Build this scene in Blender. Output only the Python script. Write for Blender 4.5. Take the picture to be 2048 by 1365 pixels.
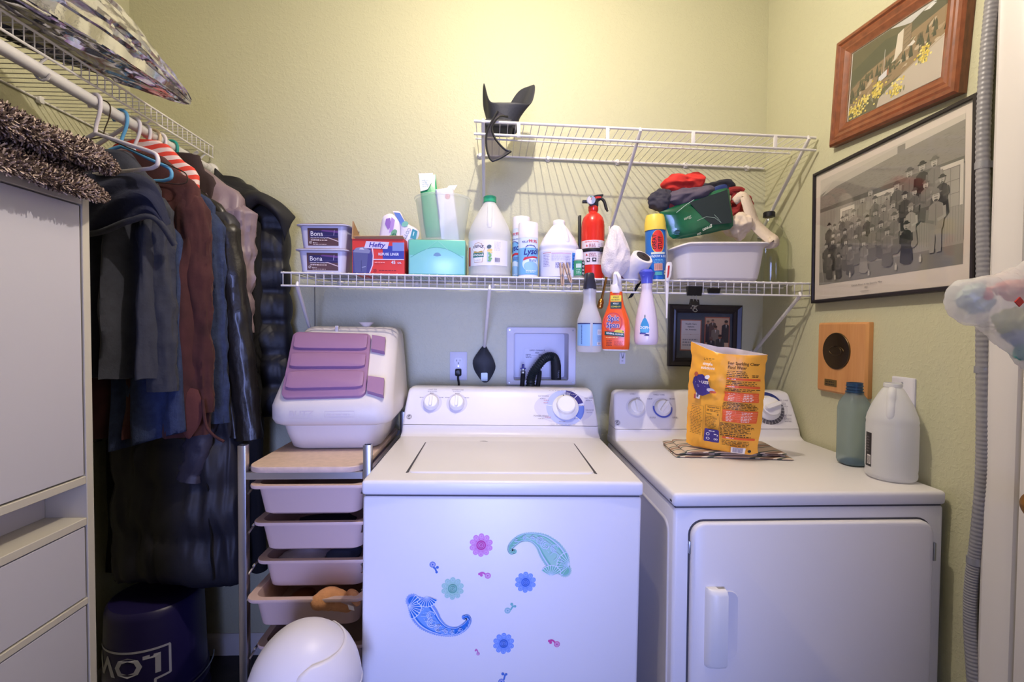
import bpy, bmesh, math, random
from mathutils import Vector, Matrix
random.seed(7)
sc = bpy.context.scene
col = sc.collection
PI = math.pi
for o in list(bpy.data.objects): bpy.data.objects.remove(o)

# ------------------------------------------------------------------ camera
F, CX, CY = 960.0, 1024.0, 682.5
CAM = Vector((0, 0, 1.30))
YAW, PITCH, ROLL = math.radians(2.27), math.radians(1.50), 0.006
fw = Vector((math.sin(YAW)*math.cos(PITCH), math.cos(YAW)*math.cos(PITCH), -math.sin(PITCH)))
r0 = Vector((math.cos(YAW), -math.sin(YAW), 0)); u0 = r0.cross(fw)
rt = r0*math.cos(ROLL) + u0*math.sin(ROLL); up = u0*math.cos(ROLL) - r0*math.sin(ROLL)
cd = bpy.data.cameras.new('camera'); cam = bpy.data.objects.new('camera', cd); col.objects.link(cam)
cd.sensor_width = 36; cd.lens = F/2048*36; cd.clip_start = 0.02
cam.matrix_world = Matrix(((rt.x, up.x, -fw.x, CAM.x), (rt.y, up.y, -fw.y, CAM.y), (rt.z, up.z, -fw.z, CAM.z), (0, 0, 0, 1)))
sc.camera = cam
def ray(px, py): return fw + rt*((px-CX)/F) - up*((py-CY)/F)
def atY(px, py, Y): d = ray(px, py); return CAM + d*(Y/d.y)
def atX(px, py, X): d = ray(px, py); return CAM + d*(X/d.x)
def atZ(px, py, Z): d = ray(px, py); return CAM + d*((Z-CAM.z)/d.z)

# ------------------------------------------------------------------ world, lights, exposure
w = bpy.data.worlds.new('daylight'); sc.world = w; w.use_nodes = True
w.node_tree.nodes['Background'].inputs[0].default_value = (0.36, 0.44, 1.0, 1)
w.node_tree.nodes['Background'].inputs[1].default_value = 0.4
def area(name, loc, rot, sx, sy, power, color):
    l = bpy.data.lights.new(name, 'AREA'); l.shape = 'RECTANGLE'; l.size = sx; l.size_y = sy
    l.energy = power; l.color = color
    o = bpy.data.objects.new(name, l); o.location = loc; o.rotation_euler = rot; col.objects.link(o); return o
# daylight that falls through the doorway behind the camera
area('doorway_daylight', (-0.05, -1.52, 1.0), (math.radians(-90+180), 0, 0), 0.85, 1.5, 6.4, (0.34, 0.42, 1.0)).data.spread = math.radians(42)
sc.view_settings.view_transform = 'Standard'; sc.view_settings.look = 'None'
sc.view_settings.gamma = 1; sc.view_settings.use_curve_mapping = False
sc.view_settings.exposure = 0.5

# ------------------------------------------------------------------ materials
def lin(c):
    return tuple(((x/255)/12.92 if x/255 <= 0.04045 else ((x/255+0.055)/1.055)**2.4) for x in c)
MATS = {}
def mat(name, rgb, rough=0.5, metal=0.0, bump=None, spec=0.5, var=None, alpha=None, trans=0, ior=1.45, coat=0, sheen=0, emit=None, weave=None):
    """bump=(scale,strength[,detail]); var=(scale,amount) colour mottling; weave=(scale,amount) fine thread pattern"""
    if name in MATS: return MATS[name]
    m = bpy.data.materials.new(name); MATS[name] = m; m.use_nodes = True
    nt = m.node_tree; b = nt.nodes['Principled BSDF']
    c = lin(rgb)
    b.inputs['Base Color'].default_value = (*c, 1); b.inputs['Roughness'].default_value = rough
    b.inputs['Metallic'].default_value = metal; b.inputs['Specular IOR Level'].default_value = spec
    b.inputs['IOR'].default_value = ior
    if trans: b.inputs['Transmission Weight'].default_value = trans
    if coat: b.inputs['Coat Weight'].default_value = coat
    if sheen:
        b.inputs['Sheen Weight'].default_value = sheen; b.inputs['Sheen Roughness'].default_value = 0.5
        b.inputs['Sheen Tint'].default_value = (*[min(1, x*1.5+0.1) for x in c], 1)
    if alpha is not None: b.inputs['Alpha'].default_value = alpha
    if emit:
        b.inputs['Emission Color'].default_value = (*lin(emit[0]), 1); b.inputs['Emission Strength'].default_value = emit[1]
    tc = None
    if bump or var or weave:
        tc = nt.nodes.new('ShaderNodeTexCoord')
    if var:
        n = nt.nodes.new('ShaderNodeTexNoise'); n.inputs['Scale'].default_value = var[0]; n.inputs['Detail'].default_value = 4
        nt.links.new(tc.outputs['Object'], n.inputs['Vector'])
        mx = nt.nodes.new('ShaderNodeMix'); mx.data_type = 'RGBA'
        mx.inputs[6].default_value = (*[x*(1-var[1]) for x in c], 1); mx.inputs[7].default_value = (*[min(1, x*(1+var[1])) for x in c], 1)
        rmp = nt.nodes.new('ShaderNodeMapRange'); rmp.inputs[1].default_value = 0.3; rmp.inputs[2].default_value = 0.7
        nt.links.new(n.outputs[0], rmp.inputs[0]); nt.links.new(rmp.outputs[0], mx.inputs[0])
        nt.links.new(mx.outputs[2], b.inputs['Base Color'])
    last = None
    if bump:
        n = nt.nodes.new('ShaderNodeTexNoise'); n.inputs['Scale'].default_value = bump[0]
        n.inputs['Detail'].default_value = bump[2] if len(bump) > 2 else 3
        nt.links.new(tc.outputs['Object'], n.inputs['Vector'])
        bp = nt.nodes.new('ShaderNodeBump'); bp.inputs['Strength'].default_value = bump[1]; bp.inputs['Distance'].default_value = 0.004
        nt.links.new(n.outputs[0], bp.inputs['Height']); nt.links.new(bp.outputs[0], b.inputs['Normal']); last = bp
    if weave:
        n = nt.nodes.new('ShaderNodeTexWave'); n.inputs['Scale'].default_value = weave[0]; n.inputs['Distortion'].default_value = 2
        nt.links.new(tc.outputs['Object'], n.inputs['Vector'])
        bp = nt.nodes.new('ShaderNodeBump'); bp.inputs['Strength'].default_value = weave[1]; bp.inputs['Distance'].default_value = 0.002
        nt.links.new(n.outputs[1], bp.inputs['Height'])
        if last: nt.links.new(last.outputs[0], bp.inputs['Normal'])
        nt.links.new(bp.outputs[0], b.inputs['Normal'])
    return m
def translucent(name, rgb, clear=0.25, rough=0.35):
    """cloudy plastic: diffuse + translucent + a share of see-through + soft gloss"""
    if name in MATS: return MATS[name]
    m = bpy.data.materials.new(name); MATS[name] = m; m.use_nodes = True; nt = m.node_tree
    out = nt.nodes['Material Output']; b = nt.nodes['Principled BSDF']; c = (*lin(rgb), 1)
    b.inputs['Base Color'].default_value = c; b.inputs['Roughness'].default_value = rough
    tl = nt.nodes.new('ShaderNodeBsdfTranslucent'); tl.inputs[0].default_value = c
    tp = nt.nodes.new('ShaderNodeBsdfTransparent'); tp.inputs[0].default_value = (*[x**0.4 for x in c[:3]], 1)
    m1 = nt.nodes.new('ShaderNodeMixShader'); m1.inputs[0].default_value = 0.45
    m2 = nt.nodes.new('ShaderNodeMixShader'); m2.inputs[0].default_value = clear
    nt.links.new(b.outputs[0], m1.inputs[1]); nt.links.new(tl.outputs[0], m1.inputs[2])
    nt.links.new(m1.outputs[0], m2.inputs[1]); nt.links.new(tp.outputs[0], m2.inputs[2]); nt.links.new(m2.outputs[0], out.inputs[0])
    return m
def clear(name, rgb, gloss=0.12, rough=0.06):
    """thin clear sheet or glass wall: see-through with fresnel gloss"""
    if name in MATS: return MATS[name]
    m = bpy.data.materials.new(name); MATS[name] = m; m.use_nodes = True; nt = m.node_tree
    out = nt.nodes['Material Output']; nt.nodes.remove(nt.nodes['Principled BSDF'])
    tp = nt.nodes.new('ShaderNodeBsdfTransparent'); tp.inputs[0].default_value = (*lin(rgb), 1)
    gl = nt.nodes.new('ShaderNodeBsdfGlossy'); gl.inputs['Roughness'].default_value = rough
    lw = nt.nodes.new('ShaderNodeLayerWeight'); lw.inputs[0].default_value = 0.5
    pw = nt.nodes.new('ShaderNodeMath'); pw.operation = 'POWER'; pw.inputs[1].default_value = 2.8
    ml = nt.nodes.new('ShaderNodeMath'); ml.operation = 'MULTIPLY_ADD'; ml.inputs[1].default_value = 0.6; ml.inputs[2].default_value = gloss*0.3
    nt.links.new(lw.outputs['Facing'], pw.inputs[0]); nt.links.new(pw.outputs[0], ml.inputs[0])
    mx = nt.nodes.new('ShaderNodeMixShader')
    nt.links.new(ml.outputs[0], mx.inputs[0]); nt.links.new(tp.outputs[0], mx.inputs[1]); nt.links.new(gl.outputs[0], mx.inputs[2])
    nt.links.new(mx.outputs[0], out.inputs[0]); return m
def flat(rgb, rough=0.55):
    return mat('print_%02x%02x%02x' % tuple(int(x) for x in rgb), rgb, rough)

# ------------------------------------------------------------------ mesh helpers
class MB:
    def __init__(s): s.v = []; s.f = []; s.m = []; s.mi = 0; s.T = None
    def add(s, vs, fs):
        o = len(s.v)
        for p in vs:
            p = Vector(p); s.v.append(s.T @ p if s.T else p)
        for f in fs: s.f.append(tuple(i+o for i in f)); s.m.append(s.mi)
        return s
    def box(s, x0, y0, z0, x1, y1, z1):
        return s.add([(x0,y0,z0),(x1,y0,z0),(x1,y1,z0),(x0,y1,z0),(x0,y0,z1),(x1,y0,z1),(x1,y1,z1),(x0,y1,z1)],
                     [(0,3,2,1),(4,5,6,7),(0,1,5,4),(1,2,6,5),(2,3,7,6),(3,0,4,7)])
    def rbox(s, x0, y0, z0, x1, y1, z1, r=0.005, seg=2):
        bm = bmesh.new(); bmesh.ops.create_cube(bm, size=1)
        for v in bm.verts:
            v.co = Vector((x0+(v.co.x+.5)*(x1-x0), y0+(v.co.y+.5)*(y1-y0), z0+(v.co.z+.5)*(z1-z0)))
        bmesh.ops.bevel(bm, geom=bm.edges[:], offset=r, segments=seg, profile=0.5, affect='EDGES', clamp_overlap=True)
        bm.verts.index_update()
        s.add([v.co.copy() for v in bm.verts], [tuple(v.index for v in f.verts) for f in bm.faces]); bm.free(); return s
    def loft(s, rings, cap0=True, cap1=True, close=False):
        n = len(rings[0]); vs = [p for r in rings for p in r]; fs = []
        k = len(rings)
        for i in range(k if close else k-1):
            a, b = i*n, ((i+1) % k)*n
            for j in range(n):
                j2 = (j+1) % n; fs.append((a+j, a+j2, b+j2, b+j))
        if not close:
            if cap0: fs.append(tuple(range(n-1, -1, -1)))
            if cap1: fs.append(tuple((k-1)*n+j for j in range(n)))
        return s.add(vs, fs)
    def tube(s, pts, r, n=8, caps=True, close=False):
        pts = [Vector(p) for p in pts]; k = len(pts); rr = r if isinstance(r, (list, tuple)) else [r]*k
        rings = []; nrm = None
        for i, p in enumerate(pts):
            if close: t = pts[(i+1) % k]-pts[i-1]
            else: t = pts[min(i+1, k-1)]-pts[max(i-1, 0)]
            t.normalize()
            if nrm is None:
                a = Vector((0,0,1)) if abs(t.z) < .9 else Vector((1,0,0)); nrm = (a-t*a.dot(t)).normalized()
            else:
                nrm = nrm-t*nrm.dot(t)
                if nrm.length < 1e-6: nrm = t.orthogonal()
                nrm.normalize()
            b = t.cross(nrm)
            rings.append([p+(nrm*math.cos(2*PI*j/n)+b*math.sin(2*PI*j/n))*rr[i] for j in range(n)])
        return s.loft(rings, caps, caps, close)
    def lathe(s, prof, n=24, c=(0,0,0), cap0=True, cap1=True):
        return s.loft([[(c[0]+r*math.cos(2*PI*j/n), c[1]+r*math.sin(2*PI*j/n), c[2]+z) for j in range(n)] for r, z in prof], cap0, cap1)
    def prism(s, poly, d0, d1, axis='y'):
        """polygon in the plane across `axis`, extruded from d0 to d1"""
        def P(u, v, d): return {'y': (u,d,v), 'x': (d,u,v), 'z': (u,v,d)}[axis]
        n = len(poly); vs = [P(u,v,d0) for u,v in poly]+[P(u,v,d1) for u,v in poly]
        fs = [tuple(range(n)), tuple(range(2*n-1, n-1, -1))]+[(i,(i+1)%n,n+(i+1)%n,n+i) for i in range(n)]
        return s.add(vs, fs)
    def sheet(s, rows, closeu=False):
        n = len(rows[0]); fs = []
        for i in range(len(rows)-1):
            for j in range(n if closeu else n-1):
                j2 = (j+1) % n; fs.append((i*n+j, i*n+j2, (i+1)*n+j2, (i+1)*n+j))
        return s.add([p for r in rows for p in r], fs)
    def ball(s, c, rx, ry=None, rz=None, n=12, k=8):
        ry = ry or rx; rz = rz or rx
        rings = [[(c[0]+rx*math.sin(PI*i/k)*math.cos(2*PI*j/n), c[1]+ry*math.sin(PI*i/k)*math.sin(2*PI*j/n), c[2]-rz*math.cos(PI*i/k)) for j in range(n)] for i in range(1, k)]
        return s.loft(rings)
    def disc(s, c, ax, r, h, n=20, r2=None):
        """short cylinder from c along direction ax"""
        ax = Vector(ax).normalized(); c = Vector(c); a = ax.orthogonal().normalized(); b = ax.cross(a); r2 = r if r2 is None else r2
        return s.loft([[c+(a*math.cos(2*PI*j/n)+b*math.sin(2*PI*j/n))*q+ax*z for j in range(n)] for q, z in ((r,0),(r2,h))])
    def build(s, name, m, parent=None, smooth=35, fix=True, sub=0, solid=0, kind=None):
        me = bpy.data.meshes.new(name); me.from_pydata([tuple(p) for p in s.v], [], s.f)
        ms = m if isinstance(m, (list, tuple)) else [m]
        for x in ms: me.materials.append(x)
        if len(ms) > 1: me.polygons.foreach_set('material_index', s.m)
        if fix:
            bm = bmesh.new(); bm.from_mesh(me); bmesh.ops.recalc_face_normals(bm, faces=bm.faces[:]); bm.to_mesh(me); bm.free()
        if smooth:
            me.polygons.foreach_set('use_smooth', [True]*len(me.polygons)); me.set_sharp_from_angle(angle=math.radians(smooth))
        me.update()
        return place(name, me, parent, sub, solid, kind)
def place(name, me, parent=None, sub=0, solid=0, kind=None, loc=None):
    o = bpy.data.objects.new(name, me); col.objects.link(o)
    if parent: o.parent = parent
    if loc: o.location = loc
    if solid:
        q = o.modifiers.new('thickness', 'SOLIDIFY'); q.thickness = solid; q.offset = 0
    if sub:
        q = o.modifiers.new('smooth', 'SUBSURF'); q.levels = sub; q.render_levels = sub
    if kind: o['kind'] = kind
    return o
def tag(o, label, cat, group=None):
    o['label'] = label; o['category'] = cat
    if group: o['group'] = group
    return o
def thing(name, label, cat, loc=(0,0,0), rot=(0,0,0), group=None):
    o = bpy.data.objects.new(name, None); col.objects.link(o); o.empty_display_size = 0.05
    o.location = loc; o.rotation_euler = rot; return tag(o, label, cat, group)
def struct(o): o['kind'] = 'structure'; return o
def rrect(w, d, r, n=5, cx=0, cy=0, z=0):
    """rounded rectangle ring, counter-clockwise"""
    r = min(r, w/2-1e-5, d/2-1e-5); pts = []
    for k, (sx, sy) in enumerate(((1,1),(-1,1),(-1,-1),(1,-1))):
        for i in range(n):
            a = PI/2*(k+i/(n-1)); pts.append((cx+sx*(w/2-r)+r*math.cos(a), cy+sy*(d/2-r)+r*math.sin(a), z))
    return pts
def rr2(x0, y0, x1, y1, r, n=5):
    return [(p[0], p[1]) for p in rrect(x1-x0, y1-y0, r, n, (x0+x1)/2, (y0+y1)/2)]
def lerp(a, b, t): return a+(b-a)*t
def smoothpath(pts, k=6):
    """Catmull-Rom through the points"""
    pts = [Vector(p) for p in pts]; out = []
    for i in range(len(pts)-1):
        p0 = pts[max(i-1,0)]; p1 = pts[i]; p2 = pts[i+1]; p3 = pts[min(i+2,len(pts)-1)]
        for j in range(k):
            t = j/k; out.append(0.5*((2*p1)+(p2-p0)*t+(2*p0-5*p1+4*p2-p3)*t*t+(3*p1-p0-3*p2+p3)*t*t*t))
    out.append(pts[-1]); return out

# ------------------------------------------------------------------ glyphs for printed lettering
CH = sorted(set("ABCDEFGHIJKLMNOPQRSTUVWXYZabcdefghijklmnopqrstuvwxyz0123456789'&+-.%/"))
GLY = {}
def make_glyphs():
    tmp = []
    for bold in (0, 1):
        for body in ['||']+[c for c in CH]+['|'+c+'|' for c in CH]:
            cu = bpy.data.curves.new('t', 'FONT'); cu.body = body; cu.resolution_u = 2; cu.size = 1
            if bold: cu.offset = 0.022
            o = bpy.data.objects.new('t', cu); col.objects.link(o); tmp.append((bold, body, o))
    dg = bpy.context.evaluated_depsgraph_get(); base = {}; res = {}
    for bold, body, o in tmp:
        me = o.evaluated_get(dg).to_mesh()
        if len(body) == 1: res[(bold, body)] = ([(v.co.x, v.co.y) for v in me.vertices], [tuple(p.vertices) for p in me.polygons])
        else: base[(bold, body)] = max(v.co.x for v in me.vertices)-min(v.co.x for v in me.vertices)
        o.evaluated_get(dg).to_mesh_clear()
    for (bold, c), (v, f) in res.items(): GLY[(bold, c)] = (v, f, base[(bold, '|'+c+'|')]-base[(bold, '||')])
    for _, _, o in tmp:
        cu = o.data; bpy.data.objects.remove(o); bpy.data.curves.remove(cu)
make_glyphs()
class Print:
    """flat print laid on a surface: fn(u, v, h) -> point; each call lays its shape a hair above the last"""
    def __init__(s, fn, step=0.00012): s.fn = fn; s.h = 0.0004; s.step = step; s.v = []; s.f = []; s.m = []; s.mats = []
    def put(s, pts, fs, rgb, rough=0.5):
        m = rgb if not isinstance(rgb, (tuple, list)) else flat(rgb, rough)
        if m not in s.mats: s.mats.append(m)
        if getattr(s.fn, 'cut', None): pts, fs = s.slice(pts, fs, s.fn.cut)
        o = len(s.v); s.v += [s.fn(u, v, s.h) for u, v in pts]
        for f in fs: s.f.append(tuple(i+o for i in f)); s.m.append(s.mats.index(m))
        s.h += s.step; return s
    def slice(s, pts, fs, c):
        """cut shapes into narrow upright strips so that they follow a curved surface"""
        lo, hi = min(p[0] for p in pts), max(p[0] for p in pts)
        if hi-lo < c: return pts, fs
        bm = bmesh.new(); vs = [bm.verts.new((u, v, 0)) for u, v in pts]
        for f in fs:
            try: bm.faces.new([vs[i] for i in f])
            except ValueError: pass
        x = (math.floor(lo/c)+1)*c
        while x < hi:
            bmesh.ops.bisect_plane(bm, geom=bm.verts[:]+bm.edges[:]+bm.faces[:], dist=1e-7, plane_co=(x,0,0), plane_no=(1,0,0)); x += c
        bm.verts.index_update(); out = [(v.co.x, v.co.y) for v in bm.verts], [tuple(v.index for v in f.verts) for f in bm.faces]; bm.free(); return out
    def rect(s, u0, v0, u1, v1, rgb, nx=1, ny=1, rough=0.5):
        pts = [(lerp(u0,u1,i/nx), lerp(v0,v1,j/ny)) for j in range(ny+1) for i in range(nx+1)]
        return s.put(pts, [(j*(nx+1)+i, j*(nx+1)+i+1, (j+1)*(nx+1)+i+1, (j+1)*(nx+1)+i) for j in range(ny) for i in range(nx)], rgb, rough)
    def rects(s, lst, rgb):
        pts = []; fs = []
        for u0, v0, u1, v1 in lst:
            o = len(pts); pts += [(u0,v0),(u1,v0),(u1,v1),(u0,v1)]; fs.append((o,o+1,o+2,o+3))
        return s.put(pts, fs, rgb)
    def poly(s, pts, rgb, rough=0.5): return s.put(pts, [tuple(range(len(pts)))], rgb, rough)
    def ell(s, cu, cv, ru, rv, rgb, n=20, rot=0):
        c, q = math.cos(rot), math.sin(rot)
        return s.poly([(cu+ru*math.cos(2*PI*i/n)*c-rv*math.sin(2*PI*i/n)*q, cv+ru*math.cos(2*PI*i/n)*q+rv*math.sin(2*PI*i/n)*c) for i in range(n)], rgb)
    def ring(s, cu, cv, ra, rb, rgb, a0=0, a1=2*PI, n=24, asp=1):
        pts = []; fs = []
        for i in range(n+1):
            a = lerp(a0, a1, i/n); pts += [(cu+ra*math.cos(a)*asp, cv+ra*math.sin(a)), (cu+rb*math.cos(a)*asp, cv+rb*math.sin(a))]
            if i: fs.append((2*i-2, 2*i-1, 2*i+1, 2*i))
        return s.put(pts, fs, rgb)
    def line(s, pts, wd, rgb):
        vs = []; fs = []; n = len(pts)
        for i, (x, y) in enumerate(pts):
            a = pts[max(i-1,0)]; b = pts[min(i+1,n-1)]; dx, dy = b[0]-a[0], b[1]-a[1]; L = math.hypot(dx,dy) or 1
            vs += [(x-dy/L*wd/2, y+dx/L*wd/2), (x+dy/L*wd/2, y-dx/L*wd/2)]
            if i: fs.append((2*i-2, 2*i-1, 2*i+1, 2*i))
        return s.put(vs, fs, rgb)
    def text(s, t, u, v, h, rgb, bold=0, align='c', sx=1.0, shear=0, rot=0, arc=None):
        """h = capital height; (u,v) = baseline anchor"""
        k = h/0.69; ws = [(GLY[(bold,c)][2] if c != ' ' else 0.33)*k*sx for c in t]; W = sum(ws)
        x = {'c': -W/2, 'l': 0, 'r': -W}[align]; pts = []; fs = []
        for c, w_ in zip(t, ws):
            if c != ' ':
                gv, gf, _ = GLY[(bold, c)]; o = len(pts)
                for gx, gy in gv:
                    px = x+gx*k*sx+gy*k*shear; py = gy*k
                    if arc:
                        a = px/arc; q = arc+py; px, py = q*math.sin(a), q*math.cos(a)-arc
                    pts.append((u+px*math.cos(rot)-py*math.sin(rot), v+px*math.sin(rot)+py*math.cos(rot)))
                fs += [tuple(i+o for i in f) for f in gf]
            x += w_
        return s.put(pts, fs, rgb)
    def scribble(s, u0, v0, u1, v1, rows, rgb, rnd=None, fill=0.5, wl=0.006):
        """lines of print too small to read"""
        rnd = rnd or random.Random(int(abs(u0*1e4)+abs(v1*1e3))); L = []; ht = (v1-v0)/rows
        for r in range(rows):
            y = v1-(r+1)*ht; x = u0; end = u1-(u1-u0)*rnd.random()*0.25
            while x < end:
                wd = wl*(0.4+rnd.random()); L.append((x, y+ht*0.15, min(x+wd, end), y+ht*(0.15+fill))); x += wd+wl*0.3
        return s.rects(L, rgb)
    def build(s, name, parent=None):
        me = bpy.data.meshes.new(name); me.from_pydata([tuple(p) for p in s.v], [], s.f)
        for m in s.mats: me.materials.append(m)
        me.polygons.foreach_set('material_index', s.m); me.update()
        return place(name, me, parent)
def on_front(y, x0=0, z0=0):
    """print facing -Y on the plane y"""
    return lambda u, v, h: Vector((x0+u, y-h, z0+v))
def on_cyl(R, cx=0, cy=0, z0=0, a0=-PI/2):
    """print wrapped on a vertical cylinder, u measured along the arc from the side facing -Y"""
    def fn(u, v, h): return Vector((cx+(R+h)*math.cos(a0+u/R), cy+(R+h)*math.sin(a0+u/R), z0+v))
    fn.cut = 0.0045; return fn
# ------------------------------------------------------------------ the room
XL, XR, YB, ZC, YF = -1.393, 1.10, 1.92, 2.70, -1.5
def wall_mat():
    m = mat('pale_green_wall_paint', (199, 197, 166), 0.5, spec=0.35)
    nt = m.node_tree; b = nt.nodes['Principled BSDF']; tc = nt.nodes.new('ShaderNodeTexCoord')
    n1 = nt.nodes.new('ShaderNodeTexNoise'); n1.inputs['Scale'].default_value = 85; n1.inputs['Detail'].default_value = 2; n1.inputs['Distortion'].default_value = 0.8
    n2 = nt.nodes.new('ShaderNodeTexNoise'); n2.inputs['Scale'].default_value = 170; n2.inputs['Detail'].default_value = 2
    rm = nt.nodes.new('ShaderNodeMapRange'); rm.inputs[1].default_value = 0.48; rm.inputs[2].default_value = 0.62
    ad = nt.nodes.new('ShaderNodeMath'); ad.operation = 'MULTIPLY_ADD'; ad.inputs[1].default_value = 0.3
    bp = nt.nodes.new('ShaderNodeBump'); bp.inputs['Strength'].default_value = 0.2; bp.inputs['Distance'].default_value = 0.0035
    for n in (n1, n2): nt.links.new(tc.outputs['Object'], n.inputs['Vector'])
    nt.links.new(n1.outputs[0], rm.inputs[0]); nt.links.new(n2.outputs[0], ad.inputs[0]); nt.links.new(rm.outputs[0], ad.inputs[2])
    nt.links.new(ad.outputs[0], bp.inputs['Height']); nt.links.new(bp.outputs[0], b.inputs['Normal']); return m
WALL = wall_mat()
WHITE_TRIM = mat('white_trim_paint', (226, 220, 216), 0.4, bump=(30, 0.04))
def slab(name, m, *b): return struct(MB().box(*b).build(name, m, smooth=0))
# back wall with the hole for the washer supply box
BX0, BX1, BZ0, BZ1 = 0.078, 0.315, 1.093, 1.287
m_ = MB(); T_ = 0.12
m_.box(XL-T_, YB, 0, BX0, YB+T_, ZC).box(BX1, YB, 0, XR+T_, YB+T_, ZC).box(BX0, YB, 0, BX1, YB+T_, BZ0).box(BX0, YB, BZ1, BX1, YB+T_, ZC)
struct(m_.build('wall_back', WALL, smooth=0))
slab('wall_left', WALL, XL-T_, YF, 0, XL, YB, ZC)
slab('wall_right', WALL, XR, YF, 0, XR+T_, YB, ZC)
# wall behind the camera with an open doorway
m_ = MB(); m_.box(XL-T_, YF-T_, 0, -0.52, YF, ZC).box(0.42, YF-T_, 0, XR+T_, YF, ZC).box(-0.52, YF-T_, 2.05, 0.42, YF, ZC)
struct(m_.build('wall_front', WALL, smooth=0))
slab('ceiling', mat('ceiling_paint', (232, 228, 214), 0.8, bump=(60, 0.2)), XL-T_, YF-T_, ZC, XR+T_, YB+T_, ZC+0.1)
FL = mat('dark_slate_floor', (48, 45, 46), 0.5, bump=(25, 0.25), var=(9, 0.45))
slab('floor', FL, XL-T_, YF-1.0, -0.1, XR+T_, YB+T_, 0)
def baseboard(name, ax, a, c0, c1):
    prof = [(0,0),(0.014,0),(0.014,0.062),(0.010,0.074),(0.004,0.082),(0,0.082)]
    m = MB()
    if ax == 'y': m.prism([(a-u, v) for u, v in prof], c0, c1, 'x')
    else: m.prism([(a+u, v) for u, v in prof], c0, c1, 'y')
    return struct(m.build(name, WHITE_TRIM))
baseboard('baseboard_back', 'y', YB, XL, XR)
baseboard('baseboard_left', 'x', XL, YF, YB-0.015)
# door and casing on the right wall
cas = [(0,0),(0,0.013),(0.01,0.019),(0.02,0.016),(0.05,0.018),(0.062,0.012),(0.066,0.0)]
mm = MB(); pts = [(XR-v, 1.013-u) for u, v in cas]
mm.prism(pts, 0, 2.16, 'z'); struct(mm.build('trim_1', WHITE_TRIM))
mm = MB(); pts = [(XR-v, 0.17+u) for u, v in cas]
mm.prism(pts, 0, 2.16, 'z'); struct(mm.build('trim_2', WHITE_TRIM))
mm = MB(); mm.rbox(XR-0.018, 0.17, 2.09, XR, 1.013, 2.16, 0.005); struct(mm.build('trim_3', WHITE_TRIM))
d = MB(); d.rbox(XR-0.008, 0.24, 0.01, XR, 0.945, 2.085, 0.002); door = struct(d.build('door_1', WHITE_TRIM))
for z0, z1 in ((0.15, 0.85), (1.02, 1.95)):
    for y0, y1 in ((0.32, 0.56), (0.63, 0.86)):
        MB().rbox(XR-0.0125, y0, z0, XR-0.004, y1, z1, 0.004).build('door_panel', WHITE_TRIM, door)
BRASS = mat('aged_brass', (176, 122, 58), 0.28, 1.0)
k = MB(); k.T = Matrix.Translation((XR-0.008, 0.868, 0.965)) @ Matrix.Rotation(-PI/2, 4, 'Y')
k.lathe([(0.030,0),(0.030,0.005),(0.013,0.009),(0.011,0.026),(0.022,0.032),(0.028,0.045),(0.026,0.058),(0.015,0.066),(0.002,0.068)], 24)
k.build('door_knob', BRASS, door)
# ceiling lamp just above the frame: porcelain holder with a bare bulb
lamp = thing('ceiling_lamp', 'bare bulb in a white porcelain ceiling holder above the washer', 'lamp', (0.08, 1.03, ZC))
MB().lathe([(0.062,0),(0.062,-0.012),(0.045,-0.022),(0.028,-0.045),(0.026,-0.055)], 32).build('holder', mat('porcelain', (235,232,226), 0.2), lamp)
MB().lathe([(0.014,-0.055),(0.017,-0.075),(0.030,-0.105),(0.032,-0.118),(0.026,-0.136),(0.012,-0.147),(0.001,-0.149)], 24).build('bulb', mat('lit_bulb_glass', (255,240,210), 0.4, emit=((255,222,176), 8.0)), lamp)
bl = bpy.data.lights.new('lamp_bulb', 'POINT'); bl.shadow_soft_size = 0.012; bl.energy = 29; bl.color = (1.0, 0.885, 0.76)
bo = bpy.data.objects.new('lamp_bulb', bl); col.objects.link(bo); bo.parent = lamp; bo.location = (0, 0, -0.19)
# ------------------------------------------------------------------ washer and dryer
ENAMEL = mat('white_enamel', (224, 220, 222), 0.36)
PLASTIC = mat('white_knob_plastic', (232, 229, 226), 0.35)
GAP = mat('dark_seam', (70, 68, 74), 0.7)
def at_plane(px, py, p0, n):
    d = ray(px, py); return CAM + d*((Vector(p0)-CAM).dot(n)/d.dot(n))
class Face:
    """a tilted console face: origin, up direction, outward normal (local coordinates of the machine)"""
    def __init__(s, org, sh, y0, z0, y1, z1):
        s.sh = sh
        s.org = Vector(org); L = math.hypot(y1-y0, z1-z0)
        s.p0 = Vector((0, y0, z0)); s.e = Vector((0, (y1-y0)/L, (z1-z0)/L)); s.n = Vector((0, -(z1-z0)/L, (y1-y0)/L))
    def uv(s, px, py):
        q = at_plane(px, py, s.org+s.p0, s.n)-s.org-s.p0; return q.x-s.sh, q.dot(s.e)
    def fn(s): return lambda u, v, h: s.p0+Vector((u,0,0))+s.e*v+s.n*h
    def pos(s, u, v, h=0): return s.fn()(u, v, h)
    def knob(s, parent, u, v, prof, grip, name='knob', ang=0, m=None):
        """prof: (radius, height) skirt; grip: (length, width, height) ridge, or None"""
        T = Matrix.Translation(s.pos(u, v)) @ Matrix((( 1,0,0,0),(0,s.e.y,s.n.y,0),(0,s.e.z,s.n.z,0),(0,0,0,1))) @ Matrix.Rotation(ang, 4, 'Z')
        k = MB(); k.T = T; k.lathe(prof, 32); o = k.build(name, m or PLASTIC, parent)
        if grip:
            g = MB(); g.T = T; l, wd, h0, h1 = grip
            g.loft([[(p[0]*q, p[1]*q2, z) for p in rrect(wd, l, wd*0.45, 4)] for z, q, q2 in ((h0,1.3,1.0),(h1-0.003,1.0,0.97),(h1,0.8,0.94))])
            g.build('grip', PLASTIC, o)
        return o
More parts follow.
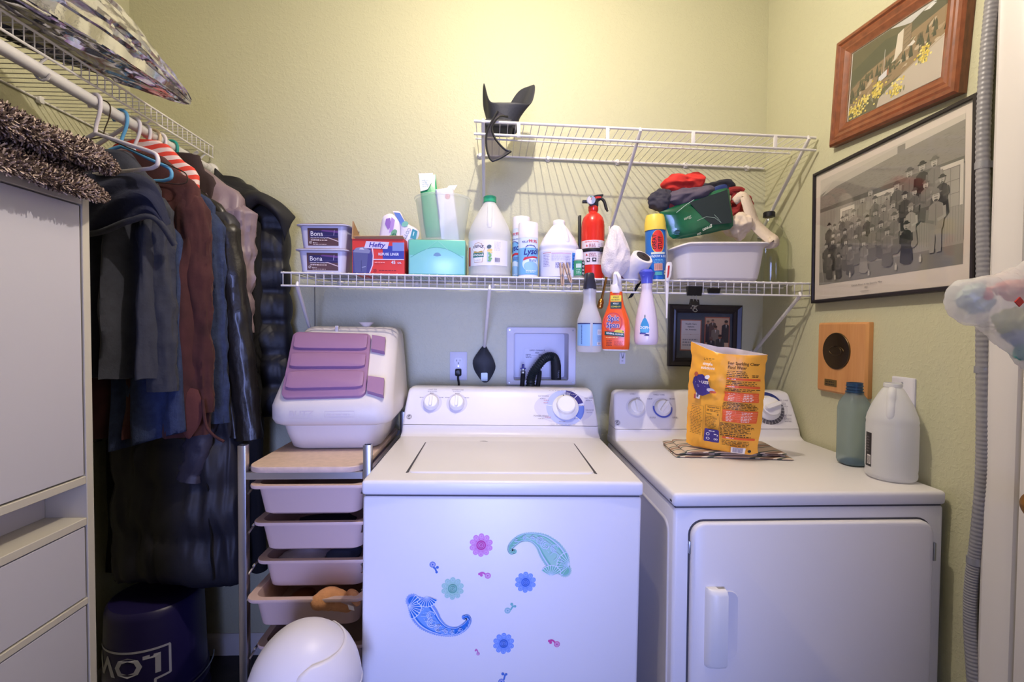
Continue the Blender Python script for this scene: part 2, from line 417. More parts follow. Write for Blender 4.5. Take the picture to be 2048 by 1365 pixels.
def swirl_logo(p, u, v, r):
    p.ell(u, v, r, r, (60,58,70), 20); p.ring(u, v, r*0.78, r*0.9, (225,222,226)); p.text('GE', u, v-r*0.42, r*0.85, (225,222,226), 1)
def machine(name, label, cat, org, W, D, ztop, band, con, tilt):
    t = thing(name, label, cat, org, (0, tilt, 0))
    b = MB(); b.rbox(0.003, 0.004, 0.02, W-0.003, D, ztop-band-0.003, 0.008, 3); b.build('cabinet', ENAMEL, t)
    for x in (0.06, W-0.06):
        for y in (0.06, D-0.06): MB().lathe([(0.02,0.0),(0.022,0.008),(0.012,0.02)], 12, (x, y, x*math.tan(tilt)+0.001)).build('foot', mat('black_rubber', (28,28,30), 0.7), t)
    MB().box(0.008, 0.008, ztop-band-0.004, W-0.008, D-0.01, ztop-band+0.002).build('seam', GAP, t)
    d = MB(); d.rbox(0, 0, ztop-band, W, D, ztop, 0.009, 3); d.build('top', ENAMEL, t)
    y0, z0, y1, z1 = con
    cv = MB()
    cv.loft([rrect(W-2*i, D-0.004-y, 0.012, 5, W/2, (y+D-0.004)/2, z) for z, y, i in ((ztop-0.002,y0-0.028,0.001),(ztop+0.004,y0-0.016,0.0015),(ztop+0.012,y0-0.006,0.002),(z0-0.0015,y0-0.001,0.003))])
    cv.build('console_base', ENAMEL, t, smooth=50)
    c = MB(); W2 = W-0.006
    rings = []
    for s_, dy, inx in ((0,0,0),(0.25,0,0.001),(0.5,0,0.003),(0.75,0,0.006),(0.9,0,0.008),(0.96,0.002,0.010),(1.0,0.007,0.015),(1.025,0.018,0.022)):
        y = lerp(y0,y1,s_)+dy; z = lerp(z0,z1,s_); rings.append(rrect(W2-2*inx, D-0.004-y, 0.012, 5, W/2, (y+D-0.004)/2, z))
    c.loft(rings); c.build('console', ENAMEL, t, smooth=50)
    return t, Face(org, z1*math.sin(tilt), y0, z0, y1, z1)
# ---- washer
WO = (-0.3262, 1.159, 0.0); WW = 0.689; WZ = 0.9315
washer, fc = machine('washing_machine', 'white top-load washing machine with paisley and flower stickers on its front', 'washing machine', WO, WW, 0.645, WZ, 0.036, (0.500, 0.968, 0.572, 1.084), 0.012)
# lid
LC = [atZ(px, py, WZ+0.004)-Vector(WO)-Vector((.0112,0,0)) for px, py in ((820,943),(1193,948),(1148,880),(853,876))]
lx0, lx1 = (LC[0].x+LC[3].x)/2, (LC[1].x+LC[2].x)/2; ly0, ly1 = LC[0].y, LC[2].y
l = MB(); cx_, cy_ = (lx0+lx1)/2, (ly0+ly1)/2
l.loft([rrect(lx1-lx0-2*i, ly1-ly0-2*i, 0.018, 6, cx_, cy_, WZ+z-0.0015) for z, i in ((-0.004,0),(0.002,0),(0.0045,0.0015),(0.0058,0.005))])
lid = l.build('lid', ENAMEL, washer, smooth=50)
for x, s in ((lx0, -1), (lx1, 1)):
    g = MB(); g.prism([(x, ly0+0.006), (x+s*0.0065, ly0+0.002), (x+s*0.003, ly1-0.01), (x, ly1-0.01)], WZ-0.002, WZ+0.0006, 'z')
    g.build('lid_gap', GAP, washer, smooth=0)
g = MB(); hx = atZ(968, 880, WZ)-Vector(WO)-Vector((.0112,0,0)); g.prism([(hx.x-0.014, ly1-0.006),(hx.x+0.014, ly1-0.010),(hx.x+0.004, ly1+0.0015),(hx.x-0.004,ly1+0.001)], WZ+0.002, WZ+0.0046, 'z')
g.build('lid_notch', mat('grey_latch', (150,148,152), 0.5), lid)
# console print and knobs
pr = Print(fc.fn())
TXT = (120,112,126)
u, v = fc.uv(863, 806); u2, v2 = fc.uv(914, 806); ud, vd = fc.uv(1131, 812)
for uu, vv, s in ((u, v, 'LOAD SIZE'), (u2, v2, 'TEMPERATURE')):
    pr = Print(fc.fn()); pr.ell(uu, vv, 0.037, 0.037, (205,200,214), 32); pr.text(s, uu, vv+0.050, 0.0045, TXT)
    pr.scribble(uu-0.016, vv+0.043, uu+0.018, vv+0.047, 1, (160,154,166), wl=0.004)
    for a in (0.6, PI/2, PI-0.6): pr.scribble(uu+0.042*math.cos(a)-0.008, vv+0.038*math.sin(a)-0.002, uu+0.042*math.cos(a)+0.009, vv+0.038*math.sin(a)+0.003, 1, (130,124,136), wl=0.004)
    pr.build('knob_print', washer)
pr = Print(fc.fn())
pr.ell(ud-0.004, vd, 0.107, 0.060, (208,203,213), 48)
pr.ring(ud, vd, 0.040, 0.068, (176,184,222), 0, 2*PI, 48)
pr.ring(ud, vd, 0.040, 0.068, (38,34,116), math.radians(16), math.radians(84), 16)
pr.ring(ud, vd, 0.040, 0.068, (92,118,198), math.radians(-42), math.radians(6), 12)
for a in (172, 90, 12, 9, -44, 46): pr.ring(ud, vd, 0.040, 0.069, (230,228,240), math.radians(a-1), math.radians(a+1), 2)
for a in (70, 73.5, 77, 80.5): pr.ring(ud, vd, 0.046, 0.060, (225,224,245), math.radians(a-.7), math.radians(a+.7), 2)
for s, px, py, h in (('COTTONS',1087,791,.0055),('EASY CARE',1178,794,.0044),('DELICATES',1180,818,.0042),('POWER WASH',1083,831,.0055)):
    a, b = fc.uv(px, py); pr.text(s, a, b, h, TXT, 0); pr.scribble(a-0.012, b-0.009, a+0.014, b-0.005, 1, (150,144,156), wl=0.006)
for px, py in ((1094,798),(1094,803),(1135,783),(1148,786),(1098,832),(1125,840),(1155,834),(1163,808)):
    a, b = fc.uv(px, py); pr.scribble(a-0.012, b-0.002, a+0.012, b+0.002, 1, (190,130,150) if px < 1099 else (140,134,150), wl=0.006)
for px, py in ((1125,779),(1130,846)):
    a, b = fc.uv(px, py); pr.scribble(a-0.05, b-0.0015, a+0.05, b+0.0015, 1, (168,160,172), wl=0.012)
pr.build('dial_print', washer)
pr = Print(fc.fn()); a, b = fc.uv(819, 834); swirl_logo(pr, a, b, 0.0095); pr.build('logo', washer)
for uu, vv in ((u, v), (u2, v2)): fc.knob(washer, uu, vv, [(0.0275,0.0006),(0.0275,0.006),(0.025,0.012),(0.0235,0.020),(0.021,0.022)], (0.042, 0.010, 0.018, 0.030))
dial = fc.knob(washer, ud, vd, [(0.047,0.0006),(0.047,0.007),(0.040,0.013),(0.034,0.016),(0.0325,0.034),(0.029,0.037),(0.02,0.0365)], None, 'dial')
q = Print(fc.fn()); q.h = 0.0135; q.ell(ud-0.006, vd+0.042, 0.0022, 0.0022, (60,56,64)); q.build('pointer', dial)
# stickers on the washer front
def wpt(px, py): q = atY(px, py, 1.163)-Vector(WO); return (q.x-q.z*.012, q.z+q.x*.012)
ff = on_front(0.004)
def flower(px, py, r, c1, c2, c3, n=10):
    p = Print(ff); u, v = wpt(px, py)
    for i in range(n):
        a = 2*PI*i/n+0.3; p.ell(u+r*0.76*math.cos(a), v+r*0.76*math.sin(a), r*0.235, r*0.235, c1, 14); p.h -= p.step
    p.h += p.step; p.ell(u, v, r*0.76, r*0.76, c1, 24)
    for i in range(n):
        a = 2*PI*i/n+0.3; p.ring(u+r*0.74*math.cos(a), v+r*0.74*math.sin(a), r*0.10, r*0.14, c3, n=8); p.h -= p.step
        p.ell(u+r*0.52*math.cos(a+.3), v+r*0.52*math.sin(a+.3), r*0.03, r*0.03, c2, 6)
    p.h += p.step
    for ra, rb in ((0.30,0.40),(0.18,0.24),(0.05,0.10)): p.ring(u, v, r*ra, r*rb, c2)
    p.build('flower_sticker', washer)
PK = ((214,140,200),(196,52,150),(232,176,224)); BL = ((122,154,224),(54,104,196),(160,184,236)); GN = ((164,204,188),(104,172,150),(188,214,214))
S4 = 4.075
def cpx(x, y): return 780+x/S4, 1030+y/S4
for x, y, r, c in ((743,248,.0293,PK),(510,602,.0283,GN),(1104,551,.0265,BL),(926,1050,.0268,BL)): flower(*cpx(x, y), r, *c)
def curl(x, y, ang, r, c):
    p = Print(ff); u, v = wpt(*cpx(x, y)); p.ell(u, v, r, r, c, 16); p.ring(u, v, r*.35, r*.5, (222,214,236)); p.ring(u, v, r*.68, r*.76, (222,214,236))
    L = [(u+r*1.0*math.cos(ang)+t*r*1.9*math.cos(ang+0.5), v+r*1.0*math.sin(ang)+t*r*1.9*math.sin(ang+.5)+r*.5*math.sin(t*PI)) for t in [i/8 for i in range(9)]]
    p.line(L, r*0.55, c); p.ell(*L[-1], r*.42, r*.42, c, 12); p.ell(L[4][0]+r*.9*math.cos(ang+1.8), L[4][1]+r*.9*math.sin(ang+1.8), r*.48, r*.48, c, 12)
    p.line([L[4], (L[4][0]+r*.9*math.cos(ang+1.8), L[4][1]+r*.9*math.sin(ang+1.8))], r*.3, c)
    p.build('swirl_sticker', washer)
for x, y, a, r, c in ((347,407,-1.4,.0075,(62,108,190)),(797,498,2.6,.0075,(206,96,176)),(958,782,.2,.0075,(118,182,180)),(1360,1056,2.4,.0075,(208,70,150)),(718,1134,1.7,.0042,(196,96,170)),(908,1362,.7,.0078,(70,112,192))): curl(x, y, a, r, c)
def paisley(sp, cA, cB, cC, fans):
    p = Print(ff); pts = smoothpath([(x, y, r) for x, y, r in sp], 6)
    W = [(*wpt(*cpx(q.x, q.y)), q.z/S4*1.163/960) for q in pts]
    def strip(k, rgb, i0=0, i1=None):
        V = []; Fs = []; seg = W[i0:i1]
        for i, (x, y, r) in enumerate(seg):
            a = seg[max(i-1,0)]; b = seg[min(i+1,len(seg)-1)]; dx, dy = b[0]-a[0], b[1]-a[1]; L = math.hypot(dx,dy) or 1
            V += [(x-dy/L*r*k, y+dx/L*r*k), (x+dy/L*r*k, y-dx/L*r*k)]
            if i: Fs.append((2*i-2,2*i-1,2*i+1,2*i))
        p.put(V, Fs, rgb); return V
    V = strip(0.97, cC)
    x, y, r = W[0]; p.ell(x, y, r*.97, r*.97, cC, 24)
    ex, ey, er = W[-1]; p.ell(ex, ey, er*1.9, er*1.9, cA, 20); p.ring(ex, ey, er*1.15, er*1.4, cC, 0, 5.2, 14); p.ring(ex, ey, er*.4, er*.7, cC, 1, 6.5, 12)
    # looped border just outside the outline
    L = V[0::2][::-1]+[(x+r*math.cos(a), y+r*math.sin(a)) for a in [math.atan2(V[0][1]-y, V[0][0]-x)+PI*i/9*(1 if (V[0][0]-x)*(W[1][1]-y)-(V[0][1]-y)*(W[1][0]-x) < 0 else -1) for i in range(1, 9)]]+V[1::2]
    d = 0; last = L[0]
    for q in L:
        seg = math.hypot(q[0]-last[0], q[1]-last[1]); n = max(1, int(seg/.0035))
        for i in range(n): p.ring(lerp(last[0],q[0],i/n), lerp(last[1],q[1],i/n), 0.0011, 0.0022, cB, n=8); p.h -= p.step
        last = q
    p.h += p.step
    strip(0.84, (206,214,240)); strip(0.74, cA); strip(0.60, cB, 5, 30)
    x, y, r = W[0]; p.ell(x, y, r*.7, r*.7, cA, 20)
    for (fx, fy, fr, a0, a1) in fans:
        cu, cv = wpt(*cpx(fx, fy)); R = fr/S4*1.163/960
        p.poly([(cu, cv)]+[(cu+R*math.cos(lerp(a0,a1,i/14)), cv+R*math.sin(lerp(a0,a1,i/14))) for i in range(15)], (210,218,242))
        n = 9
        for i in range(n):
            a = lerp(a0, a1, (i+.5)/n); da = (a1-a0)/n*0.36
            p.poly([(cu+R*.12*math.cos(a), cv+R*.12*math.sin(a)), (cu+R*.9*math.cos(a-da), cv+R*.9*math.sin(a-da)), (cu+R*.96*math.cos(a), cv+R*.96*math.sin(a)), (cu+R*.9*math.cos(a+da), cv+R*.9*math.sin(a+da))], cA); p.h -= p.step
        p.h += p.step
    LT_ = (200,212,240); rn = random.Random(2)
    for i, k in ((12,.34),(16,.5),(20,.5),(24,.5),(28,.5),(33,.45)):
        if i < len(W):
            x, y, r = W[i]; ox, oy = rn.uniform(-.3,.3)*r, rn.uniform(-.3,.3)*r
            for ka, kb in ((.82,1.0),(.48,.64),(.12,.30)): p.ring(x+ox, y+oy, r*k*ka, r*k*kb, LT_, rn.random()*2, 5+rn.random(), 16)
            for j in range(5): a = rn.random()*6.3; p.ell(x+ox+r*.62*math.cos(a), y+oy+r*.5*math.sin(a), .0009, .0009, LT_, 6)
    for i in range(4, len(W)-8, 3):
        x, y, r = W[i]; x2, y2, r2 = W[i+3]; p.line([(lerp(x,x2,t)+r*.45*math.sin(t*3), lerp(y,y2,t)-r*.35*math.cos(t*3)) for t in (0,.25,.5,.75,1)], .0007, LT_)
    p.build('paisley_sticker', washer)
paisley([(185,700,52),(245,765,100),(305,845,102),(370,905,74),(450,945,45),(540,950,32),(612,908,26),(642,862,18),(630,830,13),(606,836,11)], (34,112,200), (112,158,222), (138,160,222),
        [(150,745,112,-1.35,1.05),(300,660,95,-2.6,-0.35)])
paisley([(1425,455,50),(1375,390,98),(1312,300,100),(1245,225,72),(1160,185,40),(1070,190,29),(1008,232,25),(978,275,18),(988,306,13),(1012,300,11)], (120,188,160), (158,204,186), (156,196,196),
        [(1465,405,112,1.8,4.1),(1310,500,95,0.4,2.6)])
# ---- dryer
DO = (0.423, 1.095, 0.0); DW = 0.664; DZ = 0.9165
dryer, fd = machine('clothes_dryer', 'white front-load clothes dryer beside the right wall', 'dryer', DO, DW, 0.66, DZ, 0.033, (0.545, 0.953, 0.603, 1.074), 0.0)
pd = Print(fd.fn())
u, v = fd.uv(1272, 816); u2, v2 = fd.uv(1325, 817); ud, vd = fd.uv(1535, 817)
pd.ell(u, v, 0.036, 0.036, (208,204,208), 32); pd.text('START', u-0.006, v+0.048, 0.005, TXT); pd.text('TIMED TONE', u2-0.006, v2+0.047, 0.0048, TXT)
pd.ell(u2, v2, 0.038, 0.038, (206,203,210), 32); pd.ring(u2, v2, 0.026, 0.035, (84,96,176), -3.4, 0.1, 24); pd.ring(u2, v2, 0.026, 0.034, (50,46,70), 0.3, 1.2, 10)
for a in (0.75, PI-0.75, -0.75, PI+0.75): pd.scribble(u2+0.055*math.cos(a)-0.01, v2+0.05*math.sin(a)-0.003, u2+0.055*math.cos(a)+0.012, v2+0.05*math.sin(a)+0.003, 2, (140,134,142), wl=0.005)
pd.scribble(u+0.004, v+0.034, u+0.018, v+0.038, 1, (130,124,132), wl=0.005)
pd.build('knob_print', dryer); pd = Print(fd.fn())
pd.ell(ud-0.012, vd, 0.085, 0.058, (210,206,208), 40)
pd.ring(ud, vd, 0.045, 0.060, (96,92,98), -2.9, 0.25, 30); pd.ring(ud, vd, 0.045, 0.060, (40,52,112), 0.45, 1.6, 16); pd.ring(ud, vd, 0.045, 0.060, (120,140,190), 1.7, 2.9, 16)
for i in range(14): a = -2.8+i*0.22; pd.ring(ud, vd, 0.044, 0.061, (214,210,212), a-0.012, a+0.012, 2); pd.h -= pd.step
pd.h += pd.step
for s, px, py in (('EASY CARE',1566,803),('TIMED DRY',1574,833),('COTTONS',1493,800)):
    a, b = fd.uv(px, py); pd.text(s, a, b, 0.005, TXT); pd.scribble(a-0.014, b-0.022, a+0.014, b-0.004, 3, (165,160,166), wl=0.005)
pd.build('dial_print', dryer)
pd = Print(fd.fn()); a, b = fd.uv(1235, 846); swirl_logo(pd, a, b, 0.0095); pd.build('logo', dryer)
fd.knob(dryer, u, v, [(0.029,0.0006),(0.029,0.006),(0.026,0.012),(0.0245,0.020),(0.022,0.022)], (0.046, 0.012, 0.018, 0.031), ang=0.15)
fd.knob(dryer, u2, v2, [(0.029,0.0006),(0.029,0.006),(0.026,0.012),(0.0245,0.020),(0.022,0.022)], (0.046, 0.012, 0.018, 0.031), ang=-0.7)
fd.knob(dryer, ud, vd, [(0.045,0.0006),(0.045,0.007),(0.038,0.013),(0.034,0.017),(0.033,0.030),(0.029,0.032)], (0.06, 0.015, 0.028, 0.045), 'dial', ang=-1.25)
p0 = atY(1383, 1045, 1.09)-Vector(DO); p1 = atY(1865, 1042, 1.09)-Vector(DO)
dx0, dx1, dz1 = p0.x, p1.x, (p0.z+p1.z)/2; dz0 = 0.20
g = MB(); g.loft([[(a, y, b) for a, b in rr2(dx0-0.004, dz0-0.004, dx1+0.004, dz1+0.004, 0.036, 7)] for y in (0.004, 0.002)]); g.build('door_gap', GAP, dryer, smooth=0)
dd = MB(); dd.loft([[(a, y, b) for a, b in rr2(dx0+i, dz0+i, dx1-i, dz1-i, 0.032, 7)] for y, i in ((0.004,0),(-0.006,0),(-0.010,0.0015),(-0.0125,0.005))])
ddoor = dd.build('door', ENAMEL, dryer, smooth=50)
h0 = atY(1413, 1178, 1.075)-Vector(DO); h1 = atY(1449, 1335, 1.075)-Vector(DO); h2 = atY(1476, 1186, 1.08)-Vector(DO)
hx0, hx1, hz1, hz0, hx2 = h0.x, h1.x, h0.z, h1.z, h2.x
hh = MB(); sec = [(0,-0.0125),(0.003,-0.026),(0.010,-0.033),(0.026,-0.036),(hx1-hx0,-0.034),(hx1-hx0,-0.028),(0.028,-0.028),(0.026,-0.0125)]
hh.loft([[(hx0+a*k+(1-k)*0.012, -0.0125+(b+0.0125)*k2, z) for a, b in sec] for z, k, k2 in ((hz0,0.9,.55),(hz0+0.004,.96,.8),(hz0+0.012,1,1),(hz1-0.012,1,1),(hz1-0.004,.97,.85),(hz1,0.92,.6))])
hh.build('door_handle', PLASTIC, ddoor, smooth=40)
# finger cup beside the handle: a shallow dish with a raised lip
cup = MB(); ring_o = rr2(hx1-0.02, hz0+0.014, hx2+0.002, hz1-0.010, 0.02, 6)
cup.loft([[(a, y, b) for a, b in rr2(hx1-0.02+i, hz0+0.014+i, hx2+0.002-i, hz1-0.010-i, 0.02, 6)] for y, i in ((-0.012,0),(-0.0146,0.001),(-0.0146,0.003),(-0.0129,0.0075))])
cup.build('finger_cup', ENAMEL, ddoor, smooth=60)
STEEL = mat('zinc_steel', (178,182,190), 0.35, 1.0)
for z in (dz1-0.075, dz0+0.075):
    MB().rbox(dx1+0.001, -0.010, z-0.022, dx1+0.008, 0.004, z+0.022, 0.002).build('hinge', STEEL, ddoor)
MB().rbox(dx0-0.004, -0.004, dz1-0.075, dx0+0.0005, 0.0035, dz1-0.045, 0.001).build('door_catch', STEEL, dryer)
# pressed panel outline on both sides
for sx, x in ((-1, 0.003), (1, DW-0.003)):
    sp = MB(); sp.loft([[(x+sx*t, a, b) for a, b in rr2(0.03+i, 0.10+i, 0.60-i, DZ-0.075-i, 0.03, 5)] for t, i in ((-0.001,0),(0.0022,0.004),(0.0022,0.010),(0.0006,0.014))]); sp.build('side_panel', ENAMEL, dryer, smooth=50)
MB().box(-0.0004, 0.010, DZ-0.024, 0.0005, 0.022, DZ-0.019).build('chip_mark', GAP, dryer, smooth=0)
# ------------------------------------------------------------------ wire shelves
WIRE = mat('white_vinyl_wire', (224, 221, 220), 0.35)
def shelf_x(name, label, x0, x1, yf, yb, za, zb, lip, rails, braces, clips, tabs=None, rw=0.0027, ww=0.0016):
    """wire shelf along X; za/zb deck height at its two ends; rails: (y, dz) runs; braces: front px / wall point"""
    O = Vector((x0, yf, za)); t = thing(name, label, 'shelf', O)
    def z(x): return lerp(za, zb, (x-x0)/(x1-x0))-za
    w_ = MB()
    pts = [(0, yb-yf, 0), (0, 0.004, 0), (0, 0.001, -0.0012), (0, 0, -0.004), (0, 0, -lip)] if lip else [(0, yb-yf, 0), (0, 0, 0)]
    w_.tube(pts, ww, 6)
    me = bpy.data.meshes.new('wire'); me.from_pydata([tuple(p) for p in w_.v], [], w_.f); me.materials.append(WIRE)
    me.polygons.foreach_set('use_smooth', [True]*len(me.polygons))
    n = int((x1-x0-0.012)/0.0262)
    for i in range(n+1):
        x = x0+0.006+i*(x1-x0-0.012)/n; place('wire', me, t, loc=(x-x0, 0, z(x)+ww+rw*0.7))
    for nm, y, dz, r in rails:
        MB().tube([(0, y-yf, z(x0)+dz), (x1-x0, y-yf, z(x1)+dz)], r, 10).build(nm, WIRE, t)
    for a, b in braces:
        a = Vector(a)-O; b = Vector(b)-O; d = (b-a)
        m = MB(); m.tube([a+Vector((0,0.004,0.012)), a+Vector((0,-0.001,0.0)), a+d*0.03, a+d*0.5, b-d*0.03, b], [0.0035,0.0055,0.0062,0.0062,0.0062,0.004], 10)
        o = m.build('brace', WIRE, t); MB().rbox(b.x-0.009, yb-yf-0.002, b.z-0.02, b.x+0.009, yb-yf+0.006, b.z+0.012, 0.002).build('brace_foot', WIRE, o)
    for x in clips:
        o = MB().lathe([(0.011,0),(0.012,0.004),(0.007,0.009),(0.006,0.014)], 12).build('wall_clip', WIRE, t)
        o.rotation_euler = (PI/2, 0, 0); o.location = (x-x0, yb-yf+0.008, z(x))
    for x in (tabs or []):
        MB().rbox(x-x0-0.006, -0.0045, z(x)-0.047, x-x0+0.006, 0.001, z(x)+0.002, 0.001).build('rail_tab', WIRE, t)
    return t
SYF, SYB = 1.60, 1.912
SHZ = lambda x: lerp(1.478, 1.459, (x+0.692)/(1.08+0.692))+0.0045      # top of the lower shelf deck
lower_shelf = shelf_x('wire_shelf', 'long white wire shelf holding cleaning supplies above the washer and dryer', -0.692, 1.084, SYF, SYB, 1.478, 1.459, 0.042,
    [('front_rail', SYF, 0, 0.0032), ('lip_rail', SYF, -0.042, 0.0032), ('back_rail', SYB, 0, 0.0032), ('middle_rail', 1.76, -0.001, 0.0028)],
    [((-0.640,1.598,1.436), (-0.690,1.912,1.20)), ((-0.012,1.598,1.430), (-0.034,1.912,1.222)), ((1.045,1.598,1.418), (1.058,1.912,1.205))],
    [-0.6, -0.3, 0.0, 0.3, 0.6, 0.9])
upper_shelf = shelf_x('wire_shelf', 'empty slanting white wire shelf with two front rails high on the back wall', -0.066, 1.088, SYF, SYB, 1.981, 1.951, 0,
    [('front_rail', SYF, 0, 0.0046), ('lower_front_rail', SYF-0.002, -0.042, 0.0042), ('back_rail', SYB, 0, 0.0045), ('middle_rail', 1.74, -0.002, 0.003)],
    [((-0.036,1.594,1.975), (-0.038,1.912,1.745)), ((0.486,1.594,1.958), (0.468,1.912,1.70)), ((1.060,1.594,1.944), (1.078,1.912,1.69))],
    [-0.055, 0.214, 0.493, 0.768, 1.02], [0.081, 0.377, 0.666, 0.947], ww=0.0013)
ln = thing('shelf_liner', 'thin grey liner sheet lying on the wire shelf under the cleaning supplies', 'liner', (-0.63, 1.625, SHZ(-0.63)))
m = MB(); za_, zb_ = 0, SHZ(0.47)-SHZ(-0.63); m.add([(0,0,za_-.0004),(1.10,0,zb_-.0004),(1.10,.27,zb_-.0004),(0,.27,za_-.0004),(0,0,za_+.0004),(1.10,0,zb_+.0004),(1.10,.27,zb_+.0004),(0,.27,za_+.0004)],[(0,3,2,1),(4,5,6,7),(0,1,5,4),(1,2,6,5),(2,3,7,6),(3,0,4,7)]); m.build('sheet', mat('grey_liner_vinyl',(150,144,140),.3,var=(18,.35)), ln, smooth=0)
tcord = thing('thin_cord', 'thin grey cord hanging down the back wall below the left end of the shelf', 'cord', (atY(629,600,1.915).x, 1.9165, 1.20)); m = MB(); m.tube([(0,0,0),(.0005,0,.13),(0,0,.268)],.0012,6); m.build('cord_line', mat('grey_cord',(96,92,88),.6), tcord)
# left closet shelf with its hanging rod
LXF, LXB, LZ = -1.078, -1.388, 1.990
closet = thing('closet_shelf', 'white wire closet shelf with hanging rod on the left wall', 'shelf', (LXF, 0.62, LZ))
w_ = MB(); w_.tube([(LXB-LXF, 0, 0), (-0.004, 0, 0), (-0.001, 0, -0.0012), (0, 0, -0.004), (0, 0, -0.042)], 0.0015, 6)
me = bpy.data.meshes.new('wire'); me.from_pydata([tuple(p) for p in w_.v], [], w_.f); me.materials.append(WIRE); me.polygons.foreach_set('use_smooth', [True]*len(me.polygons))
for i in range(51): place('wire', me, closet, loc=(0, 0.004+i*0.0256, 0.0035))
for nm, x, dz, r in (('front_rail',0,0,0.0032),('lip_rail',0,-0.042,0.0032),('back_rail',LXB-LXF,0,0.0032),('middle_rail',-0.15,-0.001,0.0026)):
    MB().tube([(x,0,dz),(x,1.285,dz)], r, 10).build(nm, WIRE, closet)
ROD = mat('white_rod_enamel', (214, 212, 214), 0.3)
rod = MB(); rod.tube([(-0.012,-0.05,-0.066),(-0.012,0.5,-0.075),(-0.012,1.0,-0.083),(-0.012,1.298,-0.086)], 0.0155, 18); rod.build('hanging_rod', ROD, closet)
ZROD = lambda y: LZ+lerp(-0.066, -0.086, (y-0.57)/1.34)
for y in (0.18, 0.60, 0.95, 1.24):     # rod hooks and wall bracket
    m = MB(); m.tube([(0,y,-0.042),(-0.012,y-0.001,-0.052),(-0.030,y,-0.075+0.0)]+[(-0.012+0.019*math.cos(a),y,-0.078+0.019*math.sin(a)) for a in (PI+.3,-PI/2-.5,-PI/2,-PI/2+.6,-0.2)], 0.0032, 8); m.build('rod_hook', WIRE, closet)
for y in (0.34, 0.92, 1.21):
    m = MB(); m.tube([(-0.01,y,-0.045),(-0.15,y,-0.14),(LXB-LXF+0.002,y,-0.245)], 0.0058, 10); m.build('brace', WIRE, closet)
for y in (0.10,0.36,0.62,0.92,1.21):
    MB().rbox(LXB-LXF-0.004,y-0.009,-0.012,LXB-LXF+0.010,y+0.009,0.010,0.003).build('wall_clip', WIRE, closet)
s_ = MB().lathe([(0.026,0),(0.026,0.008),(0.021,0.012),(0.019,0.03)],18).build('rod_socket', WIRE, closet); s_.rotation_euler=(PI/2,0,0); s_.location=(-0.012,1.2995,-0.086)

# ------------------------------------------------------------------ back wall fittings
YW = YB-0.0005
# washer supply box
PW = mat('white_box_plastic', (214, 212, 222), 0.45)
sb = thing('supply_box', 'recessed white washer supply box with hoses in the back wall', 'supply box', (0.193, YB, 1.19))
x0, x1, z0, z1 = -0.139, 0.139, -0.116, 0.116; a0, a1, b0, b1 = -0.110, 0.110, -0.098, 0.092
o_ = rr2(x0,z0,x1,z1,0.008,4); i_ = rr2(a0,b0,a1,b1,0.008,4)
m = MB(); m.loft([[(p[0],y,p[1]) for p in q] for q, y in ((o_,-0.0005),(o_,-0.012),(rr2(x0+.003,z0+.003,x1-.003,z1-.003,.008,4),-0.015),(i_,-0.010),(i_,0.005))], cap0=False, cap1=False); m.build('frame', PW, sb, smooth=30)
m = MB(); m.loft([[(p[0],y,p[1]) for p in rr2(a0+i,b0+i,a1-i,b1-i,0.008,4)] for y, i in ((0.004,-0.001),(0.085,0.0035))], cap0=False); m.build('recess', PW, sb, smooth=30)
for x in (x0+0.012, x1-0.012):
    for z in (z0+0.010, z1-0.012):
        m = MB(); m.disc((x,-0.0125,z),(0,-1,0),0.0042,0.0022,12,0.003); m.build('screw', STEEL, sb)
p = Print(on_front(0.0815)); p.poly(rr2(-0.062,-0.018,0.045,0.026,0.006,3),(222,220,232)); p.text('SUPPLY CLEARANCE',-0.008,0.016,0.006,(70,66,92),1,sx=.8); p.text('AREA',-0.008,0.006,0.006,(70,66,92),1,sx=.8)
for v, s in ((-0.003,'DEPTH'),(-0.013,'WIDTH')): p.text(s,-0.056,v,0.006,(60,56,86),1,'l',.8); p.rect(-0.034,v,-0.006,v+0.0006,(120,116,140)); p.text('INCHES',-0.002,v,0.006,(60,56,86),1,'l',.8)
p.build('clearance_sticker', sb)
def rel(px, py, Y, O): return atY(px, py, Y)-Vector(O)
SBO = (0.193, YB, 1.19)
cr = lambda x, y: (1000+x/9.75, 640+y/9.75)
HOSE = mat('ribbed_black_hose', (34, 40, 40), 0.4)
pp = smoothpath([rel(*cr(600,1400),1.90,SBO), rel(*cr(600,1180),1.90,SBO), rel(*cr(640,1040),1.905,SBO), rel(*cr(740,900),1.91,SBO), rel(*cr(850,770),1.92,SBO), rel(*cr(960,715),1.93,SBO), rel(*cr(1050,735),1.935,SBO), rel(*cr(1092,830),1.94,SBO)], 16)
rr = [0.0172+0.0016*math.sin(i*2*PI/4) if i < 92 else 0.0180 for i in range(len(pp))]
m = MB(); m.tube(pp, rr, 16); m.build('drain_hose', HOSE, sb, smooth=60)
m = MB(); m.tube([rel(*cr(1080,800),1.94,SBO), rel(*cr(1092,900),1.941,SBO), rel(*cr(1095,1180),1.944,SBO)], [0.0195,0.0205,0.0205], 18); m.build('drain_hose_end', mat('black_rubber', (28,28,30), 0.7), sb)
pe = Print(lambda u, v, h: rel(*cr(1100,1050),1.944,SBO)+Vector((0.0215*math.sin(u/0.0215), -0.0214*math.cos(u/0.0215)-h, v))); pe.text('DRAIN', 0.002, 0.0, 0.007, (130,134,150), 0, rot=-PI/2); pe.build('hose_print', sb)
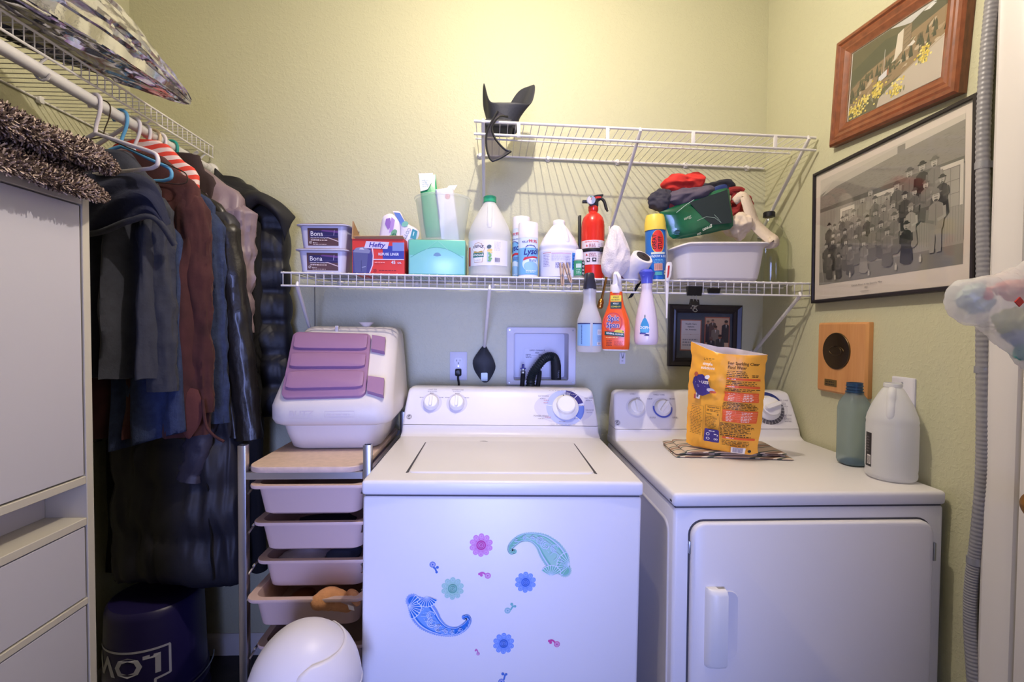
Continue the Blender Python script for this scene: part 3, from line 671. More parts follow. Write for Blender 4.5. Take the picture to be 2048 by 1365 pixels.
for a, b, c in (((452,1050),(440,1180),(425,1400)),((770,1010),(760,1150),(715,1400))):
    m = MB(); m.tube(smoothpath([rel(*cr(*a),1.93,SBO), rel(*cr(*b),1.91,SBO), rel(*cr(*c),1.895,SBO)],6), 0.0092, 12); m.build('supply_hose', mat('black_rubber', (28,28,30), 0.7), sb)
v_ = rel(*cr(450,1030),1.93,SBO)
m = MB(); m.lathe([(0.010,-0.006),(0.0105,0.004),(0.008,0.008),(0.006,0.010),(0.006,0.016)],14,v_); vv = m.build('valve', STEEL, sb)
m = MB(); m.rbox(v_.x-0.011,v_.y-0.004,v_.z+0.014,v_.x+0.011,v_.y+0.004,v_.z+0.019,0.0015); m.lathe([(0.004,0.018),(0.005,0.032),(0.003,0.034)],10,v_); m.build('valve_handle', mat('blue_plastic',(58,52,130),0.4), vv)
# power outlet with plug
ot = thing('wall_outlet', 'white duplex outlet with a black plug on the back wall', 'outlet', (-0.137, YB, 1.149))
m = MB(); m.loft([[(p[0],y,p[1]) for p in rr2(-0.0345+i,-0.057+i,0.0345-i,0.057-i,0.004,4)] for y, i in ((-0.0003,0),(-0.004,0.0004),(-0.0062,0.003))]); m.build('cover_plate', PW, ot)
for z in (0.0195,-0.0195):
    m = MB(); m.loft([[(0.0168*math.cos(2*PI*i/28), y, z+max(-0.0135,min(0.0135,0.0168*math.sin(2*PI*i/28)))) for i in range(28)] for y in (-0.005,-0.0078)]); r_ = m.build('receptacle', PW, ot)
    p = Print(on_front(-0.0078)); p.rects([(-0.0075,z-0.001,-0.0055,z+0.0065),(0.0055,z+0.0,0.0073,z+0.0062)],(30,28,30)); p.ell(0,z-0.0075,0.0024,0.0024,(30,28,30),10); p.build('slots', r_)
m = MB(); m.disc((0,-0.006,0),(0,-1,0),0.003,0.0016,10); m.build('screw', STEEL, ot)
BLKP = mat('black_plastic', (26,26,30), 0.45)
pl = MB(); pl.loft([[(p[0],y,-0.022+p[1]) for p in rr2(-0.0125*k,-0.017*k2,0.0125*k,0.012*k2,0.005,4)] for y, k, k2 in ((-0.008,1,1),(-0.020,1,1),(-0.028,0.85,.85),(-0.031,0.6,.6))]); pl_o = pl.build('plug', BLKP, ot)
m = MB(); m.tube(smoothpath([(0,-0.022,-0.034),(0,-0.022,-0.05),(0.003,-0.02,-0.075),(-0.004,-0.016,-0.12),(0.0,-0.014,-0.3)],5), 0.0042, 8); m.build('cord', BLKP, pl_o)
# black rubber flap hanging off the shelf brace
fl = lambda x, y: atY(880+x/4.452, 560+y/4.452, 1.90)
FO = fl(395, 760)
ol = smoothpath([fl(395,572)-FO, fl(340,640)-FO, fl(293,720)-FO, fl(303,800)-FO, fl(345,870)-FO, fl(385,912)-FO, fl(432,905)-FO, fl(478,830)-FO, fl(494,770)-FO, fl(468,690)-FO, fl(425,620)-FO, fl(404,575)-FO], 3)
flap = tag(bpy.data.objects.new('rubber_flap', None), 'black leaf-shaped rubber flap hanging from the middle shelf brace', 'flap'); col.objects.link(flap); flap.location = FO
m = MB(); n_ = len(ol)
def bulge(p, k): q = Vector(p)*k; return Vector((q.x, -0.010*(1-k*k)-0.004*k*math.sin(q.z*60), q.z))
hole = [fl(365,825)-FO, fl(422,825)-FO, fl(425,900)-FO, fl(372,905)-FO]
m.loft([[Vector((bulge(p,k).x, bulge(p,k).y+dy, bulge(p,k).z)) for p in ol] for k, dy in ((0.05,0.004),(0.5,0.004),(0.8,0.004),(1,0.004),(1,0),(0.8,0),(0.5,0),(0.05,0))])
m.build('flap_body', mat('matte_black_rubber', (34,36,40), 0.6, bump=(40,.15)), flap, smooth=50)
m = MB(); c_ = fl(395,862)-FO; m.T = Matrix.Translation((c_.x, -0.006, c_.z)); m.loft([[(p[0],y,p[1]) for p in rr2(-0.0128,-0.017,0.0128,0.016,0.004,4)] for y in (0.004,-0.0035)]); m.build('clear_window', mat('grey_green_window',(120,136,132),0.2), flap)
# little adhesive strip on the wall
hs = thing('adhesive_hook', 'small white adhesive hook strip on the back wall under the orange bottle', 'hook', (0.523, YB, 1.183))
m = MB(); m.loft([[(p[0],y,p[1]) for p in rr2(-0.0115,-0.024,0.0115,0.022,0.003,4)] for y in (-0.0004,-0.003)]); m.build('strip', PW, hs)
m = MB(); m.tube(smoothpath([(-0.007,-0.003,0.024),(-0.002,-0.006,0.004),(0.0,-0.008,0.0),(0.002,-0.006,0.004),(0.007,-0.003,0.024)],4),0.0016,8); m.build('hook_wire', STEEL, hs)
p = Print(on_front(-0.003)); p.rect(-0.004,-0.014,0.003,-0.009,(176,174,184)); p.build('strip_mark', hs)
# framed certificate on the back wall
fr = thing('framed_certificate', 'dark framed certificate with a group photo hanging on the back wall', 'picture frame', (0.856, YB, 1.275), (0, 0.012, 0))
def frame_y(t, w, h, fw_, dep, m, name='frame'):
    prof = [(0,0),(0,-dep*0.8),(fw_*0.15,-dep),(fw_*0.55,-dep*0.75),(fw_*0.75,-dep*0.85),(fw_,-dep*0.55),(fw_,-0.002)]
    rings = [[(sx*(w/2-a), y, sz*(h/2-a)) for a, y in prof] for sx, sz in ((-1,-1),(1,-1),(1,1),(-1,1))]
    k = MB(); n = len(prof); vs = [q for r in rings for q in r]; fs = []
    for i in range(4):
        for j in range(n-1):
            a = i*n; b = ((i+1)%4)*n; fs.append((a+j, b+j, b+j+1, a+j+1))
    k.add(vs, fs); return k.build(name, m, t, smooth=0)
frame_y(fr, 0.298, 0.250, 0.034, 0.022, mat('dark_espresso_wood', (40,34,38), 0.35))
MB().box(-0.118,-0.004,-0.094,0.118,-0.0005,0.094).build('mat_board', mat('slate_mat', (70,78,90), 0.8), fr)
p = Print(on_front(-0.004))
def px_uv(px, py, O=(0.856, YB, 1.275)): q = atY(px, py, YB-0.005); return q.x-O[0], q.z-O[2]
a, b = px_uv(1361,640); c, d_ = px_uv(1402,702); p.rect(a,d_,c,b,(178,96,72)); p.rect(a+.004,d_+.004,c-.004,b-.004,(216,208,206)); cu = (a+c)/2
for i, s in enumerate(('Health Care','Reform','for America')): p.text(s, cu, b-0.020-i*0.0115, 0.0062, (64,64,78), 1)
p.rect(a+.010,b-0.0602,c-.010,b-0.0596,(176,150,140)); p.ell(cu,b-0.06,.0016,.0016,(176,130,120),8); p.scribble(a+.010,d_+.018,c-.008,b-.074,3,(150,146,152),wl=0.008)
p.build('title_card', fr)
p = Print(on_front(-0.004))
a, b = px_uv(1409.5,634); c, d_ = px_uv(1458.5,703); p.rect(a,d_,c,b,(178,96,72)); p.rect(a+.004,d_+.004,c-.004,b-.004,(206,170,140))
W_, H_ = c-a-.008, b-d_-.008; X_, Y_ = a+.004, d_+.004
for fx, fy, r, body, hd in ((.10,.86,.07,(60,52,60),(196,140,110)),(.30,.90,.07,(88,70,66),(198,146,116)),(.88,.86,.09,(46,42,54),(176,124,96)),(.42,.70,.085,(128,116,104),(150,110,90)),(.62,.42,.09,(58,62,66),(150,98,74)),(.24,.36,.08,(52,50,58),(110,76,60))):
    cx_, cy_ = X_+fx*W_, Y_+fy*H_; wd = r*W_*2.2
    lo = max(Y_, cy_-H_*0.62); p.poly([(max(X_,cx_-wd*1.05),lo),(min(X_+W_,cx_+wd*1.05),lo),(min(X_+W_,cx_+wd*.9),cy_-r*W_*1.4),(cx_+wd*.25,cy_-r*W_*.7),(cx_-wd*.25,cy_-r*W_*.7),(max(X_,cx_-wd*.9),cy_-r*W_*1.4)],body)
    p.ell(cx_, cy_, r*W_*.85, r*W_*1.1, hd, 14); p.ell(cx_, cy_+r*W_*.5, r*W_*.9, r*W_*.65, (58,44,40) if fx > .4 else (120,96,84), 12); p.poly([(cx_-wd*.12,cy_-r*W_*1.1),(cx_+wd*.12,cy_-r*W_*1.1),(cx_,cy_-r*W_*2.8)],(214,206,206))
p.build('group_photo', fr)
MB().box(-0.118,-0.0094,-0.094,0.118,-0.0086,0.094).build('glass', clear('picture_glass',(250,250,250),0.06), fr)
# ------------------------------------------------------------------ things on the lower shelf
def spot(px, Y, py=552): q = atY(px, py, Y); return Vector((q.x, Y, SHZ(q.x)))
CARD = mat('brown_cardboard', (176,140,104), 0.85, bump=(60,.1))
TUBP = mat('pale_tub_plastic', (206,204,226), 0.35)
def wipes_tub(px, z, rz, label):
    b = spot(px, 1.70); t = thing('wipes_tub', label, 'tub', (b.x, b.y, z), (0,0,rz), 'wipes tubs stacked on the wire shelf')
    h = 0.078
    rings = [rrect(lerp(0.142,0.158,s), lerp(0.112,0.126,s), 0.018, 6, 0, 0, s*h) for s in (0,0.5,1)]
    m = MB(); m.loft(rings); m.build('body', TUBP, t, smooth=40)
    m = MB(); m.loft([rrect(w_, d_, 0.022, 6, 0, 0, z_) for w_, d_, z_ in ((0.158,0.126,h-0.004),(0.176,0.144,h-0.002),(0.177,0.145,h+0.001),(0.172,0.140,h+0.0025))]); m.build('rim', TUBP, t, smooth=40)
    m = MB(); m.loft([rrect(w_, d_, 0.022, 6, 0, 0, z_) for w_, d_, z_ in ((0.166,0.134,h+0.0025),(0.166,0.134,h+0.0045))]); m.build('lid_film', mat('brown_printed_film', (120,86,74), 0.3, var=(30,.5)), t)
    p = Print(lambda u, v, hh: Vector((u, -0.056-0.007*v/h-hh, v)))
    L, R, B, T = -0.050, 0.052, 0.010, 0.068
    p.rect(L,B,R,T,(94,64,66)); p.rect(L+.006,B+.026,R,T-.008,(44,36,92)); p.poly([(L+.045,T-.010),(R,T-.016),(R,T-.009),(L+.05,T-.006)],(110,66,136)); p.poly([(R-.040,B+.027),(R,B+.013),(R,B+.016),(R-.034,B+.028)],(214,190,196)); p.rect(L+.05,B+.0335,R,B+.034,(120,110,160))
    p.line([(R-.012,T-.006),(R-.015,T-.024)],.0012,(206,190,226)); p.text('Bona', L+.009, T-.026, .0155, (250,246,252), 0, 'l', .92); p.text('Disposable Wet Cleaning Pads', L+.010, T-.0335, .0034, (232,226,240), 1, 'l', .92)
    p.scribble(L+.010,T-.039,L+.042,T-.036,1,(190,180,210),wl=.005); p.ring(L+.009,B+.011,.0036,.0046,(236,226,226)); p.line([(L+.007,B+.009),(L+.011,B+.013)],.0014,(236,226,226)); p.scribble(L+.012,B+.016,R-.034,B+.021,1,(240,216,206),wl=.006); p.ell(L+.0195,B+.0095,.0022,.0018,(240,230,230),10); p.scribble(L+.023,B+.008,L+.034,B+.011,1,(240,230,230),wl=.004); p.scribble(L+.018,B+.003,R-.04,B+.006,1,(230,210,206),wl=.006)
    p.build('label', t); return t
zb = SHZ(-0.56)
wipes_tub(656, zb, 0.02, 'lower of the two stacked white wipes tubs at the left end of the shelf')
wipes_tub(659, zb+0.0828, -0.03, 'upper white wipes tub stacked on another one')
# refuse liner carton
b = spot(768, 1.70); hb = thing('liner_carton', 'open red and blue carton of refuse liners with a raised cardboard flap', 'carton', b, (0,0,-0.02))
w2, d2, h = 0.0865, 0.075, 0.117; RED = mat('red_carton_print', (214,58,48), 0.5)
m = MB()
for q in ((-w2,-d2,0,w2,-d2+.002,h),(-w2,d2-.002,0,w2,d2,h),(-w2,-d2+.002,0,-w2+.002,d2-.002,h),(w2-.002,-d2+.002,0,w2,d2-.002,h),(-w2+.002,-d2+.002,0,w2-.002,d2-.002,.002)): m.box(*q)
m.build('box', RED, hb, smooth=0)
m = MB(); m.prism([(-w2-.020,h+.058),(-w2-.003,h),(-w2+.002,h),(-w2-.016,h+.058)], -d2+.002, d2-.02, 'y'); 
m.v = [Vector((p.x+ (0.02 if p.y < -0.05 and p.z > h+.02 else 0), p.y, p.z-(0.018 if p.y > 0 and p.z > h+.02 else 0))) for p in m.v]; m.build('side_flap', CARD, hb, smooth=0)
m = MB(); m.add([(-w2+.01,-d2-.001,h),(w2,-d2-.001,h),(w2-.004,-d2-.010,h+.008),(-w2+.006,-d2-.008,h+.006),(-w2+.01,-d2+.001,h),(w2,-d2+.001,h),(w2-.004,-d2-.008,h+.010),(-w2+.006,-d2-.006,h+.008)],[(0,1,2,3),(7,6,5,4),(0,4,5,1),(1,5,6,2),(2,6,7,3),(3,7,4,0)]); m.build('front_flap', CARD, hb, smooth=0)
p = Print(on_front(-d2)); 
p.rect(w2-.072,h*.42,w2-.001,h*.80,(52,62,158)); p.rect(w2-.040,h*.66,w2-.001,h*.90,(120,140,200)); p.poly([(-w2+.002,.003),(-.028,.003),(-.019,.035),(-.019,.062),(-.025,.086),(-w2+.002,.080)],(70,66,132))
p.poly([(-w2+.008,.004),(-.040,.004),(-.034,.070),(-w2+.004,.076)],(88,90,140)); p.poly([(-w2+.002,.072),(-.030,.068),(-.026,.078),(-.050,.090),(-w2+.012,.086)],(132,134,172)); p.poly([(-w2+.022,.081),(-.046,.080),(-.052,.087),(-w2+.026,.086)],(196,196,214)); p.line([(-w2+.030,.008),(-w2+.030,.045)],.0012,(50,50,96)); p.line([(-w2+.032,.022),(-.042,.024)],.0014,(196,200,226))
p.line([(-.020,.090),(-.017,.060),(-.019,.030),(-.029,.003)],.0035,(226,206,226)); p.rect(-.016,h*.405,w2-.001,h*.425,(226,216,236))
p.poly([(-.047,.086),(.030,.083),(.036,.106),(-.040,.109)],(206,200,236)); p.text('Hefty',-.006,.089,.0155,(52,34,150),1,'c',1.05,.25,-0.03)
p.text('REFUSE LINER',.034,.062,.0082,(216,220,244),1,'c',.93); p.text('45',.050,.034,.010,(214,220,244),1); p.text('GAL',.070,.035,.005,(200,206,236),1); p.scribble(-.012,.036,.022,.042,1,(240,160,160),wl=.006); p.text('25',-.011,.008,.008,(96,20,40),1); p.scribble(.002,.010,.068,.014,1,(120,24,36),wl=.007)
p.build('front_print', hb)
def shell(name, parent, m, pts, th, bend=0.0, sub=1):
    """a limp packet: outline in (x,z), puffed to thickness th"""
    ol = smoothpath([(a,0,b) for a, b in pts]+[(pts[0][0],0,pts[0][1])], 3)[:-1]; c = sum(ol, Vector())/len(ol); k = MB()
    def L(s, y): return [Vector((c.x+(p.x-c.x)*s, y+bend*(p.z-c.z)**2, c.z+(p.z-c.z)*s)) for p in ol]
    k.loft([L(0.1,-th), L(0.55,-th*0.9), L(0.85,-th*0.6), L(1,0), L(0.85,th*0.6), L(0.55,th*0.9), L(0.1,th)]); return k.build(name, m, parent, smooth=60)
def loc_uv(px, py, O, Y): q = atY(px, py, Y); return (q.x-O[0], q.z-O[2])
# bag with a flower picture standing in the carton, and a fibre pack beside it
O = Vector((b.x, 1.70, b.z)); PB = mat('glossy_white_packet', (222,214,224), 0.3, bump=(30,.3))
t = thing('flower_packet', 'crumpled white packet with purple flower and green leaves poking out of the liner carton', 'packet', (O.x, 1.665, O.z), (0.0,0,0))
pk = [loc_uv(x, y, (O.x,0,O.z), 1.665) for x, y in ((757,482),(763,445),(768,432),(784,428),(798,444),(800,470),(796,500),(757,500))]
shell('packet_body', t, PB, pk, 0.012)
p = Print(lambda u, v, hh: Vector((u, -0.0125-hh, v)))
def U(x, y): return loc_uv(x, y, (O.x,0,O.z), 1.652)
p.poly([U(772,438),U(780,436),U(783,452),U(776,460),U(770,448)],(146,104,182)); p.poly([U(783,434),U(790,440),U(786,462),U(778,466)],(176,140,204))
for x, y, a in ((784,472,.3),(790,466,1.1),(780,476,-.3),(792,476,1.8),(787,464,.8)): u_, v_ = U(x,y); p.ell(u_,v_,.011,.0055,(110,166,128),12,a)
for x, y, a in ((786,470,.9),(791,472,1.6)): u_, v_ = U(x,y); p.ell(u_,v_,.008,.003,(62,116,84),10,a)
p.build('packet_print', t)
t = thing('fibre_pack', 'white and blue soft pack with upside-down lettering leaning in the liner carton', 'pack', (O.x+.05, 1.690, O.z), (0.06,0,0))
O2 = (O.x+.05, 0, O.z); pk = [loc_uv(x, y, O2, 1.69) for x, y in ((787,424),(802,426),(813,446),(838,462),(834,482),(818,500),(796,500),(800,460))]
shell('pack_body', t, PB, pk, 0.014)
p = Print(lambda u, v, hh: Vector((u, -0.0143-hh, v)))
def U(x, y): return loc_uv(x, y, O2, 1.675)
p.poly([U(789,426),U(801,427),U(811,445),U(804,452)],(96,128,196)); u_, v_ = U(811,449); p.ell(u_,v_,.012,.009,(128,190,166),14,.4); p.poly([U(826,458),U(836,463),U(832,480),U(821,476)],(60,140,156)); p.line([U(829,464),U(827,472)],.003,(200,230,232))
u_, v_ = U(812,466); p.text('COTT', u_, v_, .011, (110,124,130), 0, rot=-2.1); p.build('pack_print', t)
t = thing('black_glove', 'dark rolled glove cuff behind the flower packet', 'glove', (O.x-0.01, 1.725, O.z+.10))
m = MB(); m.T = Matrix.Translation((0.012,0,0)); m.tube(smoothpath([(-.06,0,-.05),(-.03,0,.0),(0.0,0,.035),(.030,.0,.056),(.045,0,.046)],5),[.010]*8+[.014]*9+[.015]*4,10); m.build('cuff', mat('dark_knit',(62,50,58),0.9,bump=(80,.3)), t)
# mint box in shrink wrap
b = spot(879, 1.70); gb = thing('mint_box', 'mint green box in glossy shrink wrap under the clear tub', 'box', b, (0,0,0.015))
m = MB(); m.rbox(-.095,-.08,0,.093,.08,.117,.003); m.build('box', mat('mint_card',(136,214,196),0.3,bump=(14,.35)), gb)
m = MB(); m.rbox(-.0965,-.0815,-.001,.0945,.0815,.1185,.004); m.build('shrink_wrap', clear('cling_film',(236,248,244),0.25,0.3), gb)
p = Print(on_front(-.0802)); p.rect(-.092,.004,.090,.066,(162,222,222)); p.put([(-.088+.174*i/20, .066) for i in range(21)]+[(-.088+.174*i/20, .058+.034*math.sin(PI*i/20)) for i in range(21)], [(i,i+1,22+i,21+i) for i in range(20)], (162,222,222))
p.line([(-.088+.174*i/20, .058+.034*math.sin(PI*i/20)) for i in range(21)], .0015, (90,172,162)); p.ring(0,.062,0,.013,(120,150,190),.2,PI-.2,12); p.line([(-.04,.082),(-.002,.113)],.001,(190,232,224)); p.line([(.036,.084),(.004,.113)],.001,(190,232,224)); p.build('front_print', gb)
# clear tub with two packets in it
zt = b.z+.1195; tb = Vector((atY(886,482,1.705).x, 1.705, zt)); ct = thing('clear_tub', 'cloudy clear plastic tub standing on the mint box', 'tub', tb)
CT = translucent('cloudy_clear_plastic', (232,238,238), 0.55, 0.2)
pr_ = [(0.004,0.001),(0.070,0.001),(0.074,0.004),(0.096,0.146),(0.100,0.148),(0.101,0.153),(0.0985,0.155)]
m = MB(); m.lathe([(r*0.985, z) for r, z in pr_], 40, cap1=False); m.build('tub_wall', CT, ct, smooth=40)
t = thing('green_packet', 'green and white wipes packet standing in the clear tub', 'packet', (tb.x-.032, 1.70, zt+.022), (-.08,-.10,.18))
m = MB(); m.loft([rrect(.060*k, dd, dd*.45, 5, 0, 0, z) for z, k, dd in ((0,.9,.016),(.05,1,.026),(.12,1,.024),(.19,.98,.014),(.212,1.0,.004),(.222,1.0,.002))]); m.build('packet_body', mat('green_foil_packet',(52,160,104),0.3,bump=(25,.3)), t)
p = Print(lambda u, v, hh: Vector((u, -.0145+.0*v-hh, v))); p.poly([(-.030,.222),(.020,.222),(.012,.190),(-.004,.165),(-.030,.158)],(222,216,224)); p.text('wipes',-.010,.186,.008,(120,150,160),0,rot=-1.1); p.scribble(-.022,.172,.0,.200,4,(170,190,196),wl=.006); p.build('packet_print', t)
t = thing('white_carton', 'narrow white carton with an open top flap in the clear tub', 'carton', (tb.x+.030, 1.70, zt+.006), (-.05,-.14,-.1))
WC = mat('white_carton_card',(226,222,234),0.55)
m = MB(); m.rbox(-.030,-.018,0,.030,.018,.186,.0012); m.build('box', WC, t)
m = MB(); m.add([(-.004,.018,.186),(.030,.018,.186),(.043,.024,.205),(.012,.024,.207),(-.004,.0165,.186),(.030,.0165,.186),(.043,.0225,.205),(.012,.0225,.207)],[(0,1,2,3),(7,6,5,4),(0,4,5,1),(1,5,6,2),(2,6,7,3),(3,7,4,0)]); m.build('flap', WC, t, smooth=0)
p = Print(on_front(-.018)); p.ell(.010,.155,.009,.009,(222,120,130),16); p.ring(.010,.155,.004,.006,(240,232,238)); p.rect(-.030,.08,-.026,.182,(70,84,150)); p.build('carton_print', t)
# ---- jugs and bottles: helpers
HDPE = translucent('natural_hdpe', (246,246,248), 0.16, 0.3)
WHDPE = mat('white_hdpe', (226,224,236), 0.35)
def jug_handle(t, m, r, z0, z1, rz, ang=-PI/2):
    c, s = math.cos(ang), math.sin(ang); k = MB()
    k.tube(smoothpath([(c*(rz-.004), s*(rz-.004), z1), (c*(rz+.008), s*(rz+.008), z1-.012), (c*lerp(rz,r,.35)*1.05, s*lerp(rz,r,.35)*1.05, lerp(z1,z0,.4)), (c*lerp(rz,r,.75), s*lerp(rz,r,.75), lerp(z1,z0,.75)), (c*(r-.010), s*(r-.010), z0-.004)],5), [.009]*4+[.0095]*13+[.011]*4, 12); return k.build('handle', m, t, smooth=60)
# vinegar
b = spot(979, 1.69); vj = thing('vinegar_jug', 'large clear vinegar jug with green cap and white label', 'jug', b)
m = MB(); m.lathe([(.030,0),(.070,.001),(.0745,.006),(.0745,.012),(.0725,.022),(.0745,.034),(.0745,.125),(.0725,.132),(.0745,.140),(.073,.156),(.066,.178),(.053,.205),(.038,.232),(.026,.252),(.0195,.262),(.0195,.268)], 40); m.build('bottle', HDPE, vj, smooth=50)
jug_handle(vj, HDPE, .072, .168, .248, .026)
m = MB(); m.lathe([(.0185,.262),(.0225,.264),(.0225,.282),(.020,.2845),(.004,.285)], 28); m.build('cap', mat('green_cap',(48,166,118),0.4), vj)
p = Print(on_cyl(.0748)); p.rect(-.086,.036,.070,.122,(232,228,240),24); p.poly([(-.056,.046),(-.024,.046),(-.018,.085),(-.014,.093),(-.022,.099),(-.026,.110),(-.040,.114),(-.054,.110),(-.058,.099),(-.068,.093),(-.062,.085)],(196,170,150)); p.poly([(-.055,.048),(-.026,.048),(-.020,.085),(-.017,.093),(-.024,.098),(-.028,.108),(-.040,.1115),(-.052,.108),(-.056,.098),(-.065,.093),(-.060,.085)],(238,234,242))
p.text('HEINZ',-.040,.0965,.0092,(52,46,74),1,'c',.95,arc=.05); p.poly([(-.058,.079),(-.022,.079),(-.024,.085),(-.040,.082),(-.056,.085)],(190,158,70)); p.rect(-.061,.064,-.019,.078,(24,110,96),6); p.text('VINEGAR',-.040,.0675,.0075,(236,236,240),1,'c',.88); p.scribble(-.050,.053,-.030,.057,1,(200,190,196),wl=.007)
p.ell(-.001,.098,.008,.0065,(78,96,104),14,.5); p.ell(.001,.086,.009,.005,(222,190,110),14,.2); p.ell(.002,.080,.0085,.004,(230,206,140),14,-.2); p.rect(-.008,.048,-.003,.080,(176,196,222)); 
for i in range(5): p.ell(.000+.0035*(i%2),.052+.0055*i,.006,.0035,(118,176,108),10,.5*i)
p.scribble(.016,.086,.040,.116,8,(186,178,200),wl=.007,fill=.3); p.rects([(.018+i*.0015,.048,.018+i*.0015+(.0006 if i%3 else .0011),.062) for i in range(12)],(70,60,100)); p.rect(-.086,.036,-.074,.100,(196,76,66),2); p.build('label', vj)
# two aerosol cans
def aerosol(px, Y, h, r, label, turn, capz):
    b = spot(px, Y); t = thing('aerosol_can', label, 'spray can', b, (0,0,turn), 'disinfectant cans beside the vinegar jug')
    m = MB(); m.lathe([(r*.9,0),(r,.002),(r,.006),(r*.97,.009),(r*.97,h-capz-.004),(r*.9,h-capz)], 32); m.build('can', mat('white_can_lacquer',(224,226,236),0.25), t)
    m = MB(); m.lathe([(r*1.0,h-capz-.006),(r*1.0,h-.006),(r*.95,h-.001),(r*.5,h)], 32); m.build('cap', mat('white_cap_plastic',(236,232,238),0.3), t)
    R = r*.97+.0002; T = h-capz-.006; p = Print(on_cyl(R)); p.rect(-R*2.2,.010,R*2.2,T,(214,226,240),30); p.rect(-R*2.2,.010,R*2.2,T*.74,(118,178,222),30); p.ell(.004,.045,R*.95,.026,(214,232,244),24,-.15); p.ell(.006,.036,R*.85,.018,(150,196,230),24,-.15); p.ring(.002,T*.62,.024,.0265,(60,60,150),.4,2.4,16)
    p.text('Lysol',.004,T*.58,.020,(40,38,130),1,'c',.92,.25,.08); p.poly([(-.026,T*.42),(-.020,T*.50),(.012,T*.535),(.030,T*.52),(.030,T*.49),(.006,T*.49)],(200,52,70)); p.text('KILLS',-.018,T*.87,.006,(50,50,140),1); p.text('99.9%',.010,T*.87,.0095,(206,50,66),1); p.scribble(-.012,T*.78,.022,T*.82,1,(110,120,180),wl=.006); p.scribble(-.004,T*.40,.026,T*.46,2,(90,110,180),wl=.006); p.scribble(-.015,.016,.02,.026,2,(220,236,246),wl=.006)
    p.build('label', t)
aerosol(1042, 1.775, .235, .033, 'taller disinfectant spray can half hidden behind the other one', -1.05, .04)
aerosol(1056, 1.665, .190, .0345, 'shorter white and blue disinfectant spray can in front', .15, .048)
# bleach jug
b = spot(1117, 1.70); bj = thing('bleach_jug', 'opaque white jug with a blue and white back label', 'jug', b)
m = MB(); m.lathe([(.03,0),(.066,.001),(.0705,.006),(.0705,.098),(.068,.104),(.0705,.110),(.068,.120),(.056,.145),(.036,.175),(.024,.190),(.0185,.194),(.0185,.198)], 36); m.build('bottle', WHDPE, bj, smooth=50)
jug_handle(bj, WHDPE, .066, .122, .190, .024, -PI/2+.35)
m = MB(); m.lathe([(.021,.190),(.0215,.192),(.0215,.206),(.0195,.209),(.003,.2095)], 24); m.build('cap', mat('white_cap_plastic',(236,232,238),0.3), bj)
p = Print(on_cyl(.0707)); p.rect(-.085,.006,.095,.094,(222,220,238),26); p.rect(.040,.030,.072,.088,(62,130,206),5); p.scribble(.044,.034,.068,.084,5,(30,60,140),wl=.006); p.rect(-.07,.0865,-.036,.088,(196,60,60),4); p.rect(-.034,.082,.036,.0865,(208,180,210),6); p.scribble(-.034,.060,.030,.080,6,(190,186,214),wl=.008,fill=.35); p.scribble(-.020,.034,.012,.054,6,(110,100,160),wl=.006); p.scribble(-.066,.040,-.040,.084,8,(150,140,186),wl=.006,fill=.4); p.scribble(.014,.034,.034,.078,8,(170,166,200),wl=.006,fill=.35); p.rects([(.016+i*.0017,.036,.017+i*.0017,.054) for i in range(10)],(96,90,140)); p.build('label', bj)
# small spray bottle
b = spot(1158, 1.645); t = thing('small_spray_bottle', 'small spray bottle with green label in front of the fire extinguisher', 'spray bottle', b)
m = MB(); m.lathe([(.016,0),(.0185,.002),(.0185,.058),(.016,.066),(.010,.070)], 24); m.build('bottle', translucent('clear_pet',(216,222,214),.4,.15), t)
m = MB(); m.lathe([(.0165,.064),(.0165,.072),(.0125,.095),(.010,.100),(.003,.1015)], 24); m.build('cap', mat('white_cap_plastic',(236,232,238),0.3), t)
p = Print(on_cyl(.0187)); p.rect(-.028,.010,.034,.060,(66,150,106),12); p.rect(.006,.010,.017,.060,(28,48,62),4); p.rect(-.014,.036,.004,.050,(196,214,206),4)
for i in range(4): p.ell(.0115,.017+i*.012,.0035,.0038,(226,230,232),12); p.ell(.0115,.017+i*.012,.0016,.0018,(60,70,80),8)
p.scribble(-.012,.016,.003,.032,3,(190,220,200),wl=.004); p.build('label', t)
# clothespins clipped on the lip
PINE = mat('clothespin_wood',(204,172,146),0.7,bump=(60,.15))
for a, b_, lb in (((1124,526),(1125,572),'upright wooden clothespin clipped on the shelf lip'),((1131,527),(1142,566),'tilted wooden clothespin clipped on the shelf lip')):
    A, B = atY(*a,1.585), atY(*b_,1.588); t = thing('clothespin', lb, 'clothespin', B, (0, math.atan2(A.x-B.x, A.z-B.z), .15), 'clothespins on the shelf lip'); L = (A-B).length
    for s in (-1,1):
        m = MB(); m.prism([(s*.0008,-.001),(s*.0045,.004),(s*.0055,L*.3),(s*.0045,L*.42),(s*.0065,L*.5),(s*.0075,L),(s*.0045,L),(s*.0018,L*.45)], -.0045, .0045, 'y'); m.build('jaw', PINE, t, smooth=0)
    m = MB(); m.tube([(-.006,-.0055,L*.45),(0,-.0062,L*.47),(.006,-.0055,L*.45)],.0009,6); m.lathe([(.0028,-.005),(.0028,.005)],10,(0,0,L*.46)); m.build('spring', STEEL, t)
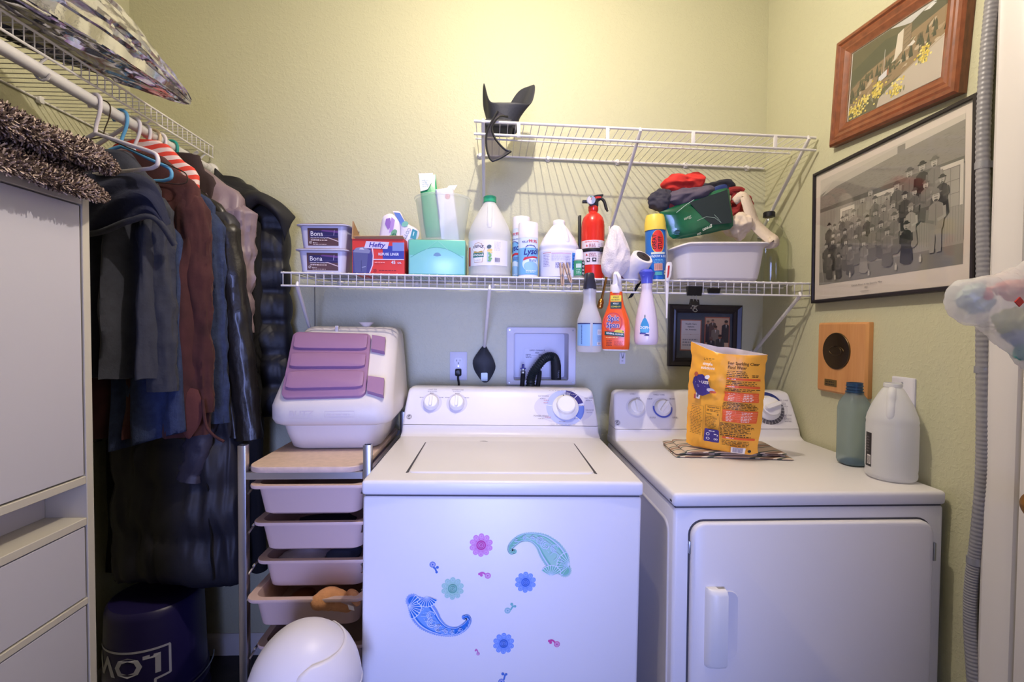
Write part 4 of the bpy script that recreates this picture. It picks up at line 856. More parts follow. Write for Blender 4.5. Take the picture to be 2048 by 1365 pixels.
# fire extinguisher
b = spot(1185, 1.725); fe = thing('fire_extinguisher', 'red fire extinguisher with gauge and black lever on the shelf', 'fire extinguisher', b)
FR = mat('extinguisher_red',(214,44,34),0.25,coat=.4); R = .0415
m = MB(); m.lathe([(.036,0),(R,.004),(R,.196),(.040,.212),(.035,.228),(.025,.240),(.016,.246),(.015,.262)], 36); m.build('cylinder', FR, fe, smooth=50)
m = MB(); m.lathe([(.016,.250),(.018,.254),(.018,.268),(.013,.274)], 20); m.build('valve_collar', FR, fe)
m = MB(); m.rbox(-.014,-.016,.266,.016,.014,.292,.003); m.build('valve_body', BLKP, fe)
m = MB(); m.T = Matrix.Translation((-.012,-.018,.286)); m.disc((0,0,0),(-.15,-1,.0),.0155,.006,24); g_ = m.build('gauge', STEEL, fe)
p = Print(lambda u, v, hh: Vector((-.0125+u*.99-.0009, -.0242-hh+u*.15, .286+v))); p.ell(0,0,.0135,.0135,(222,214,220),24); p.ring(0,0,.009,.0125,(200,60,60),.3,1.2,8); p.ring(0,0,.009,.0125,(60,150,80),1.3,1.9,8); p.line([(0,0),(.004,.010)],.0018,(196,50,50)); p.build('gauge_face', g_)
m = MB(); m.rbox(-.040,-.010,.280,-.020,.004,.290,.002); m.build('nozzle', BLKP, fe)
m = MB(); m.tube(smoothpath([(.010,-.002,.288),(.026,-.004,.296),(.038,-.006,.286),(.045,-.008,.262),(.050,-.010,.250)],5),[.006]*4+[.0055]*13+[.004]*4,10); m.build('carry_handle', BLKP, fe)
m = MB(); m.prism([(-.016,.300),(.012,.309),(.034,.311),(.034,.305),(.012,.300),(-.012,.292)], -.010,.008,'y'); m.build('lever', BLKP, fe)
m = MB(); m.prism([(.0,.299),(.014,.303),(.026,.302),(.026,.297),(.010,.294)], -.013,-.0105,'y'); m.build('safety_pin', mat('red_plastic',(196,50,44),.4), fe)
p = Print(on_cyl(R+.0002)); p.rect(-.060,.056,.062,.142,(226,214,220),20); p.text('INSTRUCTIONS',-.014,.134,.005,(206,60,52),1); 
for z in (.120,.088): p.poly([(-.034,z),(-.026,z),(-.030,z+.008)],(206,50,50)); p.scribble(-.022,z-.004,.006,z+.010,3,(150,60,70),wl=.006)
p.rects([(-.030,.066,-.018,.080),(-.010,.066,.004,.080)],(40,36,40)); p.ell(-.024,.073,.004,.005,(226,214,220),10,.6); p.ell(-.003,.074,.004,.003,(226,214,220),10); p.scribble(.010,.064,.034,.136,12,(180,168,180),wl=.008,fill=.3); p.build('label', fe)
m = MB(); m.lathe([(R+.0015,.102),(R+.0028,.104),(R+.0028,.112),(R+.0015,.114)], 36, cap0=False, cap1=False); st = m.build('strap', BLKP, fe, solid=.001); m = MB(); m.rbox(.016,-R-.002,.101,.030,-R+.010,.117,.002); m.build('buckle', BLKP, st)
m = MB(); m.rbox(-.050,.010,.02,-.0405,.030,.24,.002); m.build('bracket', BLKP, fe)
# ------------------------------------------------------------------ hung bottles and the right end of the shelf
def vnoise(p, s, seed=0):
    from mathutils import noise
    return noise.noise(Vector(p)*s+Vector((seed*7.3, seed*3.1, seed*1.7)))
def lump(c, rx, ry, rz, amp, sc, seed=0, n=44, k=26, squash=None):
    """crumpled rounded mass"""
    m = MB(); rings = []
    for i in range(1, k):
        r = []
        for j in range(n):
            th = PI*i/k; ph = 2*PI*j/n; d = Vector((math.sin(th)*math.cos(ph), math.sin(th)*math.sin(ph), -math.cos(th)))
            q = Vector((d.x*rx, d.y*ry, d.z*rz)); f = 1+amp*vnoise(q, sc, seed)-amp*0.9*abs(vnoise((q.x,q.y,q.z*1.8), sc*1.7, seed+3))+amp*.25*vnoise(q, sc*4, seed+5)
            q = q*f; 
            if squash: q = squash(q)
            r.append(Vector(c)+q)
        rings.append(r)
    return m.loft(rings)
# clear spray bottle with black trigger
YH = 1.553; A = atY(1178, 705, YH)
t = thing('spray_bottle', 'clear spray bottle with pale blue label and black head hanging on the shelf lip', 'spray bottle', A)
LIQ = translucent('clear_spray_plastic', (240,240,244), 0.22, 0.2)
m = MB(); m.lathe([(.028,0),(.037,.002),(.0395,.008),(.0395,.095),(.038,.108),(.031,.128),(.024,.146),(.0205,.160),(.0200,.188),(.0215,.192),(.0215,.206)], 32); m.build('bottle', LIQ, t, smooth=50)
p = Print(on_cyl(.0397)); p.rect(.003,.022,.052,.094,(148,186,226),12); p.rect(-.055,.022,-.005,.094,(138,180,226),12); p.rect(.003,.0915,.052,.095,(44,52,110),12); p.rect(-.055,.0915,-.005,.095,(44,52,110),12); p.rect(.020,.058,.044,.074,(226,226,234),4); p.scribble(.022,.060,.042,.072,3,(150,150,180),wl=.006); p.scribble(.020,.040,.044,.054,5,(110,140,190),wl=.007,fill=.35); p.rect(.018,.024,.038,.034,(226,226,234),4); p.rects([(.021+i*.0014,.026,.0217+i*.0014,.033) for i in range(10)],(60,60,90)); p.scribble(-.034,.028,-.030,.090,14,(50,70,140),wl=.004,fill=.6); p.build('label', t)
m = MB(); m.loft([rrect(w_, d_, .008, 4, 0, cy, z) for z, w_, d_, cy in ((.204,.040,.040,0),(.222,.036,.038,.0),(.236,.030,.040,.004),(.252,.027,.05,.010),(.258,.022,.046,.012))]); hd = m.build('spray_head', mat('navy_black_plastic',(30,30,46),.4), t)
m = MB(); m.tube(smoothpath([(0,.018,.240),(0,.05,.236),(0,.062,.215),(0,.060,.195)],4), .006, 8); m.build('trigger', mat('navy_black_plastic',(30,30,46),.4), hd)
# orange cleaner bottle
A = atY(1231, 702, YH); A.z += .002
t = thing('cleaner_bottle', 'bright orange trigger cleaner bottle hanging between the two pale bottles', 'spray bottle', A, (0,0,-.30))
prof = [(0,.078,.040),(.004,.086,.046),(.020,.090,.049),(.070,.092,.048),(.100,.084,.044),(.125,.066,.038),(.150,.049,.033),(.172,.042,.032),(.190,.040,.031)]
m = MB(); m.loft([rrect(w_, d_, min(w_,d_)*.40, 6, 0, 0, z) for z, w_, d_ in prof]); m.build('bottle', mat('orange_plastic',(238,92,34),.3,coat=.2), t, smooth=50)
m = MB(); m.loft([rrect(w_+.001, d_+.001, min(w_,d_)*.40, 6, 0, 0, z) for z, w_, d_ in ((-.001,.076,.038),(.003,.085,.045))]); m.build('base', mat('white_cap_plastic',(236,232,238),0.3), t)
def dep(v):
    for (z0, _, d0), (z1, _, d1) in zip(prof, prof[1:]):
        if z0 <= v <= z1: return lerp(d0, d1, (v-z0)/(z1-z0))/2
    return prof[-1][2]/2
def ofn(u, v, hh):
    w_ = .034; k = max(0, abs(u)-.020); return Vector((u, -dep(v)-hh+k*k*14, v))
ofn.cut = .006
p = Print(ofn); p.rect(-.017,.158,.017,.178,(232,206,60),4,4); p.text('KILLS',0,.169,.005,(40,40,40),1); p.scribble(-.014,.161,.014,.166,1,(60,60,40),wl=.005); p.rect(-.017,.135,.018,.156,(22,62,62),4,4); p.text('KILLS',0,.149,.005,(226,226,220),1); p.text('COVID-19',0,.139,.0045,(232,214,80),1)
p.ell(-.008,.090,.030,.032,(206,58,66),28); p.ell(-.008,.090,.027,.029,(224,92,64),28)
for dx, dz in ((-.0009,0),(.0009,0),(0,.0009),(0,-.0009)):
    p.text('Spic',-.007+dx,.096+dz,.0165,(240,238,244),1,'c',.92); p.text('Span',-.008+dx,.074+dz,.0165,(240,238,244),1,'c',.92); 
p.text('Spic',-.007,.096,.0165,(62,34,128),1,'c',.92); p.text('Span',-.008,.074,.0165,(62,34,128),1,'c',.92); p.text('and',-.010,.0915,.004,(62,34,128),1)
p.ell(.012,.060,.016,.007,(226,196,70),16); p.ell(.024,.061,.003,.003,(110,150,70),8); p.poly([(-.034,.050),(.028,.044),(.028,.056),(-.034,.062)],(20,74,70)); p.text('GENERAL CLEANER',-.002,.0510,.0052,(230,232,226),1,'c',.82,0,-.09); p.scribble(-.03,.040,.014,.046,1,(240,190,120),wl=.006); p.scribble(-.028,.014,-.010,.034,4,(120,40,20),wl=.005); p.scribble(-.004,.016,.026,.032,5,(180,50,20),wl=.006,fill=.4); p.build('label', t)
HW = mat('white_trigger_plastic',(232,226,226),.35)
m = MB(); m.lathe([(.019,.186),(.019,.208),(.016,.214)],24); m.loft([rrect(w_, d_, .006, 4, 0, cy, z) for z, w_, d_, cy in ((.210,.026,.030,0),(.226,.022,.040,.004),(.246,.020,.056,.008),(.254,.014,.05,.010))]); hd = m.build('spray_head', HW, t)
m = MB(); m.tube(smoothpath([(.004,-.016,.246),(.010,-.026,.236),(.012,-.024,.222),(.010,-.016,.212)],4), .0058, 10); m.build('trigger', HW, hd)
# white teardrop bottle
A = atY(1292, 690, YH); t = thing('teardrop_bottle', 'white teardrop spray bottle with a blue drop label hanging on the shelf lip', 'spray bottle', A)
m = MB(); m.lathe([(.028,0),(.034,.002),(.0375,.010),(.0385,.024),(.0375,.050),(.034,.085),(.028,.120),(.022,.150),(.0175,.172),(.0165,.184),(.0175,.186),(.0165,.190),(.0175,.193),(.0165,.210)], 32); m.build('bottle', mat('milky_pink_white',(228,214,230),.3,coat=.2), t, smooth=50)
def tfn(u, v, hh):
    zz = [(0,.034),(.024,.0385),(.05,.0375),(.085,.034),(.12,.028)]; r = .03
    for (a, b_), (c, d_) in zip(zz, zz[1:]):
        if a <= v <= c: r = lerp(b_, d_, (v-a)/(c-a))
    an = -PI/2-.45+u/r; return Vector(((r+hh+.0002)*math.cos(an), (r+hh+.0002)*math.sin(an), v))
tfn.cut = .004
p = Print(tfn); p.poly([(-.013,.040),(-.015,.052),(-.013,.066),(-.006,.082),(0,.090),(.006,.082),(.013,.066),(.015,.052),(.013,.040)],(62,150,206)); p.ell(0,.050,.013,.012,(96,176,222),18); p.ell(0,.092,.0022,.006,(120,130,140),8); p.text('OOPH',0,.052,.0085,(236,238,244),1,'c',.9); p.rect(-.015,.036,.004,.040,(60,60,150),3); p.poly([(-.002,.032),(.006,.036),(.015,.034),(.014,.030),(.004,.030)],(46,34,96)); p.build('label', t)
m = MB(); m.lathe([(.0185,.200),(.0185,.214),(.022,.226),(.026,.236)],24); m.loft([rrect(w_, d_, .008, 4, 0, cy, z) for z, w_, d_, cy in ((.222,.038,.034,.0),(.240,.034,.05,.01),(.246,.024,.045,.012))]); m.build('spray_head', mat('violet_blue_plastic',(84,92,206),.25), t)
# brass hose nozzle between the bottles
A = atY(1199, 618, 1.588); B = atY(1213, 556, 1.592); t = thing('brass_nozzle', 'slim brass nozzle hanging between the clear and orange bottles', 'nozzle', A)
d = B-A; m = MB(); m.tube([d*.25, d*.6, d*1.02], [.0045,.004,.0038], 10); m.build('stem', BRASS, t)
m = MB(); m.tube([d*k for k in (0,.04,.1,.16,.2,.24,.28,.32)], [.005,.0095,.0105,.009,.0105,.009,.0085,.005], 14); m.build('tip', BRASS, t)
A = atY(1262, 597, 1.64); t = thing('black_strap', 'black webbing strap hanging through the shelf behind the orange bottle', 'strap', A); B = atY(1283, 560, 1.66)-A
m = MB(); m.add([(-.011,0,-.002),(.004,0,.004),(B.x+.008,.02,B.z+.004),(B.x-.007,.02,B.z-.002),(-.011,.0025,-.002),(.004,.0025,.004),(B.x+.008,.0225,B.z+.004),(B.x-.007,.0225,B.z-.002)],[(0,1,2,3),(7,6,5,4),(0,4,5,1),(1,5,6,2),(2,6,7,3),(3,7,4,0)]); m.build('webbing', mat('black_webbing',(30,30,34),.9), t, smooth=0)
# red and white scraper standing in the lip
A = atY(1333, 637, 1.590); t = thing('scraper', 'narrow red and white scraper hanging through the shelf lip', 'scraper', A); B = atY(1334, 560, 1.592)-A; C_ = atY(1338, 525, 1.592)-A
m = MB(); m.loft([rrect(w_, .004, .0015, 3, B.x*z/B.z, 0, z) for z, w_ in ((0,.004),(.03,.006),(B.z*.65,.010),(B.z,.012))]); m.build('blade', HW, t)
m = MB(); m.loft([rrect(w_, .012, .005, 4, x, 0, z) for z, w_, x in ((B.z-.004,.012,B.x),(B.z+.014,.020,B.x+.003),(C_.z-.010,.021,C_.x),(C_.z,.014,C_.x))]); g_ = m.build('handle', HW, t)
m = MB(); m.loft([rrect(w_, .014, .003, 4, x, 0, z) for z, w_, x in ((B.z+.006,.005,B.x-.001),(B.z+.02,.008,B.x+.001),(C_.z-.012,.008,C_.x-.003))]); m.build('grip_inlay', mat('red_plastic',(196,50,44),.4), g_)
# white towel bundled on the shelf lip
c0 = atY(1230, 506, 1.60)
t = thing('white_cloth', 'crumpled white terry cloth bundled on the shelf beside the extinguisher', 'cloth', (c0.x, c0.y, SHZ(c0.x)))
TERRY = mat('white_terry',(226,216,216),.95,bump=(220,.55),sheen=.3)
zt_ = SHZ(c0.x); rows = []
out = [(1213,556,1238,556),(1206,545,1248,548),(1203,530,1256,536),(1205,512,1259,518),(1210,490,1257,498),(1217,470,1250,478),(1222,456,1243,462),(1228,451,1238,453)]
rings = []; n = 72; NO = 40; oo = [smoothpath([(o[0], o[1], 0) for o in out], 8), smoothpath([(o[2], o[3], 0) for o in out], 8)]
for i in range(len(oo[0])):
    s_ = i/(len(oo[0])-1); o0 = Vector((c0.x, c0.y, zt_)); pa = atY(oo[0][i].x, oo[0][i].y, 1.605)-o0; pb = atY(oo[1][i].x, oo[1][i].y, 1.605)-o0; r = []
    cc = (pa+pb)/2; hw = (pb-pa).length/2; dp = .030*math.sin(PI*(s_*.86+.10)); e_ = (pb-pa).normalized()
    for j in range(n):
        a = 2*PI*j/n; ca, sa = math.cos(a), math.sin(a); f = 1+.42*(1-2.2*abs(vnoise((ca*1.1+s_*.9, sa*1.1, s_*1.6), 1.5, 4)))*.5+.22*(1-2*abs(vnoise((ca*2.2-s_*1.5, sa*2.2, s_*4), 1.4, 7)))*.5
        r.append(cc+e_*hw*ca*(.8+.2*f)+Vector((0, dp*sa*f, 0)))
    rings.append(r)
m = MB(); m.loft(rings); m.build('towel', TERRY, t, smooth=70)
# white roll with a black core
A = atY(1270, 540, 1.62); ax = Vector((.30,-.62,.72)).normalized()
t = thing('paper_roll', 'white paper roll with a black end cap leaning out over the shelf lip', 'roll', A)
m = MB(); m.tube([ax*z for z in (-.035,-.032,0,.03,.052,.055)], [.030,.036,.0365,.0365,.0365,.034], 32); m.build('roll', mat('white_paper_roll',(226,220,224),.7), t, smooth=45)
m = MB(); m.tube([ax*z for z in (.0545,.058,.0595)], [.024,.024,.021], 28); e_ = m.build('end_cap', mat('charcoal_plastic',(46,42,46),.5), t); m = MB(); m.disc(ax*.0594, ax, .004, .0012, 10); m.build('hub', BLKP, e_)
# purple can behind
t = spot(1258, 1.68); pc = thing('purple_jar', 'small lilac jar half hidden behind the white cloth', 'jar', t); m = MB(); m.lathe([(.03,0),(.032,.003),(.032,.035),(.030,.040),(.033,.042),(.033,.056),(.03,.058)],24); m.build('jar_body', mat('lilac_plastic',(166,140,196),.35), pc)
# foam can
b = spot(1312, 1.655); fcn = thing('foam_can', 'blue window foam can with a yellow cap', 'spray can', b, (0,-.03,0))
m = MB(); m.lathe([(.031,0),(.034,.002),(.034,.170),(.031,.178),(.028,.182)],32); m.build('can', mat('blue_can',(38,108,194),.3), fcn)
m = MB(); m.lathe([(.0365,.172),(.0360,.196),(.032,.218),(.029,.226),(.012,.228)],28); m.build('cap', mat('yellow_cap',(236,208,84),.4), fcn)
p = Print(on_cyl(.0342)); p.poly([(-.022+.024*math.cos(a)+.02,.130+.040*math.sin(a)) for a in [2*PI*i/28 for i in range(28)]],(240,200,80)); p.ell(-.002,.131,.022,.038,(222,50,44),28); p.text('GREAT',-.008,.104,.0125,(40,20,30),1,'l',.9,0,PI/2); p.text('STUFF',.010,.104,.0125,(40,20,30),1,'l',.9,0,PI/2); p.rect(-.026,.088,.024,.095,(216,226,216),8); p.text('WINDOW & DOOR',.002,.077,.0075,(226,238,246),1,'c',.72,.15); p.scribble(-.018,.058,.022,.072,3,(140,210,226),wl=.007,fill=.35)
p.rect(-.016,.032,.012,.056,(226,180,160),5); p.rects([(-.014+i*.0022,.034,-.0130+i*.0022,.054) for i in range(11)],(150,60,60)); p.rect(-.018,.016,.010,.028,(80,170,170),5); p.rect(.018,.018,.025,.032,(226,230,236)); p.ell(.0215,.025,.002,.003,(60,60,80),8); p.build('label', fcn)
m = MB(); m.tube([(.035,-.004,.200),(.037,-.006,.10),(.036,-.006,.03)],.0032,8); m.build('straw', translucent('clear_straw',(226,226,226),.3,.2), fcn)
# ------------------------------------------------------------------ white basin with its heap of cloths
bx = atY(1432, 560, 1.64).x+.006; BO = Vector((bx+.012, 1.748, SHZ(bx))); basin = thing('wash_basin', 'white plastic wash basin heaped with cloths at the right of the shelf', 'basin', BO)
BW = mat('white_basin_plastic',(222,216,220),.4)
def bz(x, y):
    k = math.exp(-((x-.02)/.062)**4)*.012 if y < 0 else 0
    return k-.018*max(0, (-x-.10)/.075)**1.5*(1 if y < 0 else .5)+.004*max(0,(x-.1)/.075)
def bring(w_, d_, r, z, lip=0): return [(x, y, z+lip*bz(x, y)) for x, y, _ in rrect(w_, d_, r, 9)]
m = MB(); m.loft([bring(.270,.205,.035,0), bring(.286,.222,.04,.004), bring(.305,.238,.045,.06,.3), bring(.318,.252,.05,.112,.9), bring(.320,.254,.05,.122,1), bring(.346,.280,.055,.124,1), bring(.350,.284,.055,.128,1), bring(.346,.280,.055,.133,1), bring(.322,.256,.05,.135,1), bring(.314,.248,.05,.128,1), bring(.300,.233,.045,.06,.3), bring(.280,.216,.04,.008)], cap1=True); m.build('basin_body', BW, basin, smooth=50, sub=1)
def B2(px, py, Y=1.70): q = atY(px, py, Y); return q-BO
def heap(name, label, cat, c, r, amp, sc, seed, mt, rot=0, sub=1):
    cw = atY(c[0], c[1], c[2]); t = thing(name, label, cat, cw, (0, rot, 0)); m = lump((0,0,0), *r, amp, sc, seed); m.build('fabric', mt, t, smooth=80, sub=sub); return t
PURP = mat('dusty_purple_fleece',(88,80,96),.9,bump=(50,.3),sheen=.3)
heap('purple_jacket', 'dusty purple-grey cloth draped across the heap in the basin', 'cloth', (1362,398,1.70), (.108,.085,.036), .30, 14, 2, PURP, -.20)
heap('red_cloth', 'red cloth crumpled on top of the basin heap', 'cloth', (1366,368,1.695), (.074,.062,.040), .35, 17, 5, mat('red_fleece',(214,54,46),.85,bump=(60,.3),sheen=.3), -.05)
t = heap('dark_hood', 'dark grey cloth end hanging over the foam can', 'cloth', (1320,402,1.665), (.046,.036,.036), .35, 22, 8, mat('charcoal_cloth',(58,56,68),.9,bump=(60,.3)), .1)
heap('navy_jacket', 'dark navy cloth folded at the back of the basin heap', 'cloth', (1424,384,1.78), (.085,.060,.040), .3, 16, 12, mat('navy_black_cloth',(44,44,58),.85,bump=(60,.3)), -.15)
heap('maroon_cloth', 'maroon cloth with a knotted end at the right of the basin heap', 'cloth', (1482,422,1.76), (.045,.05,.060), .35, 18, 15, mat('maroon_cloth',(150,46,44),.85,bump=(60,.3),sheen=.2), .15)
q = atY(1468, 385, 1.74); t = thing('knotted_tie', 'small maroon knotted toggle sticking up beside the green pouch', 'toggle', q); m = MB(); m.tube(smoothpath([(-.004,0,-.04),(0,0,-.008),(-.018,0,.004),(0,-.004,.008),(.022,0,.010),(.034,0,.004)],4),[.010]*6+[.012]*8+[.011]*7,10); m.build('knot', mat('maroon_cloth',(150,46,44),.85), t)
heap('canvas_tote', 'cream canvas bag bunched in the basin behind the green pouch', 'bag', (1475,452,1.70), (.048,.06,.052), .35, 20, 21, mat('cream_canvas',(224,206,184),.9,bump=(150,.3)), .2)
# canvas strap curling out of the basin
A = atY(1466, 402, 1.70); t = thing('canvas_strap', 'wide cream canvas strap looping over the basin rim', 'strap', A)
sp = smoothpath([atY(1468,404,1.70)-A, atY(1486,392,1.69)-A, atY(1496,412,1.68)-A, atY(1508,446,1.67)-A, atY(1534,472,1.655)-A, atY(1548,482,1.645)-A, atY(1535,488,1.66)-A, atY(1520,486,1.68)-A],6)
m = MB(); rows = []
for i, q in enumerate(sp):
    tg = (sp[min(i+1,len(sp)-1)]-sp[max(i-1,0)]).normalized(); sd = tg.cross(Vector((.15,-1,.25))).normalized(); k = .013+.012*math.sin(PI*i/len(sp)); rows.append([q-sd*k, q, q+sd*k])
m.sheet(rows); m.build('strap', mat('cream_canvas',(224,206,184),.9), t, smooth=80, solid=.003, fix=False)
# green pouch lying upside down across the basin
q0 = atY(1398, 428, 1.645); t = thing('green_pouch', 'shiny dark green pouch with upside-down lettering lying in the basin', 'pouch', q0)
G = lambda x, y: (lambda q: (q.x-q0.x, q.z-q0.z))(atY(x, y, 1.645))
pk = [G(1320,424),G(1388,398),G(1452,376),G(1460,400),G(1466,452),G(1440,462),G(1405,470),G(1346,478),G(1332,452)]
GP = mat('glossy_green_pouch',(22,92,62),.22,coat=.4,bump=(16,.35),var=(9,.55)); o = shell('pouch_body', t, GP, pk, .016)
p = Print(lambda u, v, hh: Vector((u, -.0165-hh+.0015*abs(v)*10, v)))
p.poly([G(1375,408),G(1450,382),G(1460,448),G(1420,452),G(1400,436)],(36,48,50)); 
for s, x, y, h_ in (('Slate',1371,436,.010),('green',1410,456,.011),('the',1394,468,.008)): u_, v_ = G(x, y); p.text(s, u_, v_, h_, (196,206,190), 1 if s=='green' else 0, 'c', 1, .25, PI+.42)
p.line([G(1390,444),G(1408,436),G(1425,438),G(1438,448),G(1432,440),G(1424,432)],.0016,(150,170,160)); p.line([G(1349,428),G(1366,414),G(1384,402)],.0016,(190,206,200)); p.ell(*G(1351,466),.010,.007,(28,60,70),14,.3); p.scribble(G(1344,466)[0],G(1344,472)[1],G(1358,466)[0],G(1344,464)[1],2,(60,110,150),wl=.004); p.build('pouch_print', t)
q0 = atY(1368, 412, 1.665); t = thing('blue_packet', 'blue and red printed packet peeking out above the green pouch', 'packet', q0); G2 = lambda x, y: (lambda q: (q.x-q0.x, q.z-q0.z))(atY(x, y, 1.665)); shell('packet_body', t, mat('blue_foil',(40,60,120),.3,bump=(30,.3)), [G2(1320,430),G2(1322,412),G2(1380,394),G2(1440,370),G2(1455,374),G2(1440,400),G2(1380,424)], .010)
p = Print(lambda u, v, hh: Vector((u, -.0102-hh, v))); p.poly([G2(1336,408),G2(1352,404),G2(1352,420),G2(1336,424)],(140,40,44)); p.ell(*G2(1358,410),.004,.002,(60,90,170),8); p.ell(*G2(1372,404),.004,.003,(60,100,190),8); p.build('packet_print', t)
# glass jug
b = spot(1560, 1.765); b.x = min(b.x, 1.028); gj = thing('glass_jug', 'empty clear glass jug with black cap by the right wall', 'jug', b)
GL = clear('jug_glass',(246,248,240),.22); R = .066
m = MB(); m.lathe([(.03,.004),(.058,.001),(R-.002,.006),(R,.014),(R,.150),(R-.003,.172),(R-.014,.198),(.036,.220),(.023,.234),(.0185,.246),(.018,.262)], 40, cap1=False); m.build('bottle', GL, gj, smooth=60)
m = MB(); m.lathe([(.0205,.258),(.0205,.274),(.018,.277),(.003,.2775)],24); m.build('cap', BLKP, gj)
m = MB(); m.tube(smoothpath([(.018,-.004,.252),(.034,-.006,.254),(.038,-.007,.240),(.030,-.008,.228)],5),.0055,10); m.build('ring_handle', clear('jug_glass',(246,248,240),.22), gj)
# binder clips on the lip
def clip(px0, px1, py0, py1, Y, label, loops, hang=False):
    a = atY(px0, py0, Y); c = atY(px1, py1, Y); w_ = c.x-a.x; h_ = a.z-c.z; t = thing('binder_clip', label, 'clip', ((a.x+c.x)/2, Y, c.z), (0,.06 if hang else 0,.1), 'binder clips on the shelf lip')
    m = MB(); k = 1 if not hang else -1; m.prism([(-.003,0 if k>0 else h_),(-.009,h_ if k>0 else 0),(.009,h_ if k>0 else 0),(.003,0 if k>0 else h_)], -w_/2, w_/2, 'x'); m.build('body', mat('black_clip_steel',(28,27,30),.35,.3), t, smooth=0)
    for s, L in loops:
        z0 = 0 if k > 0 else 0; m = MB(); m.tube(smoothpath([(-w_*.12,s*.004,.001),(-w_*.13,s*.006,-L*.5),(-w_*.26,s*.008,-L*.8),(0,s*.009,-L),(w_*.26,s*.008,-L*.8),(w_*.13,s*.006,-L*.5),(w_*.12,s*.004,.001)],4),.0011,6); m.build('wire_handle', STEEL, t)
clip(1374,1403,573,592,1.590,'large black binder clip on the shelf lip with another clip hanging from it',[(-1,.036),(1,.030)])
clip(1416,1439,577,587,1.594,'plain black binder clip alone on the shelf lip',[(1,.010)])
clip(1380,1397,599,611,1.588,'small black binder clip dangling from the large clip',[(-1,.022),(1,.012)],True)
# ------------------------------------------------------------------ black sleeve on the upper shelf
uz = lambda x: lerp(1.981,1.951,(x+.066)/1.154)+.0065
s0 = atY(1008, 250, 1.70); sl = thing('padded_sleeve', 'black padded sleeve with two upright flaps and a mesh pocket on the upper shelf', 'sleeve', (s0.x-.004, 1.70, uz(s0.x)))
NEO = mat('black_neoprene',(40,42,52),.55,bump=(120,.15))
def sl_top(a):     # rim height around the sleeve
    l = math.exp(-((a-math.radians(196))/.34)**2); r = math.exp(-((a-math.radians(30))/.80)**4)+math.exp(-((a-math.radians(390))/.80)**4)
    return .078+.088*l+.100*r
rows = []; n = 36
for i in range(9):
    s = i/8; r = []
    for j in range(n):
        a = 2*PI*j/n; top = sl_top(a); z = .004+s*top; rr_ = lerp(.050,.060,s)+.030*max(0,s-.35)*(1.2 if math.cos(a) > 0 else .55)*abs(math.cos(a))**1.2
        r.append((rr_*math.cos(a)+.030*s*s*max(0,math.cos(a)), rr_*.85*math.sin(a), z))
    rows.append(r)
m = MB(); m.sheet(rows, True); m.build('shell', NEO, sl, smooth=60, solid=.004, sub=1, fix=False)
m = MB(); m.rbox(-.064,-.05,.0,.034,.045,.030,.010,3); m.build('base_pad', NEO, sl)
SO = Vector((s0.x-.004, 1.70, uz(s0.x))); cz = lambda x, y: atY(940+x/7.187, 150+y/7.187, 1.588)-SO
pa = smoothpath([cz(400,520), cz(330,640), cz(258,770), cz(232,900), cz(240,1060), cz(280,1190), cz(322,1240)],4); pb = smoothpath([cz(545,545)+Vector((0,.03,0)), cz(420,600), cz(318,740), cz(345,880), cz(420,990), cz(510,1075), cz(590,1097)],4)
m = MB(); m.sheet([[lerp(a, b_, k/4) for k in range(5)] for a, b_ in zip(pa, pb)]); 
MESH = translucent('grey_pocket_mesh',(88,84,96),.45,.7); m.build('mesh_pocket', MESH, sl, smooth=80, fix=False)
m = MB(); m.tube(pa+[lerp(pa[-1],pb[-1],k/4)+Vector((0,0,-.004*math.sin(PI*k/4))) for k in (1,2,3)]+pb[::-1], .0034, 8); m.build('pocket_binding', BLKP, sl)
# ------------------------------------------------------------------ things on the dryer
dz_ = DZ+.0008
GT = mat('striped_towel',(186,170,150),.95,bump=(160,.5)); nt = GT.node_tree; wv = nt.nodes.new('ShaderNodeTexWave'); wv.inputs['Scale'].default_value = 4.2; wv.inputs['Distortion'].default_value = .6; cr_ = nt.nodes.new('ShaderNodeValToRGB'); cr_.color_ramp.interpolation = 'CONSTANT'
els = cr_.color_ramp.elements; els[0].color = (*lin((206,186,166)),1); els[1].position = .45; els[1].color = (*lin((84,92,82)),1); e = els.new(.7); e.color = (*lin((220,204,188)),1); e = els.new(.88); e.color = (*lin((160,130,110)),1)
tcn = nt.nodes.new('ShaderNodeTexCoord'); mp = nt.nodes.new('ShaderNodeMapping'); mp.inputs['Rotation'].default_value = (0,0,1.2); nt.links.new(tcn.outputs['Object'], mp.inputs[0]); nt.links.new(mp.outputs[0], wv.inputs['Vector']); nt.links.new(wv.outputs[0], cr_.inputs[0]); nt.links.new(cr_.outputs[0], nt.nodes['Principled BSDF'].inputs['Base Color'])
tw = thing('folded_towel', 'folded striped hand towel under the orange bag on the dryer', 'towel', (.725, 1.47, dz_), (0,0,-.10))
for k, (w_, d_, ox, oy) in enumerate(((.345,.175,0,0),(.325,.165,-.008,.004),(.30,.155,.006,.0))):
    rings = []; ww = [(-1,.25),(-.96,.9),(-.8,1),(-.3,1),(.3,1),(.8,1),(.96,.9),(1,.25)]
    for sx, th in ww:
        x = ox+sx*w_/2; z0 = k*.0065; r = []
        for sy, tz in ((-1,.5),(-.98,0),(-.5,0),(0,0),(.5,0),(.98,0),(1,.5),(.98,1),(.5,1),(0,1),(-.5,1),(-.98,1)):
            wob = .0035*max(0, vnoise((x,sy*d_,k),14,k)); r.append((x+.006*vnoise((x,sy,k),9,k+4), oy+sy*d_/2+.012*vnoise((x,sy*.3,k),8,k+9), z0+tz*.0062*th+(wob if k else 0)))
        rings.append(r)
    m = MB(); m.loft(rings); m.build('towel_layer', GT, tw, smooth=60, sub=1)
